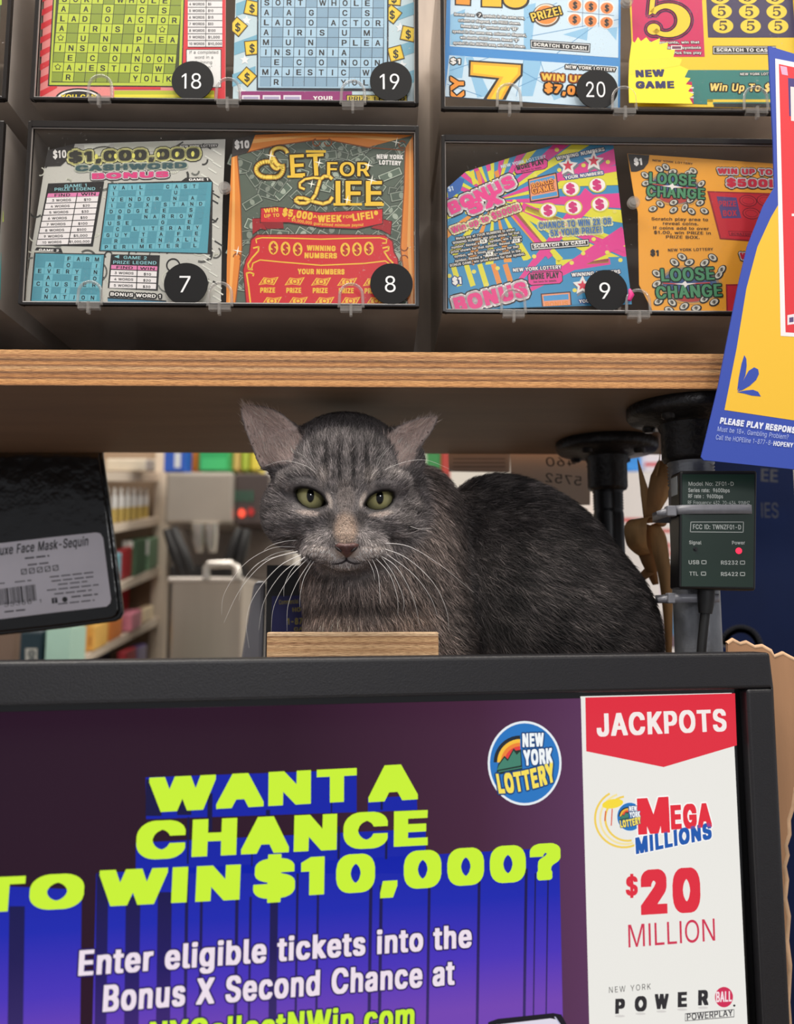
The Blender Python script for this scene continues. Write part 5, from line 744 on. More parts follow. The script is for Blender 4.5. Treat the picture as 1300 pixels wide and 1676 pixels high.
for r in range(3):
    for c in range(3):
        x, y = 808 + c * 183 + r * 10, -20 + r * 97 + c * 1
        s.ell(x, y, 68, 48, (244, 210, 60), 2); five(x - 2, y + 2, 0.62, (70, 50, 40), 2.4)
s.text('find amounts, win that', 330, 292, 670, 290, 18, WH, 3, 0.03, ((90, 20, 50), 4))
s.text('get 5 "PRIZE" symbols', 330, 330, 680, 326, 18, WH, 3, 0.03, ((90, 20, 50), 4))
s.text('win a Quick Pick free play', 330, 362, 684, 360, 18, WH, 3, 0.03, ((90, 20, 50), 4))
s.rect(482, 304, 554, 332, WH, 3.1); s.rect(488, 309, 548, 327, (120, 60, 90), 3.2)
s.rect(758, 306, 1180, 362, BK, 2); s.rect(764, 312, 1180, 357, WH, 2.2); s.rect(768, 316, 1180, 353, BK, 2.4)
s.text('SCRATCH TO CASH', 784, 344, 1150, 346, 24, WH, 3, 0.04)
s.poly([(560, 466), (1500, 466), (1500, 720), (560, 690)], (48, 126, 120), 1.4)
s.poly([(576, 545), (620, 545), (632, 690), (590, 690)], (206, 28, 92), 1.8)
for i in range(3): s.rect(600, 580 + i * 32, 632, 590 + i * 32, WH, 2)
s.text('NEW YORK LOTTERY', 942, 502, 1190, 500, 17, WH, 3, 0.03, ((30, 60, 60), 4))
s.text('Win Up To $5,000', 736, 606, 1330, 612, 54, (248, 214, 120), 3, 0.04, (BK, 8), shear=0.18)
s.rect(722, 662, 1500, 680, (242, 206, 60), 2); s.rect(722, 662, 760, 720, (242, 206, 60), 2); s.rect(766, 688, 1500, 720, BK, 2)
ticket(s, 'yellow and magenta scratch ticket covered in numeral fives, behind the new game tag')

# ---- new game tag stuck on the lid
s = Sheet(BRP.off(0.0016), rough=0.5).frame(980, 0, 4.0625)
edge = [(205, 400), (222, 270), (240, 285), (262, 246), (282, 274), (318, 248), (345, 282), (408, 254), (404, 294), (462, 282), (455, 330), (508, 330), (498, 378), (556, 394), (540, 436), (598, 462), (572, 514), (612, 520), (580, 560), (622, 568), (596, 606), (634, 628), (604, 652), (626, 690), (300, 684), (204, 682), (200, 540)]
s.base(edge, (250, 226, 34), 0.0006)
s.poly([(208, 500), (540, 436), (556, 394), (498, 378), (205, 400)], (250, 218, 40), 0.5)
s.text('NEW', 248, 514, 440, 508, 50, (26, 22, 84), 2, 0.06)
s.text('GAME', 248, 588, 504, 586, 50, (26, 22, 84), 2, 0.06)
tag(s.build('price_tag'), 'bright yellow jagged sticker reading new game on the dispenser lid', 'sticker')

# ---- 7: teal letter grids on banknote engraving
s = Sheet(T_L).frame(0, 180, 3.42)
OUT7 = [(268, 226), (420, 190), (1262, 163), (1246, 520), (1236, 1092), (134, 1084), (175, 780), (250, 318)]
s.clip([(120, 150), (1270, 150), (1250, 1090), (120, 1084)])
s.base(OUT7, (196, 194, 186))
rr = random.Random(3)
for i in range(90):
    x, y = rr.uniform(180, 1230), rr.uniform(180, 1080); r = rr.uniform(18, 60); a0 = rr.uniform(0, 360)
    if x < 250 + (318 - y) * 0.25 and y < 330: continue
    s.ring(x, y, r, rr.uniform(5, 13), rr.choice([(64, 64, 62), (92, 92, 88), (214, 214, 200), (120, 122, 116)]), 1 + i * 0.004, a0, a0 + rr.uniform(70, 200), 9)
for i in range(26):
    x, y = rr.uniform(1150, 1235), 190 + i * 34; s.line([(x - 25, y), (x + 20, y + 28)], 8, rr.choice([(50, 50, 50), (225, 225, 215)]), 1.5)
s.poly([(470, 196), (620, 190), (560, 240), (480, 260)], (226, 226, 214), 1.5); s.poly([(640, 186), (1000, 176), (930, 230), (640, 236)], (198, 198, 184), 1.5)
s.line([(930, 238), (1025, 180)], 8, (70, 70, 66), 1.7); s.ell(560, 235, 70, 30, (90, 90, 84), 1.6, -12); s.ell(560, 235, 58, 22, (196, 196, 180), 1.7, -12)
s.poly([(268, 226), (420, 190), (398, 262), (340, 314), (250, 318)], (40, 36, 36), 1.9)
s.text('$10', 298, 272, 372, 268, 46, WH, 3, 0.05)
s.text('NEW YORK LOTTERY', 1008, 212, 1218, 206, 14, WH, 3, 0.03, (BK, 5))
s.text('$1,000,000', 386, 294, 1118, 272, 62, (46, 46, 40), 3.5, 0.06, ((236, 232, 160), 12))
s.text('$1,000,000', 386, 294, 1118, 272, 62, (70, 70, 50), 2.6, 0.06, ((70, 70, 50), 18, 2.6))
for i in range(6): s.ell((540, 648, 748, 888, 990, 1080)[i], (262, 260, 258, 252, 250, 248)[i], 9, 15, (232, 226, 110), 3.9)
s.text('CASHWORD', 424, 344, 1046, 326, 34, (52, 84, 88), 3.5, 0.06, ((206, 212, 196), 9))
s.text('BONUS', 516, 388, 944, 376, 34, (220, 62, 128), 3.5, 0.08, ((240, 228, 232), 7))
s.text('BONUS', 516, 388, 944, 376, 34, BK, 2.6, 0.08, (BK, 12, 2.6))
s.poly([(1040, 380), (1168, 378), (1192, 404), (1186, 808), (554, 790), (604, 410), (1016, 398)], BK, 2)
s.poly([(610, 416), (1186, 404), (1162, 802), (562, 786)], (84, 158, 176), 2.2)
s.text('GAME 1', 1058, 398, 1166, 396, 14, WH, 3, 0.04)
G7 = ['VAIL..CAST.', 'I..I...U...', 'VENDOR.N.A.', 'I.O.X.STAND', 'DODGE..E..S.'[:11], '.B..NARROW.', 'USE...G..E.', '.C.LITERARY', 'GUY.T.A.F.E', '.R..E.N.ALL', 'PERIMETER.L']
G7[4] = 'DODGE.E..S.'
crossword(s, G7, 642, 436, 49.6, -1.0, -4.6, 33.2, 21, (112, 182, 198), (82, 150, 168), BK, L=2.6, ink=(20, 28, 34))
s.poly([(270, 412), (584, 400), (520, 764), (202, 758)], BK, 2)
s.text('GAME 1', 362, 436, 486, 430, 18, (140, 196, 204), 3, 0.03); s.text('PRIZE LEGEND', 306, 454, 534, 450, 18, (140, 196, 204), 3, 0.03)
s.poly([(270, 468), (558, 460), (552, 482), (264, 490)], (228, 130, 178), 2.4)
s.text('FIND', 306, 486, 394, 483, 16, BK, 3, 0.03); s.text('WIN', 454, 480, 536, 478, 16, BK, 3, 0.03)
pz = ['$10', '$20', '$30', '$50', '$100', '$500', '$5,000', '$1,000,000']
for i in range(8):
    y = 492 + i * 33.6; d = -7.6 * i
    s.poly([(264 + d, y), (552 + d * 0.72, y - 8), (547 + d * 0.72, y + 21), (259 + d, y + 29)], (240, 234, 234), 2.4)
    a = '%d WORDS' % (i + 3); s.text(a, 292 + d, y + 22, 398 + d, y + 19, 14, BK, 3, 0.03)
    c0 = 490 + d * 0.85; w = 13 * len(pz[i]) * (0.5 if i < 7 else 0.44); s.text(pz[i], c0 - w, y + 18, c0 + w, y + 16, 14, BK, 3, 0.03)
s.line([(434, 466), (382, 758)], 5, BK, 2.8)
s.poly([(196, 784), (206, 770), (342, 774), (352, 800)], BK, 2.3); s.text('GAME 2', 218, 790, 330, 794, 13, WH, 3, 0.04)
s.poly([(192, 798), (588, 806), (566, 1090), (168, 1090)], BK, 2); s.poly([(200, 804), (582, 812), (562, 1090), (174, 1090)], (84, 158, 176), 2.2)
crossword(s, ['...FARM', '.A.O..I', 'EVERY.N', '.A..E.O', 'CLUSTER', '.O.I...', '.NATION'], 231, 829, 52, 1.2, -4.2, 35.8, 23, (112, 182, 198), (82, 150, 168), BK, L=2.6, ink=(20, 28, 34))
s.poly([(622, 808), (896, 814), (884, 1012), (604, 996)], BK, 2)
s.text('GAME 2', 692, 834, 822, 838, 18, (140, 196, 204), 3, 0.03); s.text('PRIZE LEGEND', 634, 862, 876, 866, 19, (140, 196, 204), 3, 0.03); s.poly([(640, 822), (668, 812), (668, 832)], (140, 196, 204), 3)
s.poly([(624, 868), (882, 876), (880, 900), (622, 890)], (228, 130, 178), 2.4); s.text('FIND', 652, 888, 744, 891, 15, BK, 3, 0.03); s.text('WIN', 784, 894, 866, 897, 15, BK, 3, 0.03)
for i, p in enumerate(['$10', '$20', '$30']):
    y = 896 + i * 35; s.poly([(622 - 3 * i, y), (879 - 2 * i, y + 8), (877 - 2 * i, y + 37), (619 - 3 * i, y + 30)], (240, 234, 234), 2.4)
    s.text('%d WORDS' % (i + 3), 642 - 2 * i, y + 23, 748 - 2 * i, y + 26, 14, BK, 3, 0.03); s.text(p, 804 - 2 * i, y + 30, 846 - 2 * i, y + 32, 14, BK, 3, 0.03)
s.line([(770, 874), (764, 1006)], 5, BK, 2.8)
s.text('BONUS WORD 1', 618, 1040, 900, 1054, 20, WH, 3, 0.05, (BK, 8))
s.poly([(604, 1056), (930, 1072), (930, 1090), (604, 1090)], (74, 130, 160), 2.4); s.line([(604, 1052), (930, 1070)], 7, BK, 2.6)
for i in range(3): s.ring(970, 870 + i * 60, 36, 8, BK, 1.8)
ticket(s, 'grey banknote-patterned scratch ticket with two teal letter grids, behind sticker 7')

# ---- 8: orange frame over banknotes
s = Sheet(T_L).frame(350, 190, 3.42)
OUT8 = [(232, 106), (620, 92), (1116, 108), (1126, 1066), (70, 1058), (100, 232), (190, 204)]
s.clip([(60, 60), (1130, 60), (1128, 1064), (60, 1058)])
s.base(OUT8, (86, 98, 86))
rr = random.Random(11)
for i in range(120):
    x, y = rr.uniform(130, 1080), rr.uniform(150, 720) if i < 100 else rr.uniform(720, 1060); a = math.radians(rr.uniform(-60, 60)); w, h = rr.uniform(42, 70), rr.uniform(22, 32)
    if i >= 100: x = rr.choice([rr.uniform(130, 190), rr.uniform(1000, 1060)])
    def R(p, q): return (x + p * math.cos(a) - q * math.sin(a), y + p * math.sin(a) + q * math.cos(a))
    lay = 1 + i * 0.006
    g = rr.uniform(0.8, 1.15); c1 = tuple(min(255, int(v * g)) for v in (150, 160, 146)); c2 = tuple(int(v * g) for v in (82, 96, 84))
    s.poly([R(-w, -h), R(w, -h), R(w, h), R(-w, h)], (46, 54, 48), lay); s.poly([R(-w + 3, -h + 3), R(w - 3, -h + 3), R(w - 3, h - 3), R(-w + 3, h - 3)], c1, lay + 0.002)
    s.poly([R(-w + 9, -h + 8), R(w - 9, -h + 8), R(w - 9, h - 8), R(-w + 9, h - 8)], c2, lay + 0.003)
    s.ell(x, y, h * 0.5, h * 0.66, c1, lay + 0.004, math.degrees(a), 12)
OR, ORL, ORD = (232, 138, 50), (248, 178, 96), (150, 78, 30)
def band(pts_out, pts_in, L=2.4):
    for i in range(len(pts_out) - 1):
        s.poly([pts_out[i], pts_out[i + 1], pts_in[i + 1], pts_in[i]], OR, L)
        m = lambda p, q, t: (p[0] + (q[0] - p[0]) * t, p[1] + (q[1] - p[1]) * t)
        s.poly([m(pts_out[i], pts_in[i], 0.25), m(pts_out[i + 1], pts_in[i + 1], 0.25), m(pts_out[i + 1], pts_in[i + 1], 0.5), m(pts_out[i], pts_in[i], 0.5)], ORL, L + 0.1)
    s.line(pts_in, 6, ORD, L + 0.2)
band([(232, 106), (430, 98), (620, 92), (860, 98), (1116, 108)], [(186, 204), (330, 168), (560, 136), (640, 134), (860, 176), (1060, 192)])
band([(1116, 108), (1120, 400), (1120, 700), (1126, 1066)], [(1072, 180), (1066, 400), (1046, 740), (1090, 1066)])
band([(100, 232), (88, 500), (74, 800), (70, 1058)], [(132, 222), (150, 450), (158, 740), (120, 1058)])
for cx, cy, a0, a1 in ((575, 148, 0, 260), (640, 148, -80, 180), (1055, 160, 60, 330), (1066, 735, 0, 200), (1066, 800, 150, 350), (130, 790, 180, 400)): s.ring(cx, cy, 20, 7, ORD, 2.8, a0, a1, 12)
s.poly([(100, 232), (110, 130), (232, 106), (205, 180), (190, 204), (130, 222)], (52, 46, 44), 2.6); s.text('$10', 118, 184, 200, 180, 46, WH, 3.2, 0.06)
s.text('NEW YORK', 912, 240, 1060, 244, 27, WH, 3.2, 0.06); s.text('LOTTERY', 926, 272, 1048, 278, 27, WH, 3.2, 0.06)
GO, GOD = (240, 196, 56), (62, 48, 30)
def scroll(pts, w, L=3.4):
    s.line(pts, w + 14, GOD, L - 0.8); s.line(pts, w, (206, 150, 40), L - 0.4); s.line(pts, w * 0.62, (250, 218, 90), L)
def arcpts(cx, cy, rx, ry, a0, a1, n=14): return [(cx + rx * math.cos(math.radians(a0 + (a1 - a0) * i / n)), cy + ry * math.sin(math.radians(a0 + (a1 - a0) * i / n))) for i in range(n + 1)]
# the tall swash S
scroll(arcpts(368, 212, 44, 34, -10, -170, 12) + arcpts(356, 256, 34, 40, 190, 90, 6) + [(372, 282)], 22)
scroll([(330, 232), (352, 268), (384, 292)] + arcpts(340, 292, 48, 52, -20, 100, 10) + arcpts(300, 300, 62, 44, 100, 300, 14), 26)
s.text('ET', 432, 342, 622, 332, 132, GO, 3.4, 0.03, (GOD, 9)); s.text('FOR', 634, 336, 872, 338, 82, GO, 3.4, 0.03, (GOD, 9))
s.rect(412, 334, 500, 346, GO, 3.5); s.rect(516, 192, 628, 206, GO, 3.5)
# the swash L
scroll([(662, 352), (646, 338), (618, 338), (596, 356), (584, 396), (570, 440), (548, 470), (516, 488), (480, 488), (456, 474), (470, 458), (504, 460), (560, 480), (612, 492), (648, 480), (664, 456)], 20)
scroll([(598, 350), (560, 346), (512, 354), (482, 376), (482, 400), (508, 410)], 15)
s.text('IFE', 682, 500, 944, 500, 144, GO, 3.4, 0.03, (GOD, 9)); s.rect(670, 488, 740, 502, GO, 3.5); s.rect(760, 488, 830, 502, GO, 3.5); s.rect(846, 488, 952, 504, GO, 3.5)
for x, y, r in ((318, 222, 34), (590, 262, 28), (866, 276, 30), (548, 382, 26), (884, 360, 34), (748, 470, 28), (1022, 148, 30), (134, 756, 30)): s.star(x, y, r, 5, 4, (255, 252, 236), 4.2, -78)
RD = (206, 34, 44); YL = (240, 190, 60)
for q in ([(216, 574), (262, 572), (300, 640), (262, 632), (218, 664)], [(950, 578), (998, 590), (990, 668), (940, 640), (880, 628)]): s.poly(q, (160, 24, 34), 2.9); s.line(q, 4, (70, 10, 16), 3)
s.poly([(262, 514), (350, 506), (600, 538), (860, 524), (948, 518), (948, 606), (800, 636), (600, 628), (420, 600), (258, 600)], (74, 12, 18), 3.0)
s.poly([(266, 519), (350, 511), (600, 543), (860, 529), (943, 523), (943, 601), (800, 630), (600, 622), (420, 594), (263, 594)], RD, 3.1)
s.poly([(264, 596), (388, 594), (392, 630), (300, 632)], (140, 20, 30), 3.05)
s.text('WIN', 282, 544, 362, 536, 26, YL, 3.5, 0.05); s.text('UP TO', 284, 570, 368, 564, 20, YL, 3.5, 0.05)
s.text('$5,000', 382, 558, 550, 584, 44, YL, 3.5, 0.06); s.text('A', 556, 572, 578, 572, 18, YL, 3.5, 0.04); s.text('WEEK', 582, 596, 716, 594, 42, YL, 3.5, 0.06); s.text('FOR', 724, 574, 776, 572, 18, YL, 3.5, 0.04)
s.text('LIFE!*', 780, 590, 924, 570, 44, YL, 3.5, 0.06); s.text('* $5,000,000 guaranteed minimum payout', 416, 584, 838, 616, 17, YL, 3.5, 0.03, arc=-16)
s.poly([(206, 690), (240, 662), (600, 660), (960, 664), (1004, 700), (1012, 760), (1034, 800), (1046, 1066), (180, 1066), (162, 860), (178, 800), (196, 770)], (110, 16, 22), 2.9)
s.poly([(212, 696), (244, 668), (600, 666), (956, 670), (998, 704), (1006, 764), (1028, 804), (1040, 1066), (186, 1066), (168, 862), (184, 804), (202, 774)], RD, 3.0)
s.line([(240, 712), (236, 690), (270, 682), (420, 684), (600, 690), (800, 684), (930, 682), (968, 692), (966, 712), (944, 712)], 7, YL, 3.3)
s.line([(1010, 846), (960, 812), (840, 826), (600, 836), (380, 818), (260, 806), (220, 824), (212, 856), (190, 852)], 7, YL, 3.3)
s.line([(222, 740), (252, 732), (250, 756), (214, 796), (192, 830), (196, 858), (218, 860)], 9, YL, 3.3); s.line([(946, 740), (980, 732), (978, 752), (954, 760), (980, 800), (1004, 824)], 9, YL, 3.3)
s.line([(208, 1066), (196, 960), (184, 880), (204, 876), (224, 884), (220, 896)], 9, YL, 3.3)
for x, y in ((334, 738), (402, 742), (470, 746), (736, 748), (802, 746), (868, 742)): s.ell(x, y, 27, 38, YL, 3.3); s.text('$', x - 15, y + 26, x + 15, y + 26, 50, (180, 30, 36), 3.6, 0.05)
s.text('WINNING', 520, 754, 682, 758, 32, YL, 3.5, 0.06); s.text('NUMBERS', 508, 796, 690, 798, 32, YL, 3.5, 0.06); s.text('YOUR NUMBERS', 470, 886, 732, 888, 32, YL, 3.5, 0.06)
def note(x, y):
    q = [(x - 56, y + 22), (x - 26, y - 22), (x + 10, y - 16), (x + 58, y - 24), (x + 32, y + 22), (x - 10, y + 16)]
    s.poly(q, YL, 3.4); s.poly([(x + (a - x) * 0.82, y + (b - y) * 0.78) for a, b in q], RD, 3.5); s.poly([(x + (a - x) * 0.72, y + (b - y) * 0.64) for a, b in q], YL, 3.6); s.ell(x + 2, y, 15, 13, RD, 3.7); s.ell(x + 2, y, 10, 9, YL, 3.8)
    s.text('$', x - 34, y + 10, x - 26, y + 9, 14, RD, 3.9, 0.04); s.text('$', x + 28, y + 6, x + 36, y + 5, 14, RD, 3.9, 0.04)
for i, x in enumerate((306, 452, 600, 746, 890)): note(x, 925 + i * 1.5); s.text('PRIZE', x - 46, 990 + i, x + 38, 990 + i, 31, YL, 3.5, 0.06); note(x + 18, 1036)
ticket(s, 'orange framed scratch ticket with gold lettering over banknotes and red lower panel, behind sticker 8')

# ---- 9: sunburst
s = Sheet(T_R).frame(690, 190, 3.611)
OUT9 = [(152, 425), (260, 330), (400, 285), (560, 235), (800, 165), (1130, 130), (1244, 1112), (560, 1134), (158, 1156)]
s.clip(OUT9); s.base(OUT9, (52, 138, 186)); s.poly(OUT9, (52, 138, 186), 0.5)
PK, YE = (222, 56, 142), (222, 214, 52)
def burst(cx, cy, a, r, w, col, L, r0=0):
    d = math.radians(a); n = (-math.sin(d), math.cos(d))
    s.poly([(cx + r0 * math.cos(d) + n[0] * r0 * w / 4, cy + r0 * math.sin(d) + n[1] * r0 * w / 4), (cx + r * math.cos(d) + n[0] * r * w / 2, cy + r * math.sin(d) + n[1] * r * w / 2),
            (cx + r * math.cos(d) - n[0] * r * w / 2, cy + r * math.sin(d) - n[1] * r * w / 2), (cx + r0 * math.cos(d) - n[0] * r0 * w / 4, cy + r0 * math.sin(d) - n[1] * r0 * w / 4)], col, L)
for i, a in enumerate(range(-180, 40, 20)):
    burst(430, 500, a, 900, 0.12, PK, 1 + i * 0.01); burst(430, 500, a + 7, 900, 0.1, YE, 1.3 + i * 0.01)
for i, a in enumerate(range(30, 160, 16)):
    burst(430, 480, a, 420, 0.12, (230, 150, 60) if i % 2 else YE, 1.6, 60)
s.poly([(152, 905), (640, 850), (1230, 830), (1244, 1112), (158, 1156)], (52, 138, 186), 1.8)
for i, a in enumerate(range(-170, 10, 20)):
    burst(430, 1150, a, 900, 0.12, PK, 1.9 + i * 0.01, 120) if a < -20 and a > -60 else None
for a, b2, c in (((600, 530), (1230, 800), PK), ((620, 550), (1220, 760), YE), ((560, 560), (820, 850), YE), ((540, 560), (760, 830), PK), ((1150, 310), (800, 370), PK), ((1170, 390), (820, 400), YE), ((660, 930), (1110, 860), PK), ((800, 870), (1100, 850), YE)):
    s.line([a, b2], 36, c, 1.95)
for x in (170, 250, 330, 410, 480): s.poly([(x, 880), (x + 28, 870), (x + 70, 1000), (x + 40, 1010)], rr.choice([PK, YE, (230, 140, 60)]), 2)
for x in (285, 320, 390, 430): s.poly([(x, 330), (x + 24, 318), (x + 40, 400), (x + 20, 410)], rr.choice([YE, (230, 140, 60)]), 1.9)
for x, y in ((1080, 142), (1102, 272), (958, 292), (1142, 564), (1018, 728), (956, 812), (1098, 806), (1176, 852), (666, 830), (888, 868), (450, 900), (310, 920), (165, 945), (176, 1090), (386, 996), (906, 1030), (815, 320), (550, 506), (270, 570), (800, 200), (672, 350)):
    s.ell(x, y, 13, 12, (228, 216, 90), 2.2)
s.poly([(152, 425), (215, 360), (254, 374), (232, 440), (160, 500)], (40, 96, 176), 2.2); s.text('$1', 160, 446, 190, 440, 28, (200, 220, 240), 3, 0.04)
s.text('NEW YORK LOTTERY', 472, 310, 738, 248, 20, (206, 226, 240), 3, 0.04)
def pill(q, L):
    s.poly(q, BK, L); cx = sum(p[0] for p in q) / len(q); cy = sum(p[1] for p in q) / len(q)
    s.poly([(cx + (x - cx) * 0.96, cy + (y - cy) * 0.88) for x, y in q], PK, L + 0.2)
pill([(550, 312), (564, 294), (730, 250), (748, 262), (746, 300), (728, 314), (562, 346), (550, 336)], 2.4); s.text('MORE PLAY', 566, 322, 728, 284, 30, BK, 3.2, 0.06); s.text('See back for details.', 590, 332, 712, 308, 10, BK, 3.2, 0.02)
s.text('BONUS', 178, 584, 560, 412, 74, (230, 60, 140), 3.6, 0.07, ((250, 238, 240), 14, 3.3)); s.text('BONUS', 178, 584, 560, 412, 74, BK, 2.4, 0.07, (BK, 22, 2.4))
s.text('5X', 290, 586, 484, 512, 84, (230, 60, 140), 3.8, 0.07, ((250, 238, 240), 13, 3.45)); s.text('5X', 290, 586, 484, 512, 84, BK, 2.5, 0.07, (BK, 20, 2.5))
s.text('Win up to $5000!', 184, 696, 584, 554, 38, (214, 52, 130), 3.6, 0.05, ((244, 232, 190), 12, 3.3)); s.text('Win up to $5000!', 184, 696, 584, 554, 38, (90, 60, 30), 2.4, 0.05, ((90, 60, 30), 18, 2.4))
s.poly([(628, 374), (798, 332), (816, 482), (642, 510)], (62, 40, 50), 2.4); s.poly([(636, 380), (792, 342), (808, 476), (648, 502)], (232, 150, 110), 2.6); s.poly([(640, 386), (786, 350), (790, 372), (644, 404)], (70, 150, 206), 2.8); s.poly([(650, 476), (800, 446), (804, 470), (652, 496)], (70, 150, 206), 2.8)
s.text('BONUS', 654, 424, 782, 394, 30, (238, 150, 60), 3.2, 0.05, ((150, 70, 40), 4)); s.text('GAME', 656, 462, 786, 436, 36, (238, 150, 60), 3.2, 0.05, ((150, 70, 40), 4))
s.text('WINNING NUMBERS', 800, 262, 1084, 206, 22, WH, 3, 0.04, ((40, 70, 120), 5))
for x, y in ((866, 296), (1018, 268)): s.star(x + 6, y + 14, 66, 30, 5, (120, 122, 130), 2.6); s.star(x, y, 62, 30, 5, (236, 230, 226), 2.8); s.star(x, y - 2, 34, 15, 5, (214, 48, 76), 3)
s.text('YOUR NUMBERS', 848, 376, 1076, 344, 20, WH, 3, 0.04, ((40, 90, 170), 6))
for x, y in ((884, 430), (1040, 408), (750, 558), (898, 540), (1056, 522)):
    for r, col, L in ((54, (206, 200, 70), 2.5), (46, (242, 234, 232), 2.7)):
        s.ell(x, y, r, r * 0.86, col, L)
    s.text('$', x - 26, y + 30, x + 26, y + 26, 58, (206, 42, 118), 3.2, 0.08)
for t, a, b2 in (('CHANCE TO WIN 2X OR', (696, 668), (1124, 640)), ('5X YOUR PRIZE!', (764, 712), (1066, 690))): s.text(t, *a, *b2, 40, (50, 104, 170), 3.4, 0.05, ((232, 232, 180), 11))
s.poly([(642, 750), (990, 726), (992, 770), (648, 796)], BK, 2.6); s.poly([(648, 756), (985, 732), (987, 765), (653, 790)], WH, 2.8); s.poly([(652, 760), (981, 737), (983, 761), (656, 785)], BK, 3); s.text('SCRATCH TO CASH', 664, 780, 970, 756, 19, WH, 3.4, 0.05)
for i, r in enumerate(['Match any of YOUR NUMBERS to either', 'WINNING NUMBER, win prize shown for that', 'number. Reveal a "2X" symbol, win 2 times', 'prize shown for that symbol. Reveal a "5X"', 'symbol, win 5 times prize shown for that', 'symbol. Reveal a "BONUS" symbol in the', 'BONUS GAME, win prize shown for that symbol.']):
    x0 = (206, 186, 180, 176, 196, 200, 170)[i]; x1 = (552, 580, 592, 594, 576, 586, 612)[i]; y = 732 + i * 26.5
    s.text(r, x0, y, x1, y - (x1 - x0) * 0.16, 15, (232, 228, 222), 3, 0.03, ((40, 38, 44), 6))
for x, y in ((366, 742), (560, 738), (402, 816)): s.poly([(x - 20, y - 8), (x + 20, y - 14), (x + 20, y + 8), (x - 20, y + 14)], (240, 238, 230), 3.3); s.text('5X', x - 12, y + 8, x + 12, y + 4, 14, BK, 3.5, 0.04)
s.text('NEW YORK LOTTERY', 542, 922, 828, 902, 22, WH, 3, 0.04, ((40, 60, 110), 4))
pill([(626, 940), (640, 924), (820, 914), (834, 926), (836, 976), (820, 992), (646, 1004), (630, 990)], 2.4); s.text('MORE PLAY', 646, 968, 814, 956, 36, BK, 3.2, 0.07); s.text('See back for details.', 662, 986, 800, 978, 11, BK, 3.2, 0.02)
s.text('$1', 184, 996, 238, 992, 42, WH, 3.2, 0.06, ((44, 80, 150), 6))
s.text('BONUS', 206, 1164, 634, 1064, 92, (226, 50, 130), 3.6, 0.07, ((248, 236, 238), 15, 3.3)); s.text('BONUS', 206, 1164, 634, 1064, 92, BK, 2.7, 0.07, (BK, 24, 2.7))
s.poly([(704, 1050), (882, 1036), (890, 1130), (712, 1130)], (62, 40, 50), 2.4); s.poly([(712, 1056), (876, 1044), (882, 1130), (720, 1130)], (232, 150, 110), 2.6); s.poly([(720, 1064), (868, 1052), (870, 1084), (724, 1094)], (70, 150, 206), 2.8); s.text('BONUS', 734, 1130, 868, 1122, 30, (230, 140, 60), 3.2, 0.05)
s.text('WINNING NUMBERS', 888, 950, 1176, 930, 22, WH, 3, 0.04, ((40, 70, 120), 5)); s.star(958, 1014, 66, 30, 5, (120, 122, 130), 2.6); s.star(952, 1002, 60, 30, 5, (236, 230, 226), 2.8); s.star(952, 1002, 32, 15, 5, (214, 48, 76), 3)
s.text('YOUR NUMBERS', 932, 1106, 1160, 1090, 20, WH, 3, 0.04, ((40, 90, 170), 6))
ticket(s, 'blue scratch ticket with pink and yellow rays, leaning behind sticker 9')

# ---- 10: orange tickets with loose coins
s = Sheet(T_R).frame(980, 230, 4.0625)
OUT10 = [(192, 86), (1240, 158), (1500, 176), (1500, 1140), (360, 1132), (270, 960), (262, 480), (232, 340)]
s.clip(OUT10); s.base(OUT10, (238, 162, 46)); s.clip(None); s.clip([(180, 70), (1500, 70), (1500, 1134), (180, 1134)])
s.poly([(193, 88), (338, 98), (330, 150), (300, 190), (250, 208), (216, 208)], (28, 24, 26), 1.5); s.text('$1', 236, 166, 290, 164, 48, WH, 3, 0.06)
s.text('NEW YORK LOTTERY', 358, 138, 626, 162, 13, (70, 44, 24), 3, 0.03)
def loose(cx, cy, k, tilt, coins):
    for i, (rx, ry, col) in enumerate(((196, 118, (206, 150, 70)), (180, 106, (150, 126, 104)), (164, 96, (74, 96, 132)), (140, 76, (50, 80, 128)))): s.ell(cx, cy, rx * k, ry * k, col, 1.4 + i * 0.1, tilt)
    s.poly([(cx + 120 * k * math.cos(a), cy + 40 * k + 62 * k * math.sin(a)) for a in [math.pi * i / 10 for i in range(11)]], (176, 60, 52), 1.9)
    for x, y, r in coins:
        s.ell(x, y, 33 * k, 22 * k, (36, 32, 30), 2.2, r); s.ell(x - 2, y - 2, 25 * k, 16 * k, (206, 202, 190), 2.4, r); s.ell(x - 3, y - 3, 14 * k, 9 * k, (140, 136, 128), 2.5, r); s.text('$', x - 8 * k, y + 8 * k, x + 6 * k, y + 8 * k, 18 * k, (40, 36, 32), 2.7, 0.03)
loose(510, 320, 0.98, 8, [(310, 232, 35), (406, 192, 30), (494, 210, -10), (592, 222, -40), (630, 204, 30), (684, 290, -40), (448, 178, 40), (316, 286, -15), (340, 376, -30), (410, 424, 30), (362, 456, -15), (500, 464, -30), (574, 448, -60), (618, 472, 35), (704, 470, 25), (676, 416, -20), (500, 414, -20), (612, 396, -30)])
s.text('LOOSE', 336, 286, 644, 304, 78, (70, 138, 96), 3.4, 0.04, ((32, 46, 34), 7)); s.text('CHANGE', 320, 372, 706, 392, 76, (70, 138, 96), 3.4, 0.04, ((32, 46, 34), 7))
s.poly([(470, 300), (492, 286), (500, 300), (560, 312), (500, 316), (486, 330), (478, 312), (420, 304)], (236, 230, 226), 3.7); s.line([(360, 290), (470, 306)], 6, (196, 70, 66), 3.6); s.line([(520, 314), (650, 318)], 6, (196, 70, 66), 3.6)
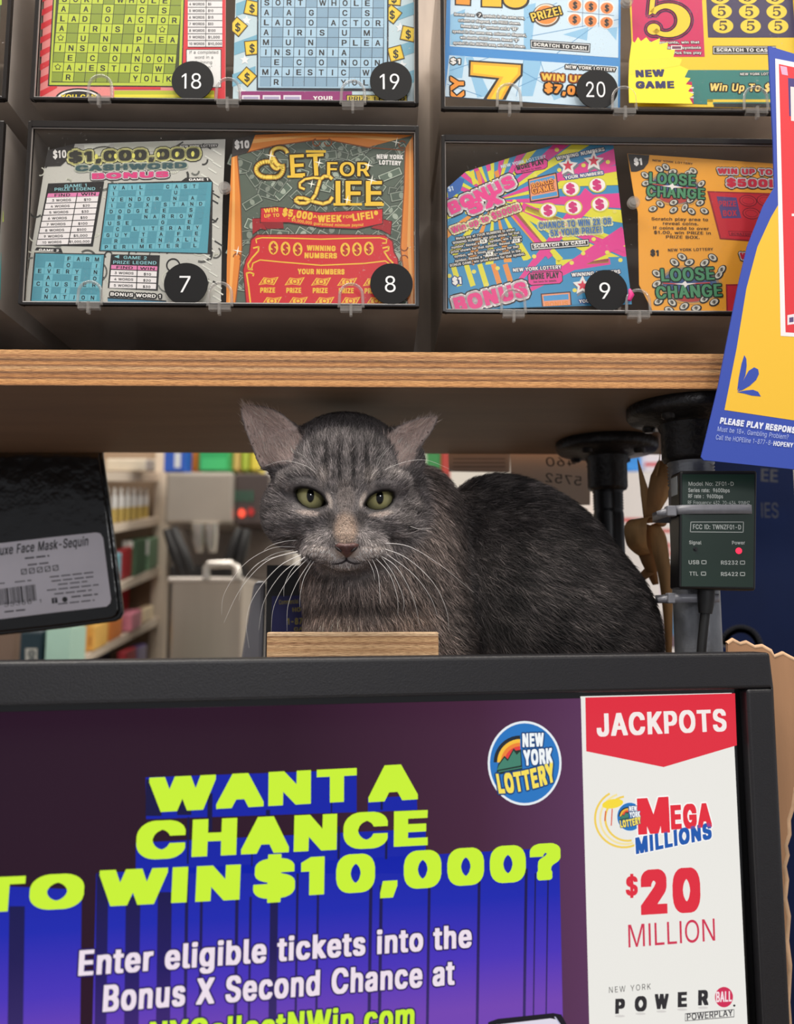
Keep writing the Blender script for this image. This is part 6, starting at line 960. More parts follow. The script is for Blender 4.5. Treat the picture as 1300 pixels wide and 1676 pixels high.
for i, (t, a, b2) in enumerate((('Scratch play area to', 352, 728), ('reveal coins.', 428, 664), ('If coins add to over', 364, 734), ('$1.00, win PRIZE in', 368, 746), ('PRIZE BOX.', 448, 672))):
    y = 530 + i * 30; s.text(t, a, y, b2, y + (6, 4, 6, 6, 4)[i], 20, (56, 36, 20), 3, 0.035)
s.text('$1', 344, 766, 400, 768, 40, (36, 26, 20), 3, 0.06); s.text('NEW YORK LOTTERY', 462, 738, 762, 732, 19, (56, 36, 20), 3, 0.035)
s.text('WIN UP TO', 792, 222, 1156, 230, 38, (196, 30, 60), 3.4, 0.06, ((240, 230, 230), 8, 3.1)); s.text('WIN UP TO', 792, 222, 1156, 230, 38, BK, 2.4, 0.06, (BK, 13, 2.4))
s.text('$500!', 852, 306, 1160, 312, 54, (196, 30, 60), 3.4, 0.07, ((240, 230, 230), 9, 3.1)); s.text('$500!', 852, 306, 1160, 312, 54, BK, 2.4, 0.07, (BK, 15, 2.4))
s.poly([(722, 336), (1300, 356), (1300, 690), (806, 656)], (150, 28, 40), 1.5); s.poly([(738, 346), (1300, 364), (1300, 680), (814, 648)], (200, 36, 50), 1.7)
s.poly([(784, 372), (916, 380), (948, 516), (820, 518)], (84, 66, 122), 2); s.text('PRIZE', 800, 440, 916, 440, 40, (190, 46, 66), 2.6, 0.04); s.text('BOX', 828, 504, 920, 502, 40, (190, 46, 66), 2.6, 0.04)
for x, y in ((994, 402), (1016, 486), (1110, 400), (1130, 490)):
    s.ell(x, y, 60, 38, (120, 24, 40), 2, 8); s.ell(x, y, 54, 33, (206, 44, 58), 2.1, 8); s.ell(x, y, 42, 24, (150, 30, 46), 2.2, 8); s.ell(x, y, 38, 20, (206, 44, 58), 2.3, 8)
s.poly([(862, 602), (1100, 610), (1100, 642), (870, 634)], (120, 24, 40), 2); s.poly([(867, 606), (1100, 614), (1100, 637), (874, 630)], (206, 44, 58), 2.1); s.text('SCRATCH', 880, 628, 1010, 632, 16, (120, 24, 40), 2.6, 0.04)
loose(608, 960, 1.12, 4, [(388, 886, 30), (506, 812, 35), (604, 812, -20), (556, 776, 30), (706, 816, -35), (760, 780, 35), (820, 860, -50), (800, 896, -45), (388, 956, -30), (400, 1072, -25), (490, 1078, 40), (570, 1104, -30), (650, 1116, -10), (704, 1056, -30), (770, 1076, -25), (470, 1128, 20)])
s.text('LOOSE', 418, 938, 772, 926, 86, (70, 138, 96), 3.4, 0.04, ((32, 46, 34), 8)); s.text('CHANGE', 384, 1054, 822, 1036, 84, (70, 138, 96), 3.4, 0.04, ((32, 46, 34), 8))
s.poly([(556, 950), (576, 934), (586, 950), (650, 950), (590, 962), (574, 980), (566, 962), (500, 954)], (236, 230, 226), 3.7); s.line([(430, 950), (560, 956)], 7, (196, 70, 66), 3.6); s.line([(600, 954), (740, 946)], 7, (196, 70, 66), 3.6)
s.poly([(846, 956), (1300, 950), (1300, 1134), (850, 1134)], (150, 28, 40), 1.5); s.poly([(856, 966), (1300, 962), (1300, 1134), (860, 1134)], (200, 36, 50), 1.7)
s.text('WIN UP TO', 940, 790, 1300, 800, 44, (196, 30, 60), 3.4, 0.06, ((240, 230, 230), 8, 3.1)); s.text('WIN UP TO', 940, 790, 1300, 800, 44, BK, 2.4, 0.06, (BK, 14, 2.4))
ticket(s, 'orange scratch ticket pair with green lettering ringed by coins, beside the card with blue border')
m = MB(); c = BRP.px(1031, 485); m.tube([BRP.at(c[0] - 0.0004, c[1] + 0.0035, 0.0015), BRP.at(c[0] + 0.0003, c[1], 0.0022), BRP.at(c[0] - 0.001, c[1] - 0.0032, 0.0018)], [0.0008, 0.0017, 0.0011], M((226, 40, 130), 0.5), 10)
tag(m.build('clay_blob'), 'tiny pink blob stuck on the dispenser lid beside sticker 9', 'blob')
# slivers of tickets in the dispensers at the edge
for (x0, y0, x1, y1, col, lab) in ((-300, 215, 6, 490, (60, 150, 150), 'teal scratch ticket sliver in the lower dispenser at the picture edge'), (-300, -140, 3, 150, (120, 178, 156), 'green scratch ticket sliver in the upper dispenser at the picture edge')):
    s = Sheet(T_L); s.base([(x0, y0), (x1, y0), (x1 - 6, y1), (x0, y1)], col); s.poly([(x0, y0 + 130), (x1, y0 + 85), (x1, y0 + 122), (x0, y0 + 180)], (120, 70, 170), 1); s.poly([(x0, y0 + 190), (x1, y0 + 130), (x1, y0 + 148), (x0, y0 + 214)], (170, 196, 60), 1)
    ticket(s, lab)

# ================================================================ the advertising screen
MP = Plane(P(1262, 1068, 0.425), math.radians(12))
PLA = M((29, 28, 31), 0.42, var=0.06, scale=400, bump=0.12, bscale=1400)
GLOSSB = M((9, 9, 10), 0.12)
def upx(x, y): return MP.px(x, y)
u_sr, v_st = MP.px(1206, 1133); u_bi = MP.px(1223, 1133)[0]; v_bi = MP.px(1215, 1128)[1]
UL, VB = -0.47, -0.31
mon = thing('screen_monitor', MP.at(-0.235, -0.33, -0.02), 'wide black monitor showing a purple prize advert in front of the cat', 'monitor')
m = MB()
m.box((UL, -0.014, v_bi), (0, 0, 0), PLA, MP); m.box((u_bi, -0.014, VB), (0, 0, v_bi), PLA, MP)
m.box((UL, -0.014, VB), (UL + 0.02, 0, v_bi), PLA, MP); m.box((UL + 0.02, -0.014, VB), (u_bi, 0, VB + 0.022), PLA, MP)
m.build('bezel', mon, bevel=0.0018, segs=3)
m = MB(); m.box((UL + 0.004, -0.026, VB + 0.004), (-0.004, -0.0142, -0.0012), M((30, 29, 31), 0.5), MP); m.box((-0.34, -0.05, -0.25), (-0.1, -0.026, -0.06), M((30, 29, 31), 0.5), MP); m.build('back_cover', mon, bevel=0.002)
m = MB(); m.box((UL + 0.02, -0.012, VB + 0.022), (u_bi, -0.006, v_bi), GLOSSB, MP); m.build('inner_frame', mon)
c = MP.at(-0.235, VB, -0.02)
m = MB(); m.box((-0.27, -0.034, 0.808 - MP.o[2]), (-0.2, -0.027, VB + 0.1), PLA, MP); m.build('stand_neck', mon, bevel=0.003)
m = MB(); m.box((-0.36, -0.10, 0.80 - MP.o[2]), (-0.11, 0.06, 0.809 - MP.o[2]), PLA, MP); m.build('stand_foot', mon, bevel=0.004)
def emission(stops, axis, lo, hi):
    """lit pixels whose colour runs along one axis of the panel"""
    mt = bpy.data.materials.new('screen_gradient'); mt.use_nodes = True; nt = mt.node_tree; bs = nt.nodes['Principled BSDF']
    bs.inputs['Base Color'].default_value = (0.01, 0.01, 0.01, 1); bs.inputs['Roughness'].default_value = 0.3; bs.inputs['Specular IOR Level'].default_value = 0.15; bs.inputs['Emission Strength'].default_value = 1
    tc = nt.nodes.new('ShaderNodeNewGeometry'); sp = nt.nodes.new('ShaderNodeSeparateXYZ'); nt.links.new(tc.outputs['Position'], sp.inputs[0])
    mr = nt.nodes.new('ShaderNodeMapRange'); mr.inputs['From Min'].default_value = lo; mr.inputs['From Max'].default_value = hi
    nt.links.new(sp.outputs[axis], mr.inputs['Value']); r = nt.nodes.new('ShaderNodeValToRGB'); els = r.color_ramp.elements
    els[0].position = stops[0][0]; els[0].color = (*lin(stops[0][1]), 1); els[1].position = stops[-1][0]; els[1].color = (*lin(stops[-1][1]), 1)
    for p, cc in stops[1:-1]: els.new(p).color = (*lin(cc), 1)
    nt.links.new(mr.outputs[0], r.inputs[0]); nt.links.new(r.outputs[0], bs.inputs['Emission Color'])
    return mt
zpx = lambda y: MP.at(*MP.px(500, y))[2]; xpx = lambda x: MP.at(*MP.px(x, 1300))[0]
BG = emission([(0, (33, 0, 28)), (0.45, (39, 4, 31)), (0.8, (66, 29, 56)), (1, (88, 49, 86))], 'X', xpx(0), xpx(955))  # paler right end paints glare over the purple backdrop
BLUE = emission([(0, (112, 66, 176)), (0.3, (70, 48, 182)), (0.65, (20, 34, 172)), (1, (0, 26, 162))], 'Z', zpx(1690), zpx(1400))
NAVY = emission([(0, (60, 34, 112)), (0.4, (26, 14, 92)), (1, (6, 4, 62))], 'Z', zpx(1690), zpx(1400))
EDGEB = emission([(0, (52, 36, 100)), (0.5, (22, 14, 80)), (1, (0, 6, 70))], 'Z', zpx(1690), zpx(1400))
s = Sheet(MP.off(-0.0055), emit=1.0)
pr = s.pl.px(955, 1300)[0]
ul = s.pl.px(0, 1300)[0] - 0.06
s.mb.prism([(UL + 0.022, VB + 0.024), (pr, VB + 0.024), (pr, s.pl.px(955, 1143)[1]), (s.pl.px(0, 1168)[0] - 0.05, s.pl.px(955, 1143)[1]), (UL + 0.022, s.pl.px(955, 1143)[1])], s.pl, -0.0004, 0, BG)
PW = (234, 232, 226)
ur = s.pl.px(1206, 1300)[0]
s.mb.prism([(pr, VB + 0.024), (ur, VB + 0.024), (ur, s.pl.px(1206, 1134)[1]), (pr, s.pl.px(1206, 1134)[1])], s.pl, -0.0004, 0, s.mat(PW))
s.frame(0, 1060, 2.6)
# extruded columns under the headline
_t = s.pl.px(955, 1143)[1]; s.cl = [np.array(q_) for q_ in ((UL + 0.022, VB + 0.024), (pr, VB + 0.024), (pr, _t), (UL + 0.022, _t))]
for q, c in (([(620, 552), (1518, 520), (1518, 700), (622, 730)], BLUE), ([(1566, 640), (1774, 630), (1776, 690), (1566, 700)], BLUE), ([(578, 830), (1812, 770), (1812, 960), (578, 960)], BLUE),
             ([(-300, 1000), (348, 1030), (326, 2900), (-300, 2900)], BLUE), ([(410, 960), (2380, 850), (2424, 2900), (362, 2900)], BLUE)):
    s.poly(q, c, 1)
for x0, x1, y0, y1, c in ((622, 690, 560, 716, NAVY), (756, 816, 600, 712, NAVY), (884, 905, 620, 780, NAVY), (1132, 1150, 690, 720, EDGEB), (40, 106, 1100, 2900, EDGEB), (412, 462, 960, 2900, NAVY), (536, 598, 1060, 2900, NAVY), (672, 732, 1040, 2900, NAVY), (790, 804, 930, 2900, EDGEB), (852, 864, 1050, 2900, EDGEB),
                       (1002, 1016, 1060, 2900, EDGEB), (1062, 1072, 1060, 2900, EDGEB), (1150, 1184, 1070, 2900, EDGEB), (1262, 1272, 960, 2900, EDGEB), (1350, 1360, 960, 2900, EDGEB), (1572, 1586, 1000, 2900, EDGEB), (1616, 1630, 1010, 2900, EDGEB), (1822, 1834, 960, 2900, EDGEB), (2034, 2046, 960, 2900, EDGEB), (2234, 2246, 940, 2900, EDGEB), (2276, 2282, 960, 2900, EDGEB), (2330, 2336, 960, 2900, EDGEB),
                       (1410, 1416, 540, 720, EDGEB), (1620, 1630, 640, 690, EDGEB), (798, 806, 720, 920, EDGEB), (1070, 1076, 850, 930, EDGEB), (1438, 1448, 760, 900, EDGEB), (1640, 1650, 790, 900, EDGEB)):
    k = -0.035 * (y1 - y0) / 700
    s.poly([(x0, y0), (x1, y0), (x1 - 10 * (y1 - y0) / 700, y1), (x0 - 10 * (y1 - y0) / 700, y1)], c, 1.5)
s.cl = None
LIME = (200, 240, 50)
def wide(t, x0, y0, x1, y1, h):
    s.text(t, x0, y0, x1, y1, h, LIME, 4, 0.055)
s.frame(0, 0, 1)
wide('WANT', 243, 1330, 584, 1311, 55); wide('A', 603, 1313, 684, 1308, 56)
wide('CHANCE', 222, 1407, 700, 1383, 58)
wide('TO', -42, 1494, 136, 1485, 58); wide('WIN', 160, 1484, 392, 1472, 58); wide('$10,000?', 414, 1471, 918, 1438, 57)
PT = (236, 222, 234)
s.text('Enter eligible tickets into the', 128, 1597, 772, 1550, 38, PT, 4, 0.045, ((40, 26, 90), 2.5)); s.text('Bonus X Second Chance at', 168, 1656, 744, 1611, 40, PT, 4, 0.045, ((40, 26, 90), 2.5)); s.text('NYCollectNWin.com', 243, 1716, 678, 1682, 40, LIME, 4, 0.045, ((40, 26, 90), 2.5))
s.frame(450, 1060, 2.549)
ph = [(880, 1700), (890, 1562), (930, 1548), (1160, 1524), (1195, 1530), (1222, 1580), (1240, 1700)]
s.poly(ph, (20, 18, 30), 2); s.poly([(905, 1700), (910, 1574), (1150, 1546), (1180, 1552), (1196, 1600), (1206, 1700)], (222, 216, 230), 2.4)
s.line([(1168, 1540), (1196, 1580), (1212, 1640)], 5, (190, 190, 214), 2.6)
# round state lottery badge
def badge(cx, cy, rx, ry, k=1.0, L=2, rot=0):
    s.ell(cx, cy, rx, ry, (230, 236, 240), L, 0, 48); s.ell(cx, cy, rx * 0.94, ry * 0.945, (38, 116, 190), L + 0.3, 0, 48)
    X = lambda v: cx + v * rx; Y = lambda v: cy + v * ry
    for i, col in enumerate(((30, 40, 50), (244, 190, 60), (236, 130, 54), (224, 60, 62), (42, 40, 40))):
        r = 0.82 - i * 0.11
        s.poly([(X(-0.12), Y(-0.02))] + [(X(-0.12 + r * math.cos(math.radians(a)) * 0.88), Y(-0.02 + r * math.sin(math.radians(a)) * 0.78)) for a in range(180, 272, 9)], col, L + 0.6 + i * 0.12)
    s.poly([(X(-0.78), Y(0.28)), (X(-0.72), Y(0.02)), (X(-0.55), Y(-0.18)), (X(-0.46), Y(-0.1)), (X(-0.3), Y(-0.36)), (X(-0.2), Y(-0.26)), (X(-0.1), Y(-0.34)), (X(-0.06), Y(0.18))], (30, 50, 44), L + 1.5)
    s.poly([(X(-0.75), Y(0.16)), (X(-0.7), Y(0.05)), (X(-0.55), Y(-0.13)), (X(-0.46), Y(-0.05)), (X(-0.3), Y(-0.3)), (X(-0.22), Y(-0.2)), (X(-0.12), Y(-0.28)), (X(-0.1), Y(0.05))], (66, 128, 108), L + 1.7)
    s.line([(X(-0.7), Y(0.2)), (X(-0.08), Y(0.1))], 0.03 * rx, (66, 128, 108), L + 1.8)
    s.text('NEW', X(-0.06), Y(-0.38), X(0.52), Y(-0.4), 0.3 * ry, (240, 244, 246), L + 2.4, 0.06, ((24, 66, 120), 0.035 * rx)); s.text('YORK', X(-0.02), Y(0.06), X(0.76), Y(0.0), 0.34 * ry, (240, 244, 246), L + 2.4, 0.06, ((24, 66, 120), 0.035 * rx))
    s.text('LOTTERY', X(-0.7), Y(0.72), X(0.84), Y(0.42), 0.44 * ry, (246, 222, 90), L + 2.4, 0.06, ((24, 66, 120), 0.04 * rx), arc=-0.06 * ry)
badge(1042, 482, 154, 176)
s.frame(940, 1040, 2.636)
RR = (222, 44, 62)
s.poly([(48, 268), (694, 250), (702, 474), (386, 568), (52, 500)], RR, 1)
s.text('JACKPOTS', 98, 436, 658, 412, 86, (244, 234, 230), 3, 0.05)
for i in range(3): s.ring(230 - i * 8, 790, 96 + i * 14, 9, (240, 206, 90) if i % 2 == 0 else (244, 226, 160), 1.2, 80 - i * 6, 260 - i * 10, 20)
s.ell(166, 726, 46, 20, (246, 218, 60), 1.4, -10); s.line([(136, 758), (132, 800)], 5, (220, 90, 70), 1.5); s.line([(164, 748), (160, 820)], 5, (220, 90, 70), 1.5)
badge(240, 782, 58, 64, L=2)
s.text('M', 276, 860, 414, 850, 138, (226, 44, 60), 3, 0.06, ((250, 248, 246), 5)); s.text('EGA', 418, 838, 594, 826, 92, (226, 44, 60), 3, 0.06, ((250, 248, 246), 5))
s.text('MILLIONS', 266, 944, 594, 876, 62, (28, 88, 172), 3, 0.06, ((250, 248, 246), 4), shear=0.1)
s.text('$', 222, 1122, 274, 1120, 72, RR, 3, 0.05); s.text('20', 288, 1206, 546, 1190, 166, RR, 3, 0.055)
s.text('MILLION', 234, 1346, 608, 1316, 84, (206, 50, 80), 3, -0.012)
s.text('NEW YORK', 150, 1542, 330, 1526, 22, (70, 66, 66), 3, -0.01, track=0.12)
for ch, x0, x1, y in (('P', 176, 218, 1632), ('O', 260, 312, 1622), ('W', 346, 406, 1612), ('E', 446, 486, 1604), ('R', 534, 578, 1596)):
    s.text(ch, x0, y, x1, y - 2, 56, (44, 42, 46), 3, 0.06); s.ell((x0 + x1) / 2, y + 10, 22, 5, (212, 208, 204), 1.5)
s.ell(646, 1560, 39, 44, (206, 44, 84), 2, 0, 32); s.text('BALL', 612, 1582, 680, 1578, 38, (244, 226, 230), 3, 0.05); s.ell(690, 1596, 5, 5, (44, 42, 46), 3)
s.poly([(478, 1630), (690, 1612), (690, 1646), (478, 1664)], (60, 58, 62), 2.6); s.poly([(480, 1633), (688, 1615), (688, 1643), (480, 1661)], PW, 2.8); s.text('POWERPLAY', 486, 1660, 684, 1640, 24, (60, 58, 62), 3.2, 0.02)
s.build('screen', mon)

# ================================================================ card with blue border, clipped to the dispensers
CP = Plane(P(1200, 500, 0.43), -0.03)
BLU = (44, 72, 172); YEL = (240, 190, 46)
s = Sheet(CP, rough=0.65)
s.base([(1258, 75), (1330, 97), (1420, 120), (1420, 792), (1300, 768), (1152, 753), (1148, 748), (1176, 632), (1194, 540), (1208, 470), (1224, 402), (1250, 336), (1268, 306), (1266, 230)], BLU, 0.0012)
s.poly([(1276, 332), (1284, 324), (1420, 340), (1420, 706), (1186, 671), (1206, 570), (1222, 472), (1240, 404), (1262, 356)], YEL, 1)
s.poly([(1269, 96), (1340, 110), (1420, 128), (1420, 558), (1278, 550)], (240, 236, 236), 2); s.poly([(1275, 105), (1340, 119), (1420, 138), (1420, 552), (1286, 544)], (224, 44, 54), 2.3)
s.poly([(1277, 108), (1288, 110), (1290, 124), (1280, 122)], (220, 170, 200), 2.6); s.poly([(1290, 128), (1420, 140), (1420, 220), (1292, 190)], (66, 50, 120), 2.6); s.poly([(1294, 142), (1420, 160), (1420, 214), (1295, 198)], (240, 220, 216), 2.8); s.poly([(1296, 350), (1300, 350), (1300, 354), (1296, 354)], WH, 3)
s.poly([(1289, 516), (1300, 514), (1304, 530), (1289, 532)], (236, 226, 230), 2.6); s.poly([(1292, 520), (1299, 519), (1299, 527), (1292, 528)], (90, 70, 120), 2.8)
s.frame(1000, 560, 3.103)
def arcp(pts): return pts
s.poly([(642, 246), (650, 180), (664, 110), (678, 66), (688, 84), (690, 120), (684, 168), (660, 224)], BLU, 2); s.poly([(644, 250), (670, 200), (700, 146), (728, 128), (748, 138), (752, 162), (738, 192), (706, 222), (668, 244)], BLU, 2.1); s.poly([(640, 254), (680, 246), (722, 242), (748, 252), (762, 276), (716, 272), (680, 262)], BLU, 2)
s.text('PLEASE PLAY RESPONSIBLY', 552, 414, 1010, 474, 34, (226, 230, 244), 3, 0.055, shear=0.1)
s.text('Must be 18+. Gambling Problem?', 540, 452, 900, 494, 25, (176, 190, 236), 3, 0.0, shear=0.1); s.text('Call the HOPEline 1-877-8-', 532, 494, 820, 524, 25, (176, 190, 236), 3, 0.0, shear=0.1); s.text('HOPENY', 824, 526, 924, 536, 25, (226, 230, 244), 3, 0.05, shear=0.1)
card = tag(s.build('advert_card'), 'yellow card with thick blue border and red panel, hanging over the shelf edge', 'card')
m = MB(); cc = CP.px(1345, 300); m.box((cc[0] - 0.01, -0.0305, cc[1] - 0.01), (cc[0] + 0.01, -0.0013, cc[1] + 0.01), CLIPM, CP); m.build('hanging_clip', card)

# ================================================================ wireless module strapped to the front pipe
DP = Plane(P(1170, 868, 0.4585))
def Q(z): return [DP.px(1000 + x / 3.103, 560 + y / 3.103) for x, y in z]
dev = thing('wireless_module', DP.at(*DP.px(1170, 968)), 'dark green and black wireless module with a red light, strapped to the front pipe', 'wireless module')
m = MB(); m.prism(Q([(352, 652), (745, 652), (738, 1262), (348, 1252)]), DP, -0.0165, 0, M((10, 10, 11), 0.35)); m.build('casing', dev, bevel=0.0014, segs=3)
s = Sheet(DP, rough=0.3, w=0.0005); s.frame(1000, 560, 3.103)
s.base([(362, 672), (728, 672), (722, 1244), (358, 1240)], (22, 44, 34), 0.0004)
LG = (176, 182, 178)
s.text('Model No: ZF01-D', 394, 730, 622, 730, 20, LG, 2, 0.0); s.text('Series rate:  9600bps', 392, 762, 602, 764, 20, LG, 2, 0.01); s.text('RF rate :  9600bps', 392, 792, 568, 794, 20, LG, 2, 0.01); s.text('RF Frequency: 432. 70-434. 91MHZ', 390, 824, 704, 826, 18, LG, 2, 0.005)
s.frame_line([(405, 914), (672, 914), (670, 966), (402, 964)], 3.5, LG, 2); s.text('FCC ID: TWNZF01-D', 416, 950, 660, 952, 24, LG, 2, 0.01)
s.text('Signal', 396, 1026, 458, 1028, 18, LG, 2, 0.01); s.text('Power', 614, 1028, 680, 1028, 18, LG, 2, 0.01)
for t, a, y, b2 in (('USB', 394, 1128, 448), ('TTL', 398, 1186, 442), ('RS232', 558, 1130, 644), ('RS422', 558, 1188, 644)):
    s.text(t, a, y, b2, y, 20, LG, 2, 0.01); x = b2 + 12 if t[0] != 'T' else b2 + 16
    s.frame_line([(x, y - 18), (x + 22, y - 18), (x + 22, y - 2), (x, y - 2)], 4, LG, 2)
s.ell(428, 1052, 12, 12, (8, 12, 10), 2)
s.build('face_plate', dev)
def led(x, y, r, mt, nm):
    c = Q([(x, y)])[0]; m = MB(); k = r / 3.103 * 0.00034
    for j, (q, w) in enumerate(((1, 0.0005), (0.85, 0.0011), (0.45, 0.0015))):
        m.prism([(c[0] + q * k * math.cos(a), c[1] + q * k * math.sin(a)) for a in [math.pi * i / 12 for i in range(24)]], DP, 0.0004, w + 0.0003, mt, True)
    return m.build(nm, dev)
led(648, 1060, 16, M((255, 46, 76), 0.3, emit=1.7), 'power_light')
led(428, 1052, 9, M((16, 20, 18), 0.3), 'signal_light')
BLKR = M((16, 16, 17), 0.55)
m = MB(); pc = lambda x, y, w=-0.008: DP.at(*Q([(x, y)])[0], w)
m.tube([pc(512, 1256), pc(512, 1290), pc(510, 1340), pc(508, 1378)], [0.0046, 0.0046, 0.0042, 0.0036], BLKR, 16)
m.tube([pc(508, 1370), pc(500, 1440), pc(492, 1520), pc(486, 1600), pc(470, 1800), pc(430, 2100, -0.004)], 0.0026, BLKR, 14); m.build('cable', dev)
m = MB(); cs = Q([(332, 668)])[0]; m.box((Q([(350, 672)])[0][0] - 0.0003, -0.0145, Q([(350, 790)])[0][1]), (Q([(350, 672)])[0][0] - 0.00005, -0.004, Q([(350, 674)])[0][1]), M((128, 132, 134), 0.5), DP); m.build('side_label', dev)
TIE = M((126, 126, 132), 0.35, var=0.08, scale=300)
def cable_tie(y, x0, x1, w0, w1, label, hd, ht):
    t = thing('cable_tie', DP.at(*Q([((x0 + x1) / 2, y)])[0], w0), label, 'cable tie', 'grey cable ties')
    a = Q([(x0, y)])[0]; b2 = Q([(x1, y - 2)])[0]; mid = (w0 + w1) / 2; pts = []
    for k in range(33):
        th = 2 * math.pi * k / 32; cx, sx = math.cos(th), math.sin(th); p = 0.35
        X = math.copysign(abs(cx) ** p, cx); Y2 = math.copysign(abs(sx) ** p, sx)
        pts.append(DP.at((a[0] + b2[0]) / 2 + X * (b2[0] - a[0]) / 2, a[1] + (b2[1] - a[1]) * (X + 1) / 2, mid + Y2 * (w0 - w1) / 2))
    m = MB(); m.ribbon(pts, [ht] * 33, (0, 0, 1), TIE, 0.0011); m.build('strap', t)
    h = Q([hd])[0]; m = MB(); m.box((h[0] - 0.0026, w0 - 0.0075, h[1] - 0.003), (h[0] + 0.0026, w0 - 0.0015, h[1] + 0.003), TIE, DP); m.build('clasp', t, bevel=0.0006)
    m = MB(); m.ribbon([DP.at(h[0], h[1], w0 - 0.004), DP.at(h[0] - 0.004, h[1] - 0.0006, w0 - 0.0044), DP.at(h[0] - 0.0072, h[1] - 0.0012, w0 - 0.006)], [0.0036, 0.0034, 0.0028], (0, 0, 1), TIE, 0.001); m.build('tail', t)
cable_tie(851, 322, 752, 0.0016, -0.047, 'grey cable tie looped over the face of the wireless module', (312, 856), 0.0051)
cable_tie(1300, 348, 602, -0.0100, -0.047, 'grey cable tie below the wireless module, around the pipe and its cable', (352, 1298), 0.0048)

# ================================================================ small things on the boards
m = MB(); WP = Plane(P(578, 1050, 0.4645), 0.02)
a, b2 = WP.px(437, 1037), WP.px(718, 1033)
BW = wood_edge('block_wood', [(0, (236, 204, 164)), (0.12, (160, 110, 76)), (0.2, (224, 186, 142)), (0.36, (196, 152, 108)), (0.48, (226, 186, 140)), (0.58, (176, 130, 92)), (0.66, (220, 178, 130)), (0.76, (206, 164, 118)), (0.8, (160, 116, 82)), (0.84, (226, 192, 152)), (1, (232, 198, 160))], 1 / 0.0168)
zt = (a[1] + b2[1]) / 2; m.box((a[0], -0.011, zt - 0.0158), (b2[0], 0, zt), BW, WP)
zlow = LB - WP.o[2]
t = thing('wood_block', WP.at((a[0] + b2[0]) / 2, zlow, -0.005), 'short layered wood offcut standing in front of the cat below its chin', 'wood block')
m.build('top_strip', t, bevel=0.0006)
m = MB(); m.box((a[0] - 0.0002, -0.0106, zlow), (b2[0] + 0.0004, -0.0002, zt - 0.0158), M((222, 190, 160), 0.6, var=0.1, scale=30, stretch=(1, 6, 6)), WP); m.build('base_piece', t)

# torn cardboard behind the screen
m = MB(); KP = Plane(P(1262, 1100, 0.4495))
CB = M((168, 126, 92), 0.8, var=0.1, scale=50, stretch=(1, 1, 0.2), bump=0.2, bscale=120); CB2 = M((206, 168, 132), 0.9, var=0.2, scale=120)
outl = [(1192, 1054), (1200, 1048), (1212, 1055), (1222, 1052), (1236, 1060), (1248, 1058), (1262, 1066), (1268, 1076), (1282, 1070), (1300, 1080), (1340, 1092), (1340, 1266), (1312, 1278), (1302, 1290), (1298, 1320), (1291, 1342), (1292, 1366), (1286, 1384), (1289, 1400), (1284, 1418), (1288, 1440), (1285, 1470), (1291, 1500), (1288, 1540), (1293, 1580), (1290, 1640), (1294, 1700), (1292, 1800), (1190, 1800)]
m.prism([KP.px(*p) for p in outl], KP, -0.003, 0, CB)
lo = [KP.px(*p) for p in outl[:10]]; m.tube([KP.at(p[0], p[1], -0.0012) for p in lo], 0.0015, CB2, 6)
lo = [KP.px(*p) for p in outl[11:-1]]; m.tube([KP.at(p[0], p[1], -0.0012) for p in lo], 0.0017, CB2, 6)
tag(m.build('cardboard_sheet'), 'torn brown cardboard edge standing behind the monitor corner', 'cardboard')

# navy display box behind the front pipe
NP_ = Plane(P(1240, 900, 0.74)); a = NP_.px(1150, 740); b2 = NP_.px(1298, 740)
s = Sheet(NP_, rough=0.5); NV = M((12, 36, 86), 0.55, spec=0.25, var=0.25, scale=9)
s.mb.box((a[0], -0.09, 0.80 - NP_.o[2]), (b2[0], 0, a[1] + 0.03), NV, NP_)
s.frame(1000, 560, 3.103); GT = (84, 92, 104)
s.text('EE', 762, 706, 848, 712, 66, GT, 1, 0.05); s.text('IES', 766, 890, 852, 892, 76, GT, 1, -0.01)
s.ring(660, 1560, 96, 42, (104, 108, 116), 1, 190, 350, 20, ry=104)
tag(s.build('display_box'), 'dark navy display box behind the front pipe with grey letters', 'box')

# paper notes hanging behind the back edge of the shelf
NT = Plane(P(900, 780, 0.655)); s = Sheet(NT, rough=0.8); s.frame(700, 720, 3.095)
s.base([(418, 30), (826, 20), (824, 330), (640, 330), (424, 300)], (214, 196, 178), 0.0003)
INK = (34, 32, 40)
s.text('460', 752, 132, 604, 134, 46, INK, 1, 0.0, mirror=True, shear=0.1); s.text('5752', 778, 232, 596, 212, 46, INK, 1, 0.0, mirror=True); s.line([(806, 136), (824, 138)], 6, INK, 1)
tag(s.build('paper_note'), 'cream paper seen from behind with mirrored handwritten digits', 'paper')
s = Sheet(NT.off(-0.002), rough=0.8); s.frame(700, 720, 3.095); s.base([(104, 20), (420, 20), (418, 165), (108, 160)], (170, 156, 146), 0.0003)
for i in range(3): s.line([(130, 96 + i * 20), (392, 96 + i * 20)], 5, (122, 112, 106), 1)
tag(s.build('paper_note'), 'grey printed paper strip hanging above the back of the cat', 'paper')

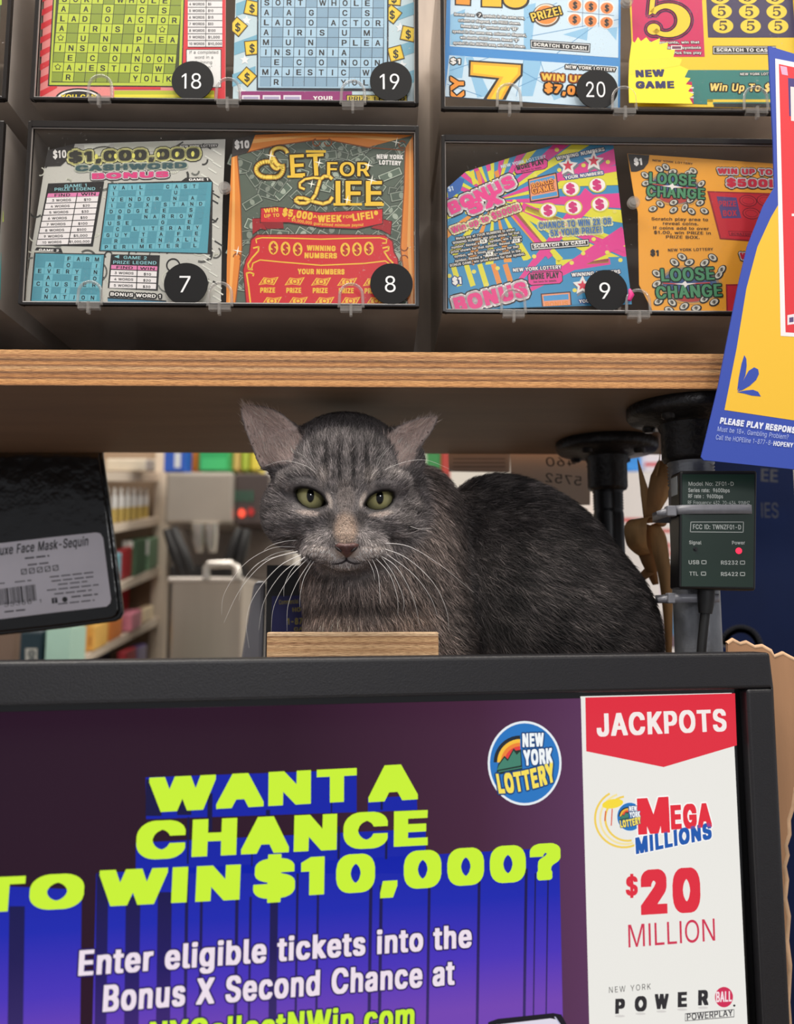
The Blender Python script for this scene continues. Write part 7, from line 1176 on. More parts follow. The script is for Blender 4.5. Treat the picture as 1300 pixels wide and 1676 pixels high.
# dried husk bow tied behind the front pipe
HK = M((196, 152, 100), 0.7, var=0.3, scale=40, stretch=(3, 3, 0.4)); HK2 = M((170, 126, 80), 0.7, var=0.3, scale=40, stretch=(3, 3, 0.4))
HP = Plane(P(1065, 900, 0.552)); hq = lambda x, y, w=0.0: HP.at(*HP.px(1000 + x / 3.103, 560 + y / 3.103), w)
hb = thing('husk_bow', hq(280, 1560), 'dried brown husk leaves tied in a bow between the two pipes', 'dried bow')
K = 0.552 / FPX / 3.103
def husk(pts, ws, mt, tw=0.0):
    m = MB(); P3 = [hq(x, y, w) for x, y, w in pts]; N = len(pts); 
    # resample smoothly
    q = []; qw = []
    for i in range(N - 1):
        p0, p1, p2, p3 = P3[max(i - 1, 0)], P3[i], P3[i + 1], P3[min(i + 2, N - 1)]
        for k in range(6):
            t = k / 6; q.append(0.5 * ((2 * p1) + (-p0 + p2) * t + (2 * p0 - 5 * p1 + 4 * p2 - p3) * t * t + (-p0 + 3 * p1 - 3 * p2 + p3) * t ** 3)); qw.append((ws[i] * (1 - t) + ws[i + 1] * t) * K)
    q.append(P3[-1]); qw.append(ws[-1] * K)
    sides = [np.array([math.cos(tw * i / len(q)), -math.sin(tw * i / len(q)) - 0.25, 0.15]) for i in range(len(q))]
    m.ribbon(q, qw, sides, mt, 0.0005); m.build('leaf', hb)
husk([(185, 905, 0), (165, 780, 0.004), (150, 690, 0.003), (136, 592, 0)], [34, 44, 26, 3], HK)
husk([(195, 900, 0.002), (205, 780, 0.008), (225, 690, 0.008), (245, 606, 0.004)], [36, 74, 84, 30], HK2, 0.5)
husk([(205, 900, 0.001), (240, 790, 0.006), (272, 700, 0.006), (300, 602, 0)], [30, 70, 70, 24], HK, -0.4)
husk([(215, 890, -0.001), (262, 780, 0.002), (300, 690, 0), (338, 590, -0.006)], [26, 44, 40, 4], HK2, 0.3)
husk([(208, 690, 0.009), (222, 620, 0.01), (226, 556, 0.011)], [14, 6, 2], HK2)
husk([(250, 690, 0.008), (264, 600, 0.009), (270, 548, 0.01)], [12, 6, 2], HK2)
husk([(210, 905, 0.002), (130, 905, 0.01), (96, 950, 0.014), (110, 1030, 0.01), (165, 1080, 0.002)], [40, 90, 110, 100, 60], HK, 0.6)
husk([(205, 930, 0.004), (225, 1040, 0.008), (258, 1200, 0.008), (280, 1380, 0.004), (294, 1570, 0.0), (300, 1780, -0.002)], [52, 74, 66, 46, 32, 26], HK)
husk([(200, 930, 0.0), (165, 1020, 0.0), (190, 1110, 0.0), (238, 1230, -0.004)], [50, 76, 70, 30], HK2, 0.4)
husk([(160, 1196, -0.002), (230, 1140, -0.004), (300, 1090, -0.006)], [44, 62, 50], HK2)
husk([(225, 920, -0.002), (266, 990, -0.006), (290, 1080, -0.008), (306, 1140, -0.01)], [40, 60, 54, 30], HK, -0.5)
m = MB(); m.tube([hq(150, 920, 0.006), hq(195, 912, 0.013), hq(246, 930, 0.008), hq(255, 880, 0.006)], [0.0016, 0.0034, 0.003, 0.0014], HK2, 12, flat=0.6); m.build('knot', hb)

# grey plastic holder and black box with a blue label left behind the cat
GP = Plane(P(415, 1010, 0.60)); m = MB(); zb = LB - GP.o[2]
pts = [GP.px(415, 952), GP.px(434, 950), GP.px(429, 1080)]; bot = GP.px(393, 1080)
m.prism([pts[0], pts[1], (pts[2][0], zb), (bot[0] - 0.004, zb)], GP, -0.03, 0, M((148, 148, 154), 0.35, var=0.05, scale=20)); tag(m.build('plastic_holder', bevel=0.003), 'light grey slanted plastic holder beside the black box with blue label', 'holder')
XP = Plane(P(466, 1000, 0.575)); s = Sheet(XP, rough=0.5); a = XP.px(437, 925); b2 = XP.px(520, 925)
s.mb.box((a[0], -0.04, LB - XP.o[2]), (b2[0], -0.0002, a[1]), M((14, 14, 17), 0.5), XP)
s.frame(360, 630, 3.095); s.poly([(264, 1070), (440, 1066), (440, 1252), (262, 1254)], (16, 18, 92), 1)
YT = (150, 140, 60); s.text('Commercial', 300, 1112, 400, 1106, 22, YT, 2, 0.02); s.text('HO', 368, 1150, 410, 1148, 22, YT, 2, 0.05); s.text('1-877', 342, 1214, 440, 1212, 32, YT, 2, 0.05); s.text('GA', 376, 1248, 420, 1246, 20, YT, 2, 0.03)
tag(s.build('counter_box'), 'black box with a dark blue label and yellow print beside the neck of the cat', 'box')

# packaged mask hanging behind the shelf
KM = Plane(P(100, 900, 0.648), 0.03)
BP_ = M((4, 4, 5), 0.22, var=0.3, scale=30, bump=0.9, bscale=46)
pk = thing('mask_package', KM.at(*KM.px(60, 1040)), 'glossy black sequin mask pack with a grey printed label, hanging under the shelf', 'package')
def Z2(x, y): return KM.px(x / 2.955, 720 + y / 2.955)
m = MB(); o0 = [(492, -20), (498, 78), (520, 240), (545, 420), (572, 640), (592, 800), (594, 838), (582, 864), (556, 878), (300, 912), (0, 945), (-330, 985), (-370, 960), (-360, -20)]
for sc_, w0, w1 in ((1.0, -0.004, -0.0005), (0.965, -0.0005, 0.0018)):
    cx, cy = 100, 480; m.prism([Z2(cx + (x - cx) * sc_, cy + (y - cy) * sc_) for x, y in o0], KM, w0, w1, BP_)
m.build('pouch', pk, bevel=0.0012, segs=3)
s = Sheet(KM, rough=0.35, w=0.0026); s.mb = MB(); s.frame(0, 720, 2.955)
s.base([(-330, 562), (0, 502), (240, 474), (470, 449), (490, 454), (504, 476), (522, 620), (542, 770), (538, 790), (520, 806), (260, 836), (0, 868), (-330, 905)], M((212, 210, 220), 0.4, var=0.06, scale=24), 0.0007)
TX = (24, 24, 28)
s.text('Deluxe Face Mask-Sequin', -54, 566, 432, 512, 46, TX, 2, 0.03, shear=0.12)
for x0, x1, y, h in ((128, 246, 574, 8), (142, 242, 606, 7), (248, 458, 664, 6), (256, 458, 684, 6), (288, 430, 700, 6), (234, 484, 728, 6), (270, 450, 746, 6), (352, 480, 760, 7), (288, 464, 794, 6), (0, 32, 696, 6), (80, 160, 688, 6), (30, 130, 832, 7)):
    k = -0.11; n = int((x1 - x0) / 9)
    for i in range(n):
        xa = x0 + (x1 - x0) * i / n; 
        if i % 6 == 5: continue
        s.line([(xa, y + k * (xa - x0)), (xa + 7, y + k * (xa + 7 - x0))], h, (74, 72, 80), 1)
for i in range(5):
    x = 110 + i * 38; y = 640 - i * 4.5; s.frame_line([(x, y - 12), (x + 24, y - 15), (x + 26, y + 8), (x + 2, y + 11)], 4, TX, 1); s.line([(x + 4, y + 6), (x + 22, y - 10)], 3, TX, 1)
br = random.Random(5); x = -150
while x < 178:
    w = br.choice([3, 3, 5, 7, 9]); s.poly([(x, 722 - x * 0.13), (x + w, 722 - (x + w) * 0.13), (x + w + 8, 800 - (x + w) * 0.13), (x + 8, 800 - x * 0.13)], TX, 1); x += w + br.choice([3, 4, 6])
s.text('68102 55366', -120, 826, 160, 792, 22, TX, 1, 0.0); s.text('1', 198, 788, 206, 787, 18, TX, 1, 0.0)
s.poly([(256, 766), (282, 762), (286, 788), (258, 792)], TX, 1.5); s.text('f', 266, 790, 278, 788, 22, (160, 158, 168), 2.5, 0.04); s.ell(320, 772, 13, 13, TX, 1.5)
s.build('printed_label', pk)
m = MB(); m.tube([KM.at(*Z2(100, -10), -0.002), KM.at(*Z2(100, -60), -0.002), KM.at(Z2(100, -60)[0], SHB + 0.004 + EYE - KM.o[2], 0.004)], 0.0012, M((160, 160, 165), 0.3, metal=1), 8); m.build('hook', pk)

# ================================================================ the shop behind the counter
BGG = 'goods on the cream shelving behind the counter'
def pbox(name, x0, y0, x1, y1, Y, d, col, label, cat, grp=None, rough=0.5, bev=0.004, extra=None, yaw=0.0, zbase=None):
    """a box-shaped thing whose front covers a picture rectangle at depth Y"""
    pl = Plane(P((x0 + x1) / 2, (y0 + y1) / 2, Y), yaw); a = pl.px(x0, y1); b = pl.px(x1, y0); m = MB()
    v0 = a[1] if zbase is None else zbase - pl.o[2]
    m.box((a[0], -d, v0), (b[0], 0, b[1]), col if not isinstance(col, tuple) else M(col, rough, var=0.06, scale=12), pl)
    if extra:
        for (fx0, fy0, fx1, fy1, c) in extra:
            W_, H_ = b[0] - a[0], b[1] - v0
            m.box((a[0] + fx0 * W_, 0, v0 + fy0 * H_), (a[0] + fx1 * W_, 0.0012, v0 + fy1 * H_), M(c, rough), pl)
    o = m.build(name, bevel=bev); tag(o, label, cat, grp); return o
CREAM = M((206, 192, 174), 0.6, var=0.05, scale=5)
Z = lambda x, y: (x / 2.955, 720 + y / 2.955)
un = thing('shelving_unit', (P(262, 900, 1.9)[0], 1.9, 0.0), 'cream shop shelving unit full of blurred goods beyond the mask pack', 'shelving')
YL_, YR_ = 1.40, 1.9
def edge(t, yl, yr, xl=345, xr=772):
    xs = xl + (xr - xl) * t
    return xs
brd = [((330, 152), (770, 156), 46), ((330, 452), (770, 374), 36), ((330, 805), (770, 612), 40), ((330, 1086), (770, 856), 36), ((330, 1330), (770, 1085), 30)]
ENDS = []
for (l, r, th) in brd:
    A, B = P(*Z(*l), YL_), P(*Z(*r), YR_); ENDS.append((A, B, th))
    dr = B - A; nrm = np.array([-dr[1], dr[0], 0]); nrm /= np.linalg.norm(nrm)
    tA = th / 2.955 * YL_ / FPX; tB = th / 2.955 * YR_ / FPX
    vs = [A, B, B + nrm * 0.3, A + nrm * 0.3]; vs = [v - [0, 0, k] for v, k in zip(vs, (tA, tB, tB, tA))] + vs
    m = MB(); m.add(vs, [(3, 2, 1, 0), (4, 5, 6, 7), (0, 1, 5, 4), (1, 2, 6, 5), (2, 3, 7, 6), (3, 0, 4, 7)], CREAM); m.build('shelf_board', un)
NRM = nrm
A, B = P(*Z(742, 400), YR_), P(*Z(812, 400), YR_)
m = MB(); pl = Plane((A[0], YR_, 0), 0.0); m.box((0, -0.32, 0.0), (B[0] - A[0], 0.0, 2.0), CREAM, pl); m.build('side_panel', un)
A, B = ENDS[2][0], ENDS[2][1]; m = MB(); q0 = A + NRM * 0.302; q1 = B + NRM * 0.302 + (B - A) * 0.3
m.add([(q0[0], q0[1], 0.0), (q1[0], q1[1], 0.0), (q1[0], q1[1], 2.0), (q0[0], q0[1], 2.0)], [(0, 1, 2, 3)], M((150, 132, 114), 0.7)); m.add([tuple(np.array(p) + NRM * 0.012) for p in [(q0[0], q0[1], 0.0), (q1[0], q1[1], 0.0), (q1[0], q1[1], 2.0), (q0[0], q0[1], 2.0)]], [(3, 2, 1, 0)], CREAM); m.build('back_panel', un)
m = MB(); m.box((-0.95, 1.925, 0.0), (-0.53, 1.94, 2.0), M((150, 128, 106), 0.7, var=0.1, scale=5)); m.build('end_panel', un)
def on_shelf(k, xz, w, h, name, col, label, cat, inset=0.01, extra=None, bottle=False, d=0.07, lift=0.0):
    """stand a product on board k under picture column xz (zoomed coordinates), w and h in the same zoomed pixels"""
    A, B, th = ENDS[k]; e = np.array([0, 0, EYE]); best = min(np.linspace(-0.2, 1.05, 500), key=lambda t: abs((lambda p: 650 + FPX * (p[0]) / (p[1] * CT + (p[2] - EYE) * ST))(A + (B - A) * t) - xz / 2.955))
    p = A + (B - A) * best + NRM * (inset + 0.004); sc = p[1] / FPX / 2.955; W_, H_ = w * sc, h * sc; slope = (B - A)[2] / (B - A)[1]; p[2] += 0.0012
    ang = math.atan2((B - A)[1], (B - A)[0]) * 0.0
    pl = Plane((p[0], p[1], p[2] + 0.001 + lift), ang); m = MB()
    if bottle:
        R = W_ / 2; m.lathe([(R * 0.95, 0), (R, 0.004), (R, H_ * 0.42)], (p[0], p[1] + R, p[2] + 0.001), M(col[1], 0.4), 20); m.lathe([(R * 0.98, H_ * 0.42), (R * 0.98, H_ * 0.72), (R * 0.5, H_ * 0.84), (R * 0.45, H_ * 0.86)], (p[0], p[1] + R, p[2] + 0.001), M(col[0], 0.3), 20); m.lathe([(R * 0.55, H_ * 0.86), (R * 0.55, H_), (R * 0.5, H_ * 1.01)], (p[0], p[1] + R, p[2] + 0.001), M((236, 232, 226), 0.4), 16)
        m.v = [(x, y, z + (y - p[1]) * slope) for x, y, z in m.v]; o = m.build(name)
    else:
        m.box((-W_ / 2, -d, 0), (W_ / 2, 0, H_), M(col, 0.45, var=0.1, scale=14), pl)
        for (a, b, c, dd, cc) in (extra or []): m.box((-W_ / 2 + a * W_, 0, b * H_), (-W_ / 2 + c * W_, 0.001, dd * H_), M(cc, 0.45), pl)
        m.v = [(x, y, z + (y - p[1]) * slope) for x, y, z in m.v]; o = m.build(name, bevel=0.003)
    tag(o, label, cat, BGG); return o
for i, x in enumerate((540, 574, 606, 638, 668, 698, 726)):
    on_shelf(1, x, 29, 178 - i * 6, 'bottle', ((222, 222, 220), (196, 170, 92)), ('white bottle with yellow lower half, %s in the bottle row on the cream shelving' % ('first', 'second', 'third', 'fourth', 'fifth', 'sixth', 'last')[i]), 'bottle', bottle=True)
on_shelf(2, 560, 34, 140, 'carton', (120, 176, 190), 'light blue carton next to the red carton on the middle cream shelf', 'carton')
on_shelf(2, 600, 34, 150, 'carton', (158, 40, 46), 'dark red carton between light blue and green cartons', 'carton')
on_shelf(2, 652, 66, 170, 'carton', (62, 92, 68), 'green carton with white top standing on the middle cream shelf', 'carton', extra=[(0, 0.8, 0.75, 1, (226, 226, 220))])
on_shelf(2, 716, 62, 148, 'carton', (108, 140, 112), 'pale green carton with large white label near the side panel', 'carton', extra=[(0, 0.5, 1, 0.98, (226, 226, 222))])
on_shelf(3, 372, 52, 120, 'snack_box', (208, 150, 70), 'tan snack box closest to the pale green pack', 'snack box', extra=[(0.1, 0.2, 0.9, 0.6, (150, 92, 50))])
on_shelf(3, 446, 88, 112, 'snack_box', (222, 176, 92), 'yellow snack box with brown picture on the lowest visible shelf', 'snack box', extra=[(0.15, 0.2, 0.85, 0.6, (168, 112, 60))])
on_shelf(3, 530, 66, 140, 'snack_box', (214, 126, 56), 'orange snack box beside the yellow snack box', 'snack box', extra=[(0.2, 0.3, 0.8, 0.7, (170, 70, 40))])
on_shelf(3, 610, 76, 200, 'snack_bag', (226, 184, 108), 'pale yellow snack bag behind the pink snack box', 'snack bag', inset=0.09)
on_shelf(3, 622, 88, 84, 'snack_box', (202, 122, 140), 'pink snack box on the lowest visible shelf', 'snack box')
on_shelf(3, 704, 46, 64, 'snack_box', (226, 206, 170), 'cream snack box in front of the red bag', 'snack box')
on_shelf(3, 716, 76, 190, 'snack_bag', (186, 30, 48), 'bright red snack bag near the side panel', 'snack bag', inset=0.08, extra=[(0.1, 0.45, 0.9, 0.6, (226, 190, 190))])
on_shelf(3, 662, 60, 235, 'snack_bag', (150, 24, 38), 'dark red snack bag behind the pale yellow bag', 'snack bag', inset=0.10, d=0.04)
on_shelf(4, 560, 90, 150, 'tub', (40, 36, 40), 'black tub under the lowest visible shelf', 'tub', inset=0.05)
on_shelf(4, 590, 44, 150, 'tub', (140, 30, 40), 'red tub under the lowest visible shelf', 'tub', inset=0.0)
on_shelf(4, 660, 60, 130, 'tub', (96, 80, 140), 'purple tub under the lowest visible shelf', 'tub')
on_shelf(0, 640, 200, 60, 'carton', (196, 186, 168), 'long beige carton on the top cream shelf', 'carton')
# tall packs in front of the shelving, below the mask pack
pbox('cereal_pack', 27, 1032, 70, 1130, 1.15, 0.06, (18, 44, 54), 'dark teal pack with pale letters below the mask pack', 'pack', zbase=0.93, extra=None)
s = Sheet(Plane(P(48, 1060, 1.148)), rough=0.5); s.frame(0, 720, 2.955); s.text('BO', 176, 1084, 172, 1008, 40, (196, 196, 190), 1, 0.06)
bo = s.build('printed_letters', None); bpy.data.objects.remove(bo)
s = Sheet(Plane(P(48, 1060, 1.15)), rough=0.5, w=0.0004); s.frame(0, 720, 2.955)
cp = bpy.data.objects['cereal_pack']
s.rect(124, 1008, 180, 1090, (176, 176, 168), 1); s.text('BO', 172, 1082, 170, 1016, 34, (18, 44, 54), 2, 0.06); s.build('printed_panel', cp)
pbox('cereal_pack', 71, 1026, 115, 1130, 1.15, 0.06, (168, 206, 190), 'pale green pack with dark foot and yellow spot below the mask pack', 'pack', zbase=0.93, extra=[(0, 0.46, 1, 0.63, (16, 70, 84)), (0.64, 0.56, 0.94, 0.66, (226, 206, 60))])
pbox('carton', -60, 1030, 26, 1130, 1.2, 0.05, (112, 92, 78), 'plain brown carton beside the dark teal pack', 'carton', zbase=0.93)
tb = MB(); tb.box((-0.75, 1.06, 0.89), (-0.42, 1.28, 0.93), M((150, 120, 92), 0.6, var=0.1, scale=6))
for x in (-0.74, -0.46): tb.box((x, 1.08, 0), (x + 0.03, 1.26, 0.89), M((150, 120, 92), 0.6, var=0.1, scale=6))
tag(tb.build('low_table'), 'small wooden stand carrying the packs below the mask pack', 'stand')

# coffee station
STEEL = M((168, 160, 150), 0.34, metal=0.55, var=0.08, scale=6); STEELD = M((120, 112, 106), 0.4, metal=0.5, var=0.1, scale=8)
BLK = M((22, 21, 22), 0.45)
cm = thing('coffee_machine', (P(320, 820, 1.7)[0], 1.8, 0.8), 'stainless steel coffee machine blurred between the shelving and the cat', 'coffee machine')
def part(name, x0, y0, x1, y1, Y, d, mt, par, bev=0.004, zb=None):
    pl = Plane(P((x0 + x1) / 2, (y0 + y1) / 2, Y)); a = pl.px(x0, y1); b = pl.px(x1, y0); m = MB(); m.box((a[0], -d, a[1] if zb is None else zb - pl.o[2]), (b[0], 0, b[1]), mt, pl); return m.build(name, par, bevel=bev)
part('body', 268, 772, 383, 858, 1.7, 0.3, STEEL, cm, 0.008); part('back_column', 276, 858, 470, 950, 1.86, 0.14, STEELD, cm)
part('control_panel', 383, 775, 440, 858, 1.72, 0.3, M((70, 58, 56), 0.4), cm)
for (x, y, c, e) in ((396, 840, (255, 84, 60), 1.5), (411, 838, (190, 40, 40), None)):
    m = MB(); pl = Plane(P(x, y, 1.719)); m.prism([(0.007 * math.cos(a), 0.009 * math.sin(a)) for a in [math.pi * i / 10 for i in range(20)]], pl, -0.001, 0.004, M(c, 0.4, emit=e)); m.build('button', cm)
for i in range(4):
    m = MB(); pl = Plane(P(388 + i * 8, 812, 1.719)); m.box((-0.003, 0, -0.012), (0.003, 0.002, 0.012), M((40, 92, 72), 0.4), pl); m.build('indicator', cm)
for x0, y0, x1, y1 in ((274, 868, 300, 940), (284, 866, 312, 936), (392, 866, 372, 926), (404, 868, 390, 930)):
    m = MB(); m.tube([P(x0, y0, 1.64), P((x0 + x1) / 2, (y0 + y1) / 2, 1.63), P(x1, y1, 1.64)], [0.009, 0.012, 0.01], BLK, 14); m.build('lever', cm)
for x in (325, 346):
    m = MB(); m.tube([P(x, 858, 1.7), P(x, 885, 1.7), P(x + 2, 905, 1.7)], [0.016, 0.014, 0.008], M((190, 184, 176), 0.25, metal=0.8), 16); m.build('spout', cm)
bn = thing('steel_bin', (P(335, 1060, 1.6)[0], 1.65, 0.8), 'stainless steel bin with a bent handle under the coffee machine', 'bin')
part('bin_body', 275, 948, 396, 1100, 1.6, 0.2, M((158, 148, 136), 0.32, metal=0.6, var=0.12, scale=10, stretch=(1, 1, 0.1)), bn, 0.006, zb=0.8)
part('rim', 273, 944, 398, 954, 1.598, 0.204, M((190, 182, 174), 0.3, metal=0.6), bn)
m = MB(); m.tube([P(338, 948, 1.6), P(338, 930, 1.6), P(342, 924, 1.6), P(378, 923, 1.6), P(387, 928, 1.6), P(389, 948, 1.6)], 0.008, M((200, 194, 186), 0.25, metal=0.7), 14); m.build('handle', bn)
pbox('drip_tray', 276, 926, 400, 948, 1.805, 0.04, (30, 28, 28), 'black tray behind the steel bin', 'tray', zbase=0.80)
m = MB(); m.box((-0.50, 1.38, 0.76), (-0.12, 2.05, 0.80), M((170, 150, 130), 0.5, var=0.08, scale=6))
for x in (-0.49, -0.16): m.box((x, 1.40, 0), (x + 0.03, 2.03, 0.76), M((170, 150, 130), 0.5, var=0.08, scale=6))
tag(m.build('coffee_counter'), 'beige counter carrying the coffee machine and the steel bin', 'counter')
pbox('snack_bag', 268, 716, 304, 771.5, 1.705, 0.06, (30, 86, 190), 'bright blue bag with a white spot beside the machine top', 'bag', zbase=None, extra=[(0.5, 0.1, 0.8, 0.55, (216, 220, 226))], bev=0.01)
pbox('carton', 310, 715, 326, 770, 1.8, 0.1, (206, 118, 40), 'orange carton on top of the coffee machine beside the green one', 'carton')
pbox('carton', 326, 715, 375, 769, 1.76, 0.1, (36, 168, 92), 'bright green carton on top of the coffee machine', 'carton', extra=[(0.06, 0, 0.94, 0.34, (60, 190, 110))])
for i, (c, n) in enumerate((((230, 190, 110), 'tan'), ((176, 190, 60), 'olive'), ((226, 206, 70), 'yellow'))):
    pbox('carton', 380 + i * 15, 712, 394 + i * 15, 770, 1.8, 0.1, c, '%s narrow carton on the control panel beside the ear of the cat' % n, 'carton')
pbox('carton', 700, 720, 722, 775, 1.5, 0.08, (60, 150, 80), 'small green carton seen over the back of the cat', 'carton', zbase=1.3); pbox('carton', 722, 724, 737, 775, 1.5, 0.08, (196, 70, 60), 'small red carton seen over the back of the cat', 'carton', zbase=1.3)
m = MB(); c0 = P(715, 800, 1.5); m.box((c0[0] - 0.15, 1.5, 1.27), (c0[0] + 0.12, 1.68, 1.3), CREAM)
for x in (c0[0] - 0.15, c0[0] + 0.1): m.box((x, 1.52, 0), (x + 0.02, 1.66, 1.27), CREAM)
tag(m.build('side_stand'), 'cream stand carrying the small green and red cartons', 'stand')

# white ice chest with bright stickers between the pipes
fp = Plane(P(1070, 880, 1.5)); a = fp.px(975, 790); b = fp.px(1290, 772)
s = Sheet(fp, rough=0.4); s.mb.box((a[0], -0.4, 0.0 - fp.o[2]), (b[0], 0, b[1]), M((232, 226, 222), 0.4, var=0.03, scale=4), fp)
s.rect(1020, 848, 1112, 854, (206, 60, 60), 1); s.rect(1074, 866, 1112, 872, (206, 90, 80), 1); s.rect(1040, 890, 1112, 894, (206, 90, 80), 1); s.poly([(1080, 890), (1092, 886), (1098, 910), (1086, 912)], (226, 66, 50), 1.2); s.poly([(1056, 902), (1070, 906), (1064, 922), (1054, 918)], (222, 206, 70), 1.2); s.rect(1082, 935, 1112, 985, (196, 150, 206), 1); s.rect(1098, 975, 1106, 1040, (84, 130, 170), 1.2); s.rect(1085, 1000, 1112, 1060, (120, 100, 110), 1)
tag(s.build('ice_chest'), 'white ice chest with red lines and stickers seen between the pipes', 'ice chest')
pbox('snack_bag', 1010, 736, 1052, 771, 1.55, 0.08, (40, 128, 206), 'blue bag lying on the white ice chest', 'bag', bev=0.01)
pbox('snack_bag', 1056, 744, 1112, 771, 1.6, 0.08, (206, 200, 206), 'silver bag with red band on the white ice chest', 'bag', bev=0.01, extra=[(0, 0.3, 1, 0.5, (190, 40, 50))])

# ================================================================ the cat
CY = 0.470
_r = ray(565, 830); HT = CY / _r[1]
H0 = P(565, 830, CY); HS = HT * 1.0 / FPX            # metres per picture pixel at the head
HC = -_r / np.linalg.norm(_r); HA = np.array([1.0, 0, 0]); HA = HA - HC * (HA @ HC); HA /= np.linalg.norm(HA); HB = np.cross(HC, HA)
def loc(p):                                         # world -> head axes, in pixels
    q = (p - H0) / HS
    return np.stack([q @ HA, q @ HB, q @ HC], -1)
def unloc(a, b, c): return H0 + HS * (np.multiply.outer(a, HA) + np.multiply.outer(b, HB) + np.multiply.outer(c, HC))
def hp(x, y, c=0.0):                                # picture point at depth c (pixels towards the viewer) -> head axes
    k = 1 - c * HS / HT
    return np.array([(x - 565) * k, (830 - y) * k, c])
def ell(p, ctr, r):
    q = (p - np.array(ctr)) / np.array(r); k0 = np.linalg.norm(q, axis=-1); k1 = np.linalg.norm(q / np.array(r), axis=-1)
    return k0 * (k0 - 1) / np.maximum(k1, 1e-9)
def cap(p, a, b, ra, rb):
    a, b = np.array(a, float), np.array(b, float); ab = b - a
    t = np.clip(((p - a) @ ab) / (ab @ ab), 0, 1)
    return np.linalg.norm(p - a - t[..., None] * ab, axis=-1) - (ra + (rb - ra) * t)
def smin(a, b, k):
    h = np.clip(0.5 + 0.5 * (b - a) / k, 0, 1)
    return b + (a - b) * h - k * h * (1 - h)
def smax(a, b, k): return -smin(-a, -b, k)
def poly2(x, y, pts):
    """signed distance to an outline, negative inside"""
    pts = np.array(pts, float); n = len(pts); d = np.full(x.shape, 1e9); s = np.ones(x.shape)
    for i in range(n):
        j = i - 1; e = pts[j] - pts[i]; wx, wy = x - pts[i][0], y - pts[i][1]
        t = np.clip((wx * e[0] + wy * e[1]) / (e @ e), 0, 1)
        d = np.minimum(d, (wx - e[0] * t) ** 2 + (wy - e[1] * t) ** 2)
        c1 = y >= pts[i][1]; c2 = y < pts[j][1]; c3 = e[0] * wy > e[1] * wx
        s = np.where((c1 & c2 & c3) | (~c1 & ~c2 & ~c3), -s, s)
    return s * np.sqrt(d)
def zz(l, c): return [tuple(hp(360 + x / 3.095, 630 + y / 3.095, c)[:2]) for x, y in l]
EAR_L = zz([(104, 118), (120, 100), (150, 95), (205, 100), (260, 111), (310, 135), (356, 170), (400, 212), (432, 262), (452, 330), (400, 400), (300, 440), (210, 430), (186, 385), (166, 330), (146, 280), (122, 220), (108, 165)], -20)
EAR_R = zz([(1120, 148), (1104, 146), (1050, 150), (1000, 160), (950, 177), (900, 200), (855, 236), (812, 278), (790, 350), (850, 430), (940, 440), (1000, 385), (1006, 332), (1040, 290), (1072, 250), (1092, 218), (1112, 172)], -20)
EYE_L = zz([(384, 545), (388, 530), (412, 524), (445, 526), (480, 538), (508, 556), (526, 576), (541, 602), (530, 610), (516, 616), (484, 624), (452, 622), (420, 606), (396, 580)], 42)
EYE_R = zz([(736, 606), (746, 588), (764, 566), (792, 548), (824, 540), (856, 540), (876, 548), (880, 566), (872, 592), (852, 614), (824, 628), (790, 632), (760, 624), (742, 614)], 42)
HEADP = [  # centre in picture pixels + depth, radii in pixels
    ((566, 780, -70), (112, 106, 112)), ((566, 768, -18), (80, 72, 62)), ((482, 752, -52), (46, 44, 46)), ((648, 756, -54), (44, 44, 46)),
    ((487, 838, -34), (56, 62, 66)), ((640, 838, -38), (50, 62, 66)),
    ((566, 840, -10), (92, 72, 62)),
    ((506, 788, 26), (44, 20, 24)), ((622, 790, 26), (44, 20, 24)),
    ((508, 848, 18), (40, 22, 28)), ((620, 850, 18), (40, 22, 28)),
]
def head_sdf(q, sockets=True):
    d = None
    for (x, y, c), r in HEADP:
        e = ell(q, hp(x, y, c), r); d = e if d is None else smin(d, e, 22)
    d = smin(d, cap(q, hp(565, 790, 26), hp(566, 880, 66), 24, 19), 20)         # bridge of the nose
    m = smin(ell(q, hp(536, 899, 46), (39, 24, 32)), ell(q, hp(597, 898, 46), (39, 24, 32)), 9)
    m = smin(m, ell(q, hp(566, 890, 68), (19, 15, 20)), 8)                          # nose pad
    d = smin(d, m, 26)
    d = smin(d, ell(q, hp(566, 922, 42), (32, 12, 28)), 9)                          # chin
    d = smin(d, ell(q, hp(566, 890, -10), (74, 40, 52)), 22)
    for E, sx in ((EAR_L, -1), (EAR_R, 1)):
        o = poly2(q[..., 0], q[..., 1], E)
        inn = np.clip(-o, 0, 34)
        back = -34 - 0.10 * (q[..., 1] - 90) - inn * 0.75 + (np.abs(q[..., 0]) - 110) * 0.12 
        d = smin(d, smax(np.abs(q[..., 2] - back) - 3.4, o + 1, 3), 7)
    if sockets:
        for E in (EYE_L, EYE_R):
            o = poly2(q[..., 0], q[..., 1], E)
            d = smax(d, -np.maximum(o, 8 - q[..., 2]), 3.5)
    return d * HS
def bpt(x, y, Y): return P(x, y, Y)
def bell(p, x, y, Y, rx, ry, rz):
    k = Y / FPX; return ell(p, bpt(x, y, Y), (rx * k, rz, ry * k))
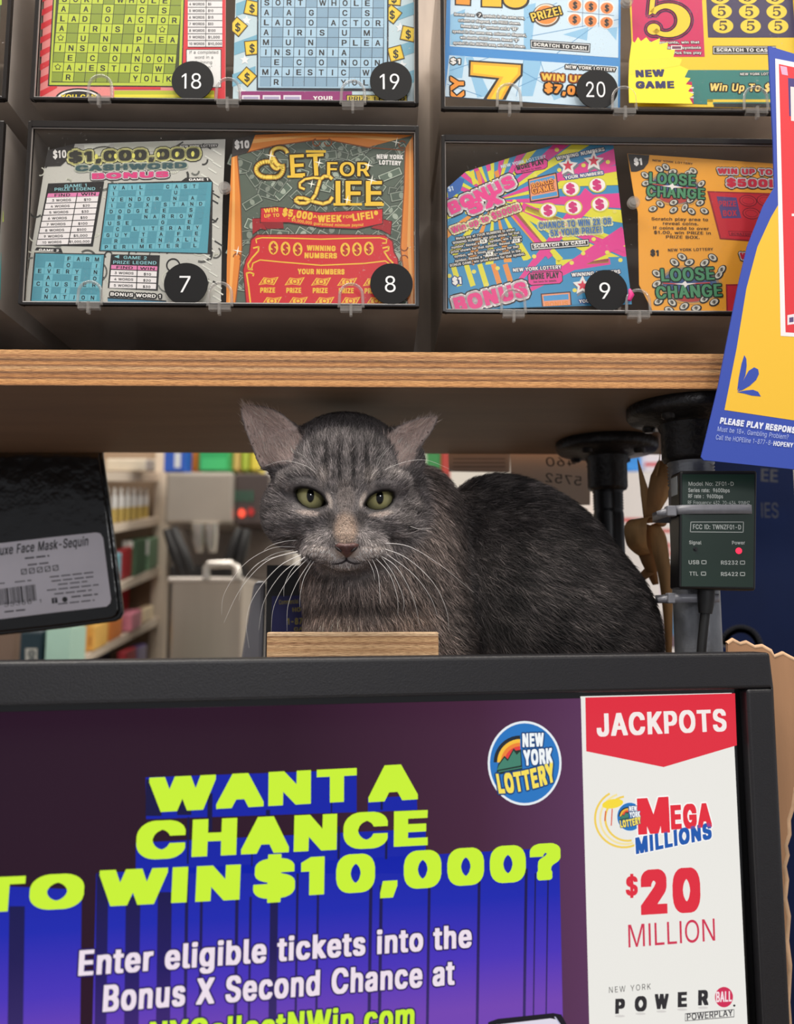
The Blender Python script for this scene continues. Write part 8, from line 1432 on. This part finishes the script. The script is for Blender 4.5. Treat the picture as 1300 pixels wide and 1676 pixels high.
def cat_sdf(p):
    q = loc(p)
    h = head_sdf(q)
    b = bell(p, 888, 988, 0.523, 138, 164, 0.044)
    b = smin(b, bell(p, 984, 1050, 0.523, 90, 122, 0.042), 0.02)
    b = smin(b, bell(p, 820, 925, 0.535, 136, 146, 0.036), 0.02)
    n = bell(p, 700, 970, 0.530, 72, 190, 0.048)
    n = smin(n, bell(p, 655, 905, 0.525, 92, 140, 0.048), 0.02)
    n = smin(n, bell(p, 600, 1045, 0.508, 98, 150, 0.036), 0.018)
    n = smin(n, bell(p, 590, 930, 0.515, 88, 84, 0.036), 0.02)
    n = smin(n, bell(p, 735, 1060, 0.520, 44, 130, 0.036), 0.012)
    b = smin(b, n, 0.007)
    for x in (560, 668):
        n2 = cap(p, bpt(x, 1080, 0.505), bpt(x, 1170, 0.497), 0.017, 0.013)
        n2 = smin(n2, ell(p, bpt(x, 1172, 0.492) + np.array([0, 0, 0.001]), (0.016, 0.019, 0.011)), 0.01); b = smin(b, n2, 0.012)
    b = smin(b, ell(p, bpt(850, 1165, 0.515), (0.02, 0.028, 0.013)), 0.01)
    t = [bpt(1050, 1140, 0.540), bpt(1000, 1150, 0.553), bpt(900, 1150, 0.560), bpt(800, 1150, 0.563)]
    for i in range(3): b = smin(b, cap(p, t[i], t[i + 1], 0.012 - i * 0.001, 0.011 - i * 0.001), 0.008)
    d = smin(b, h, 0.008)
    return smax(d, LB + 0.0006 - p[..., 2], 0.002)
# ---- surface nets on a grid, one refinement, vertices pulled onto the surface
GS = 0.0017
gx, gy, gz = np.arange(-0.10, 0.205, GS), np.arange(0.422, 0.668, GS), np.arange(LB - 0.004, EYE + 0.1245, GS)
V3 = np.empty((len(gx), len(gy), len(gz)), np.float32)
for i, x in enumerate(gx):
    g = np.stack(np.meshgrid([x], gy, gz, indexing='ij'), -1)[0]
    V3[i] = cat_sdf(g)
S = V3 < 0
cell = np.zeros(tuple(n - 1 for n in S.shape), int)
for dx in (0, 1):
    for dy in (0, 1):
        for dz in (0, 1):
            cell += S[dx:S.shape[0] - 1 + dx, dy:S.shape[1] - 1 + dy, dz:S.shape[2] - 1 + dz]
act = (cell > 0) & (cell < 8)
ID = -np.ones(cell.shape, int); ID[act] = np.arange(act.sum())
ii = np.argwhere(act)
VT = np.stack([gx[ii[:, 0]] + GS / 2, gy[ii[:, 1]] + GS / 2, gz[ii[:, 2]] + GS / 2], 1)
quads = []
for ax in range(3):
    sl0 = [slice(None)] * 3; sl1 = [slice(None)] * 3; sl0[ax] = slice(0, -1); sl1[ax] = slice(1, None)
    A, B = S[tuple(sl0)], S[tuple(sl1)]
    for sgn, msk in ((1, A & ~B), (-1, ~A & B)):
        e = np.argwhere(msk); u, v = [(1, 2), (2, 0), (0, 1)][ax]
        ok = (e[:, u] > 0) & (e[:, v] > 0) & (e[:, u] < S.shape[u] - 1) & (e[:, v] < S.shape[v] - 1); e = e[ok]
        c = []
        for du, dv in ((1, 1), (0, 1), (0, 0), (1, 0)):
            k = e.copy(); k[:, u] -= du; k[:, v] -= dv; c.append(ID[k[:, 0], k[:, 1], k[:, 2]])
        qd = np.stack(c, 1); quads.append(qd if sgn == 1 else qd[:, ::-1])
Q4 = np.concatenate(quads)
def grad(p, e=0.0006):
    return np.stack([cat_sdf(p + np.array(k) * e) - cat_sdf(p - np.array(k) * e) for k in ((1, 0, 0), (0, 1, 0), (0, 0, 1))], -1)
def pull(p, n=2, lim=0.0016):
    for _ in range(n):
        g = grad(p); L = np.linalg.norm(g, axis=1, keepdims=True); st = cat_sdf(p)[:, None] * g / np.maximum(L, 1e-9) * (2 * 0.0006 / np.maximum(L, 6e-4))
        sl = np.linalg.norm(st, axis=1, keepdims=True); p = p - st * np.minimum(1, lim / np.maximum(sl, 1e-9)) * 0.8
    return p
VT = pull(VT, 2)
# drop bits not joined to the main body
par = np.arange(len(VT))
for _ in range(400):
    m = par[Q4].min(1); o = par.copy(); np.minimum.at(par, Q4.ravel(), np.repeat(m, 4)); par = par[par]
    if (o == par).all(): break
main = np.bincount(par).argmax(); Q4 = Q4[par[Q4[:, 0]] == main]
# refine
ed = np.sort(np.concatenate([Q4[:, [0, 1]], Q4[:, [1, 2]], Q4[:, [2, 3]], Q4[:, [3, 0]]]), 1)
ue, inv = np.unique(ed, axis=0, return_inverse=True); inv = inv.reshape(-1); nq = len(Q4)
em = [len(VT) + inv[k * nq:(k + 1) * nq] for k in range(4)]; fc = len(VT) + len(ue) + np.arange(nq)
VT = np.concatenate([VT, VT[ue].mean(1), VT[Q4].mean(1)])
Q4 = np.concatenate([np.stack([Q4[:, k], em[k], fc, em[k - 1]], 1) for k in range(4)])
used = np.unique(Q4); rm = -np.ones(len(VT), int); rm[used] = np.arange(len(used)); VT = VT[used]; Q4 = rm[Q4]
VT = pull(VT, 2, 0.0008)
VN = grad(VT); VN /= np.maximum(np.linalg.norm(VN, axis=1, keepdims=True), 1e-9)

# ---- coat
def proj(p):
    r = p - np.array([0, 0, EYE]); f = r[:, 1] * CT + r[:, 2] * ST; up = -r[:, 1] * ST + r[:, 2] * CT
    return 650 + FPX * r[:, 0] / f, 838 - FPX * up / f
def sst(x, a, b): t = np.clip((x - a) / (b - a), 0, 1); return t * t * (3 - 2 * t)
def blob(x, y, cx, cy, rx, ry, rot=0.0, soft=0.5):
    c, s = math.cos(math.radians(rot)), math.sin(math.radians(rot)); dx, dy = x - cx, y - cy
    return 1 - sst(np.hypot((dx * c + dy * s) / rx, (-dx * s + dy * c) / ry), soft, 1.0)
_nz = [(rng.normal(size=3) * f, rng.uniform(0, 6.28)) for f in (90, 140, 200, 260, 340, 420, 520, 640) for _ in range(3)]
def noise(p): return sum(np.sin(p @ k + ph) for k, ph in _nz) / 7.0
def linc(c): return np.array(lin(c))
def coat(p):
    """albedo of the fur at body points, and whether each belongs to the head"""
    x, y = proj(p); q = loc(p); n = noise(p)
    hd = head_sdf(q, False) / HS
    head = (1 - sst(hd, 3, 26))
    def mixc(c, k, t): return c + (linc(k) - c) * np.clip(t, 0, 1)[:, None]
    body = np.repeat(linc((66, 61, 60))[None], len(p), 0)
    st = np.sin(x / 15.0 + 1.3 * np.sin(y / 55.0) + 0.9 * n + y / 60.0)
    body = mixc(body, (36, 33, 33), 0.75 * sst(st, 0.1, 0.9)); body = mixc(body, (98, 91, 88), 0.5 * sst(n, 0.15, 0.8))
    ch = sst(790 - x, 10, 80)
    chest = np.repeat(linc((136, 122, 115))[None], len(p), 0)
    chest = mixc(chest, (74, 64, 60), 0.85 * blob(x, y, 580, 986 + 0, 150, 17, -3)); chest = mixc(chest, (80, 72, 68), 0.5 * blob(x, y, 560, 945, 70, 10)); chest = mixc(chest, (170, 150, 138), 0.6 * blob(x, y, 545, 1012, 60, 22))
    chest = mixc(chest, (70, 64, 62), 0.5 * sst(np.sin(x / 21 - y / 30 + n), 0.3, 0.9) * sst(x, 640, 700))
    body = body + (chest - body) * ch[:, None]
    h = np.repeat(linc((124, 117, 116))[None], len(p), 0)
    h = mixc(h, (150, 142, 138), 0.4 * sst(n, 0.0, 0.8)); h = mixc(h, (70, 66, 66), 0.5 * sst(-n, 0.1, 0.8))
    xc = x - 567 - (y - 760) * 0.02
    strp = sst(np.cos(xc / 21.0 * 2 * math.pi * (1 + (760 - y) * 0.0012) + 3.14), 0.15, 0.75) * sst(y, 712, 738) * (1 - sst(y, 782, 806)) * (1 - sst(np.abs(xc), 44, 62))
    h = mixc(h, (44, 40, 40), 0.85 * strp)
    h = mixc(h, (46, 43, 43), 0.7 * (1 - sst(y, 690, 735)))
    h = mixc(h, (160, 150, 144), 0.5 * blob(x, y, 530, 786, 12, 22, 12)); h = mixc(h, (160, 150, 144), 0.5 * blob(x, y, 604, 786, 12, 22, -12))
    for (cx, cy, rx, ry, rot) in ((450, 838, 46, 6, -24), (455, 868, 44, 5, -12), (478, 880, 40, 5, -6), (672, 838, 36, 6, 24), (668, 868, 36, 5, 12), (655, 882, 30, 5, 6), (452, 800, 34, 6, 30), (672, 800, 30, 6, -30)):
        h = mixc(h, (60, 55, 54), 0.75 * blob(x, y, cx, cy, rx, ry, rot, 0.2))
    h = mixc(h, (205, 190, 180), 0.9 * blob(x, y, 539, 820, 6, 17, -14)); h = mixc(h, (205, 190, 180), 0.9 * blob(x, y, 594, 818, 6, 17, 18))
    h = mixc(h, (196, 178, 168), 0.85 * blob(x, y, 506, 840, 26, 6, 8)); h = mixc(h, (196, 178, 168), 0.85 * blob(x, y, 622, 842, 26, 6, -10))
    h = mixc(h, (74, 68, 66), 0.6 * blob(x, y, 541, 850, 10, 20, 10)); h = mixc(h, (74, 68, 66), 0.6 * blob(x, y, 592, 850, 10, 20, -10))
    h = mixc(h, (156, 134, 118), 0.9 * blob(x, y, 566, 866, 25, 36)); h = mixc(h, (110, 98, 92), 0.5 * blob(x, y, 566, 815, 20, 34))
    h = mixc(h, (226, 212, 204), 0.9 * blob(x, y, 535, 905, 44, 15, 10)); h = mixc(h, (226, 212, 204), 0.9 * blob(x, y, 598, 904, 44, 15, -10))
    for s_, bx in ((-1, 536), (1, 597)):
        for r_ in range(3): h = mixc(h, (62, 54, 54), 0.8 * blob(x, y, bx + s_ * 14, 893 + r_ * 9, 26 - r_ * 2, 2.6, s_ * -6, 0.1))
    h = mixc(h, (170, 158, 152), 0.8 * blob(x, y, 566, 926, 34, 8))
    for E in (EYE_L, EYE_R):
        o = poly2(q[:, 0], q[:, 1], E); h = mixc(h, (24, 20, 20), (1 - sst(o, 2.0, 7.0)) * (q[:, 2] > 10))
    ear = np.maximum(1 - sst(poly2(q[:, 0], q[:, 1], EAR_L), -4, 2), 1 - sst(poly2(q[:, 0], q[:, 1], EAR_R), -4, 2)) * (q[:, 2] < 10) * (np.abs(q[:, 0]) > 62)
    eo = -np.minimum(poly2(q[:, 0], q[:, 1], EAR_L), poly2(q[:, 0], q[:, 1], EAR_R))
    ec = np.repeat(linc((240, 216, 206))[None], len(p), 0); ec = mixc(ec, (150, 134, 128), 1 - sst(eo, 1, 6))
    h = h + (ec - h) * (ear * (1 - sst(-q[:, 1], -72, -60)))[:, None] * 0.85
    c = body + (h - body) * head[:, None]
    return c, head, ear, x, y, q
FUR = bpy.data.materials.new('fur'); FUR.use_nodes = True
_a = FUR.node_tree.nodes.new('ShaderNodeAttribute'); _a.attribute_name = 'fur_color'
_b = FUR.node_tree.nodes['Principled BSDF']; FUR.node_tree.links.new(_a.outputs['Color'], _b.inputs['Base Color']); _b.inputs['Roughness'].default_value = 0.55; _b.inputs['Specular IOR Level'].default_value = 0.35
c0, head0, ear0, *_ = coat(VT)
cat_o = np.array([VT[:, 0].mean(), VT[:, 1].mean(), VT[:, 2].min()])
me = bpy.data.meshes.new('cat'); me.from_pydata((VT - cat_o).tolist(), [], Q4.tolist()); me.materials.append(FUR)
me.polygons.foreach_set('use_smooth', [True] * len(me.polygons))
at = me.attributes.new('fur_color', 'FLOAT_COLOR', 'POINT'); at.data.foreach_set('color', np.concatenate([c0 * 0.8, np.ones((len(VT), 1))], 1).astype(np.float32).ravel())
cat = bpy.data.objects.new('cat', me); COL.objects.link(cat); cat.location = cat_o
tag(cat, 'grey tabby cat crouching under the plywood shelf, green eyes staring ahead', 'cat')
def kid(o):
    o.parent = cat; o.location = Vector(o.location) - cat.location if o.parent else o.location; return o
# ---- fur strands
T3 = np.concatenate([Q4[:, [0, 1, 2]], Q4[:, [0, 2, 3]]])
e1, e2 = VT[T3[:, 1]] - VT[T3[:, 0]], VT[T3[:, 2]] - VT[T3[:, 0]]
AR = 0.5 * np.linalg.norm(np.cross(e1, e2), axis=1)
ctr = VT[T3].mean(1); fn = VN[T3].mean(1)
hd_ = head_sdf(loc(ctr), False) / HS
wgt = AR * np.where(hd_ < 12, 3.0, 1.0) * np.where(ctr[:, 2] < LB + 0.012, 0.05, 1.0) * np.where(fn[:, 1] > 0.45, 0.25, 1.0)
NF = 170000
pick = rng.choice(len(T3), NF, p=wgt / wgt.sum())
u, v = rng.random(NF), rng.random(NF); fl = u + v > 1; u[fl], v[fl] = 1 - u[fl], 1 - v[fl]
R0 = VT[T3[pick, 0]] + e1[pick] * u[:, None] + e2[pick] * v[:, None]
N0 = VN[T3[pick, 0]] * (1 - u - v)[:, None] + VN[T3[pick, 1]] * u[:, None] + VN[T3[pick, 2]] * v[:, None]; N0 /= np.linalg.norm(N0, axis=1, keepdims=True)
cc_, head_, ear_, x_, y_, q_ = coat(R0)
oe = np.minimum(poly2(q_[:, 0], q_[:, 1], EYE_L), poly2(q_[:, 0], q_[:, 1], EYE_R))
nose = blob(x_, y_, 568, 898, 21, 14, 0, 0.95) * (q_[:, 2] > 40)
keep = ~((oe < 5.5) & (q_[:, 2] > 0)) & (nose < 0.2) 
R0, N0, cc_, head_, ear_, x_, y_, q_, oe = [k[keep] for k in (R0, N0, cc_, head_, ear_, x_, y_, q_, oe)]
NF = len(R0)
nosep = hp(567, 872, 40); dq = q_ - nosep; dq /= np.linalg.norm(dq, axis=1, keepdims=True)
dh = dq @ np.stack([HA, HB, HC]) + np.where(y_ > 880, -0.5, 0.0)[:, None] * HB
chest_ = sst(790 - x_, 0, 90)[:, None]
db = (1 - chest_) * np.array([0.8, 0.25, -0.55]) + chest_ * np.stack([0.25 + (x_ - 600) / 260, 0 * x_, -1.0 + 0 * x_], 1)
dE = HB * 0.9 + np.sign(q_[:, :1]) * HA * 0.7
D = db + (dh - db) * head_[:, None]; D = D + (dE - D) * ear_[:, None]
D = D + rng.normal(0, 0.22, D.shape); D = D - N0 * (D * N0).sum(1, keepdims=True); D /= np.linalg.norm(D, axis=1, keepdims=True)
Lp = 26 + (10 + 10 * sst(np.hypot(x_ - 567, (y_ - 850) * 0.9), 45, 130) - 26) * head_
Lp = np.where((head_ > 0.5) & (np.hypot((x_ - 566) / 26, (y_ - 850) / 50) < 1), 5.0, Lp); Lp = np.where((head_ > 0.5) & (oe < 16), 4.5, Lp); Lp = np.where((head_ > 0.5) & (y_ > 884) & (np.abs(x_ - 566) < 62), 6.5, Lp)
Lp = np.where(ear_ > 0.5, np.where(np.minimum(poly2(q_[:, 0], q_[:, 1], EAR_L), poly2(q_[:, 0], q_[:, 1], EAR_R)) > -9, 3.5, np.where(rng.random(NF) < 0.35, 24, 9)), Lp)
LEN = Lp * HS * rng.uniform(0.65, 1.2, NF)
lift = np.where(head_ > 0.5, 0.35, 0.42) * rng.uniform(0.6, 1.4, NF)
d0 = D * np.cos(lift)[:, None] + N0 * np.sin(lift)[:, None]
pts = np.empty((NF, 4, 3)); pts[:, 0] = R0 - N0 * 0.0002
for k in range(1, 4):
    t = k / 3; dd = d0 * (1 - 0.45 * t) + D * 0.45 * t + rng.normal(0, 0.03, D.shape); pts[:, k] = pts[:, 0] + dd * (LEN * t)[:, None]
zc = EYE + SHB - 0.0005; pts[:, :, 2] = np.where(pts[:, :, 2] > zc, zc, pts[:, :, 2])
tipmix = rng.random(NF)
tick = np.clip(rng.normal(0, 1, NF) * 0.8 + 0.6 * noise(R0 * 2.3), -1.6, 1.8)
cc_ = cc_ * np.exp(np.where(ear_ > 0.5, 0.3, np.where(head_ > 0.5, 0.72, 0.78)) * tick)[:, None]
hc = bpy.data.hair_curves.new('fur'); hc.add_curves([4] * NF)
hc.attributes['position'].data.foreach_set('vector', (pts - cat_o).astype(np.float32).ravel())
ra = hc.attributes.get('radius') or hc.attributes.new('radius', 'FLOAT', 'POINT')
rb = np.where(head_ > 0.5, 0.000105, 0.00013)[:, None] * np.array([1.0, 0.9, 0.62, 0.12])[None]
ra.data.foreach_set('value', rb.astype(np.float32).ravel())
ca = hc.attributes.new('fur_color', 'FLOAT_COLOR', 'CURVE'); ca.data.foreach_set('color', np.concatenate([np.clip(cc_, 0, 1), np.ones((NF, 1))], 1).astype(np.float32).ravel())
hc.materials.append(FUR)
fo = bpy.data.objects.new('fur', hc); COL.objects.link(fo); fo.parent = cat; fo['kind'] = 'stuff'
# ---- eyes
def surf_c(x, y, lo=-80, hi=140):
    cs = np.linspace(hi, lo, 500); q = np.stack([hp(x, y, c) for c in cs]); d = head_sdf(q, False)
    return cs[np.argmax(d < 0)]
EYEM = bpy.data.materials.new('eye'); EYEM.use_nodes = True
_a = EYEM.node_tree.nodes.new('ShaderNodeAttribute'); _a.attribute_name = 'eye_color'; _b = EYEM.node_tree.nodes['Principled BSDF']
EYEM.node_tree.links.new(_a.outputs['Color'], _b.inputs['Base Color']); _b.inputs['Roughness'].default_value = 0.04; _b.inputs['Specular IOR Level'].default_value = 0.4
for (ex, ey, px_, py_) in ((508, 815, 508.5, 811), (621, 817, 622, 814)):
    cs = surf_c(ex, ey) - 8; R = 27.0; ctr_ = hp(ex, ey, cs - R); n1, n2 = 48, 72
    vs = []; cols = []
    pc_ = hp(px_, py_, cs); po = pc_[:2] - ctr_[:2]
    for i in range(n1 + 1):
        th = math.pi * 0.62 * i / n1
        for j in range(n2):
            ph = 2 * math.pi * j / n2; o = np.array([R * math.sin(th) * math.cos(ph), R * math.sin(th) * math.sin(ph), R * math.cos(th)]); vs.append(ctr_ + o)
            r_ = math.hypot(o[0] - po[0] * 0.6, o[1] - po[1] * 0.6); pu = math.hypot((o[0] - po[0]) / 6.2, (o[1] - po[1]) / 11.5)
            base = linc((178, 172, 122)) * (1 - 0.35 * sst(np.array(r_), 14, 22)) + linc((150, 140, 70)) * 0.18 * float(r_ < 14)
            base = base * (0.85 + 0.3 * abs(math.sin(ph * 19)) * 0.5)
            k1 = float(sst(np.array(r_), 21.5, 24.0)); base = base * (1 - k1) + linc((26, 22, 20)) * k1
            k2 = 1 - float(sst(np.array(pu), 0.88, 1.08)); base = base * (1 - k2) + np.array([0.002] * 3) * k2
            cols.append((*base, 1))
    W3 = unloc(*np.array(vs).T)
    eo_ = W3.mean(0); em_ = bpy.data.meshes.new('eye'); em_.from_pydata((W3 - eo_).tolist(), [], [(i * n2 + j, (i + 1) * n2 + j, (i + 1) * n2 + (j + 1) % n2, i * n2 + (j + 1) % n2) for i in range(n1) for j in range(n2)])
    em_.polygons.foreach_set('use_smooth', [True] * len(em_.polygons)); em_.materials.append(EYEM)
    ea = em_.attributes.new('eye_color', 'FLOAT_COLOR', 'POINT'); ea.data.foreach_set('color', np.array(cols, np.float32).ravel())
    eobj = bpy.data.objects.new('eye', em_); COL.objects.link(eobj); eobj.location = eo_; eobj.parent = cat; eobj.location = Vector(eo_) - cat.location
# ---- nose and mouth
cn = surf_c(567, 897); NM = M((96, 66, 62), 0.35, var=0.12, scale=400, bump=0.3, bscale=900)
m = MB(); prof = [(550, 893), (556, 889), (567, 890), (579, 889), (586, 892), (582, 899), (574, 907), (568, 912), (561, 906), (553, 899)]
cx_, cy_ = 567, 897; rings = []
for k, (sc_, dc) in enumerate(((1.12, -6), (1.0, 0.5), (0.72, 3.0), (0.3, 4.2))):
    rings.append([unloc(*hp(cx_ + (x - cx_) * sc_, cy_ + (y - cy_) * sc_, cn + dc - (cy_ - y) * -0.25)) for x, y in prof])
vs = [p for r in rings for p in r]; n = len(prof)
m.add(vs, [(i * n + j, i * n + (j + 1) % n, (i + 1) * n + (j + 1) % n, (i + 1) * n + j) for i in range(3) for j in range(n)] + [tuple(range(3 * n, 4 * n))], NM, True)
for s_ in (-1, 1):
    m.tube([unloc(*hp(567 + s_ * 8, 903, cn + 2.0)), unloc(*hp(567 + s_ * 13, 899, cn + 1.8)), unloc(*hp(567 + s_ * 17, 895, cn - 1))], [0.0005, 0.0009, 0.0005], M((26, 16, 16), 0.5), 8)
m.build('nose', cat)
def on_face(x, y, lift=1.0): return unloc(*hp(x, y, surf_c(x, y) + lift))
m = MB(); m.tube([on_face(567, 911), on_face(567, 917, 0.5), on_face(560, 921, 0.5), on_face(552, 923), on_face(544, 923)], [0.0005, 0.0006, 0.0006, 0.0005, 0.0002], M((46, 36, 36), 0.6), 8)
m.tube([on_face(567, 917, 0.5), on_face(574, 921, 0.5), on_face(582, 923), on_face(590, 922)], [0.0006, 0.0006, 0.0005, 0.0002], M((46, 36, 36), 0.6), 8); m.build('mouth', cat)
# ---- whiskers
WM = M((226, 222, 218), 0.35)
WK = [[(400, 785), (330, 792), (262, 812), (225, 838)], [(395, 822), (270, 825), (130, 905), (30, 1050), (15, 1160)], [(392, 832), (262, 862), (140, 962), (100, 1090)], [(396, 842), (240, 892), (110, 1030), (26, 1200)], [(412, 860), (300, 920), (182, 1060), (138, 1190), (152, 1330)], [(432, 872), (320, 950), (228, 1090), (200, 1240)], [(450, 875), (350, 980), (276, 1120), (262, 1250)],
      [(465, 885), (392, 1000), (346, 1120), (342, 1245)], [(478, 890), (430, 970), (408, 1060), (406, 1125)], [(440, 868), (370, 930), (330, 1010), (326, 1070)], [(420, 850), (330, 860), (200, 900), (120, 990)],
      [(830, 802), (960, 820), (1120, 915), (1292, 1056)], [(830, 830), (950, 880), (1080, 1000), (1150, 1140), (1164, 1250)], [(812, 865), (900, 930), (980, 1080), (1016, 1232)], [(786, 875), (860, 960), (900, 1080), (902, 1170)], [(770, 880), (802, 960), (812, 1080), (811, 1110)], [(835, 850), (980, 960), (1070, 1080), (1106, 1180)], [(816, 870), (880, 960), (930, 1080), (930, 1150)], [(750, 886), (776, 940), (786, 990)],
      [(492, 440), (436, 370), (384, 338)], [(494, 458), (440, 412), (330, 386), (232, 412)], [(486, 402), (456, 330), (436, 258)], [(796, 420), (830, 352), (884, 296)], [(812, 440), (930, 392), (1050, 380), (1182, 432)], [(790, 410), (806, 372), (850, 316)], [(955, 712), (1010, 730), (1080, 728)]]
for w in WK:
    pp = [(360 + x / 3.095, 630 + y / 3.095) for x, y in w]; N = len(pp); c_s = surf_c(*pp[0]); c_e = c_s + (8 if pp[0][1] > 860 else 22)
    if pp[0][0] > 660 and pp[0][1] < 880: c_e = c_s + 30
    ctrl = [unloc(*hp(x, y, (c_s - 1.5) + (c_e - c_s) * (i / (N - 1)) ** 0.6)) for i, (x, y) in enumerate(pp)]
    crv = []
    for i in range(N - 1):
        p0, p1, p2, p3 = ctrl[max(i - 1, 0)], ctrl[i], ctrl[i + 1], ctrl[min(i + 2, N - 1)]
        for k in range(6):
            t = k / 6; crv.append(0.5 * ((2 * p1) + (-p0 + p2) * t + (2 * p0 - 5 * p1 + 4 * p2 - p3) * t * t + (-p0 + 3 * p1 - 3 * p2 + p3) * t ** 3))
    crv.append(ctrl[-1]); m = MB(); L_ = len(crv); thick = 0.00022 if pp[0][1] > 860 else 0.00014
    m.tube(crv, [thick * (1 - 0.85 * i / (L_ - 1)) for i in range(L_)], WM, 6); m.build('whisker', cat)
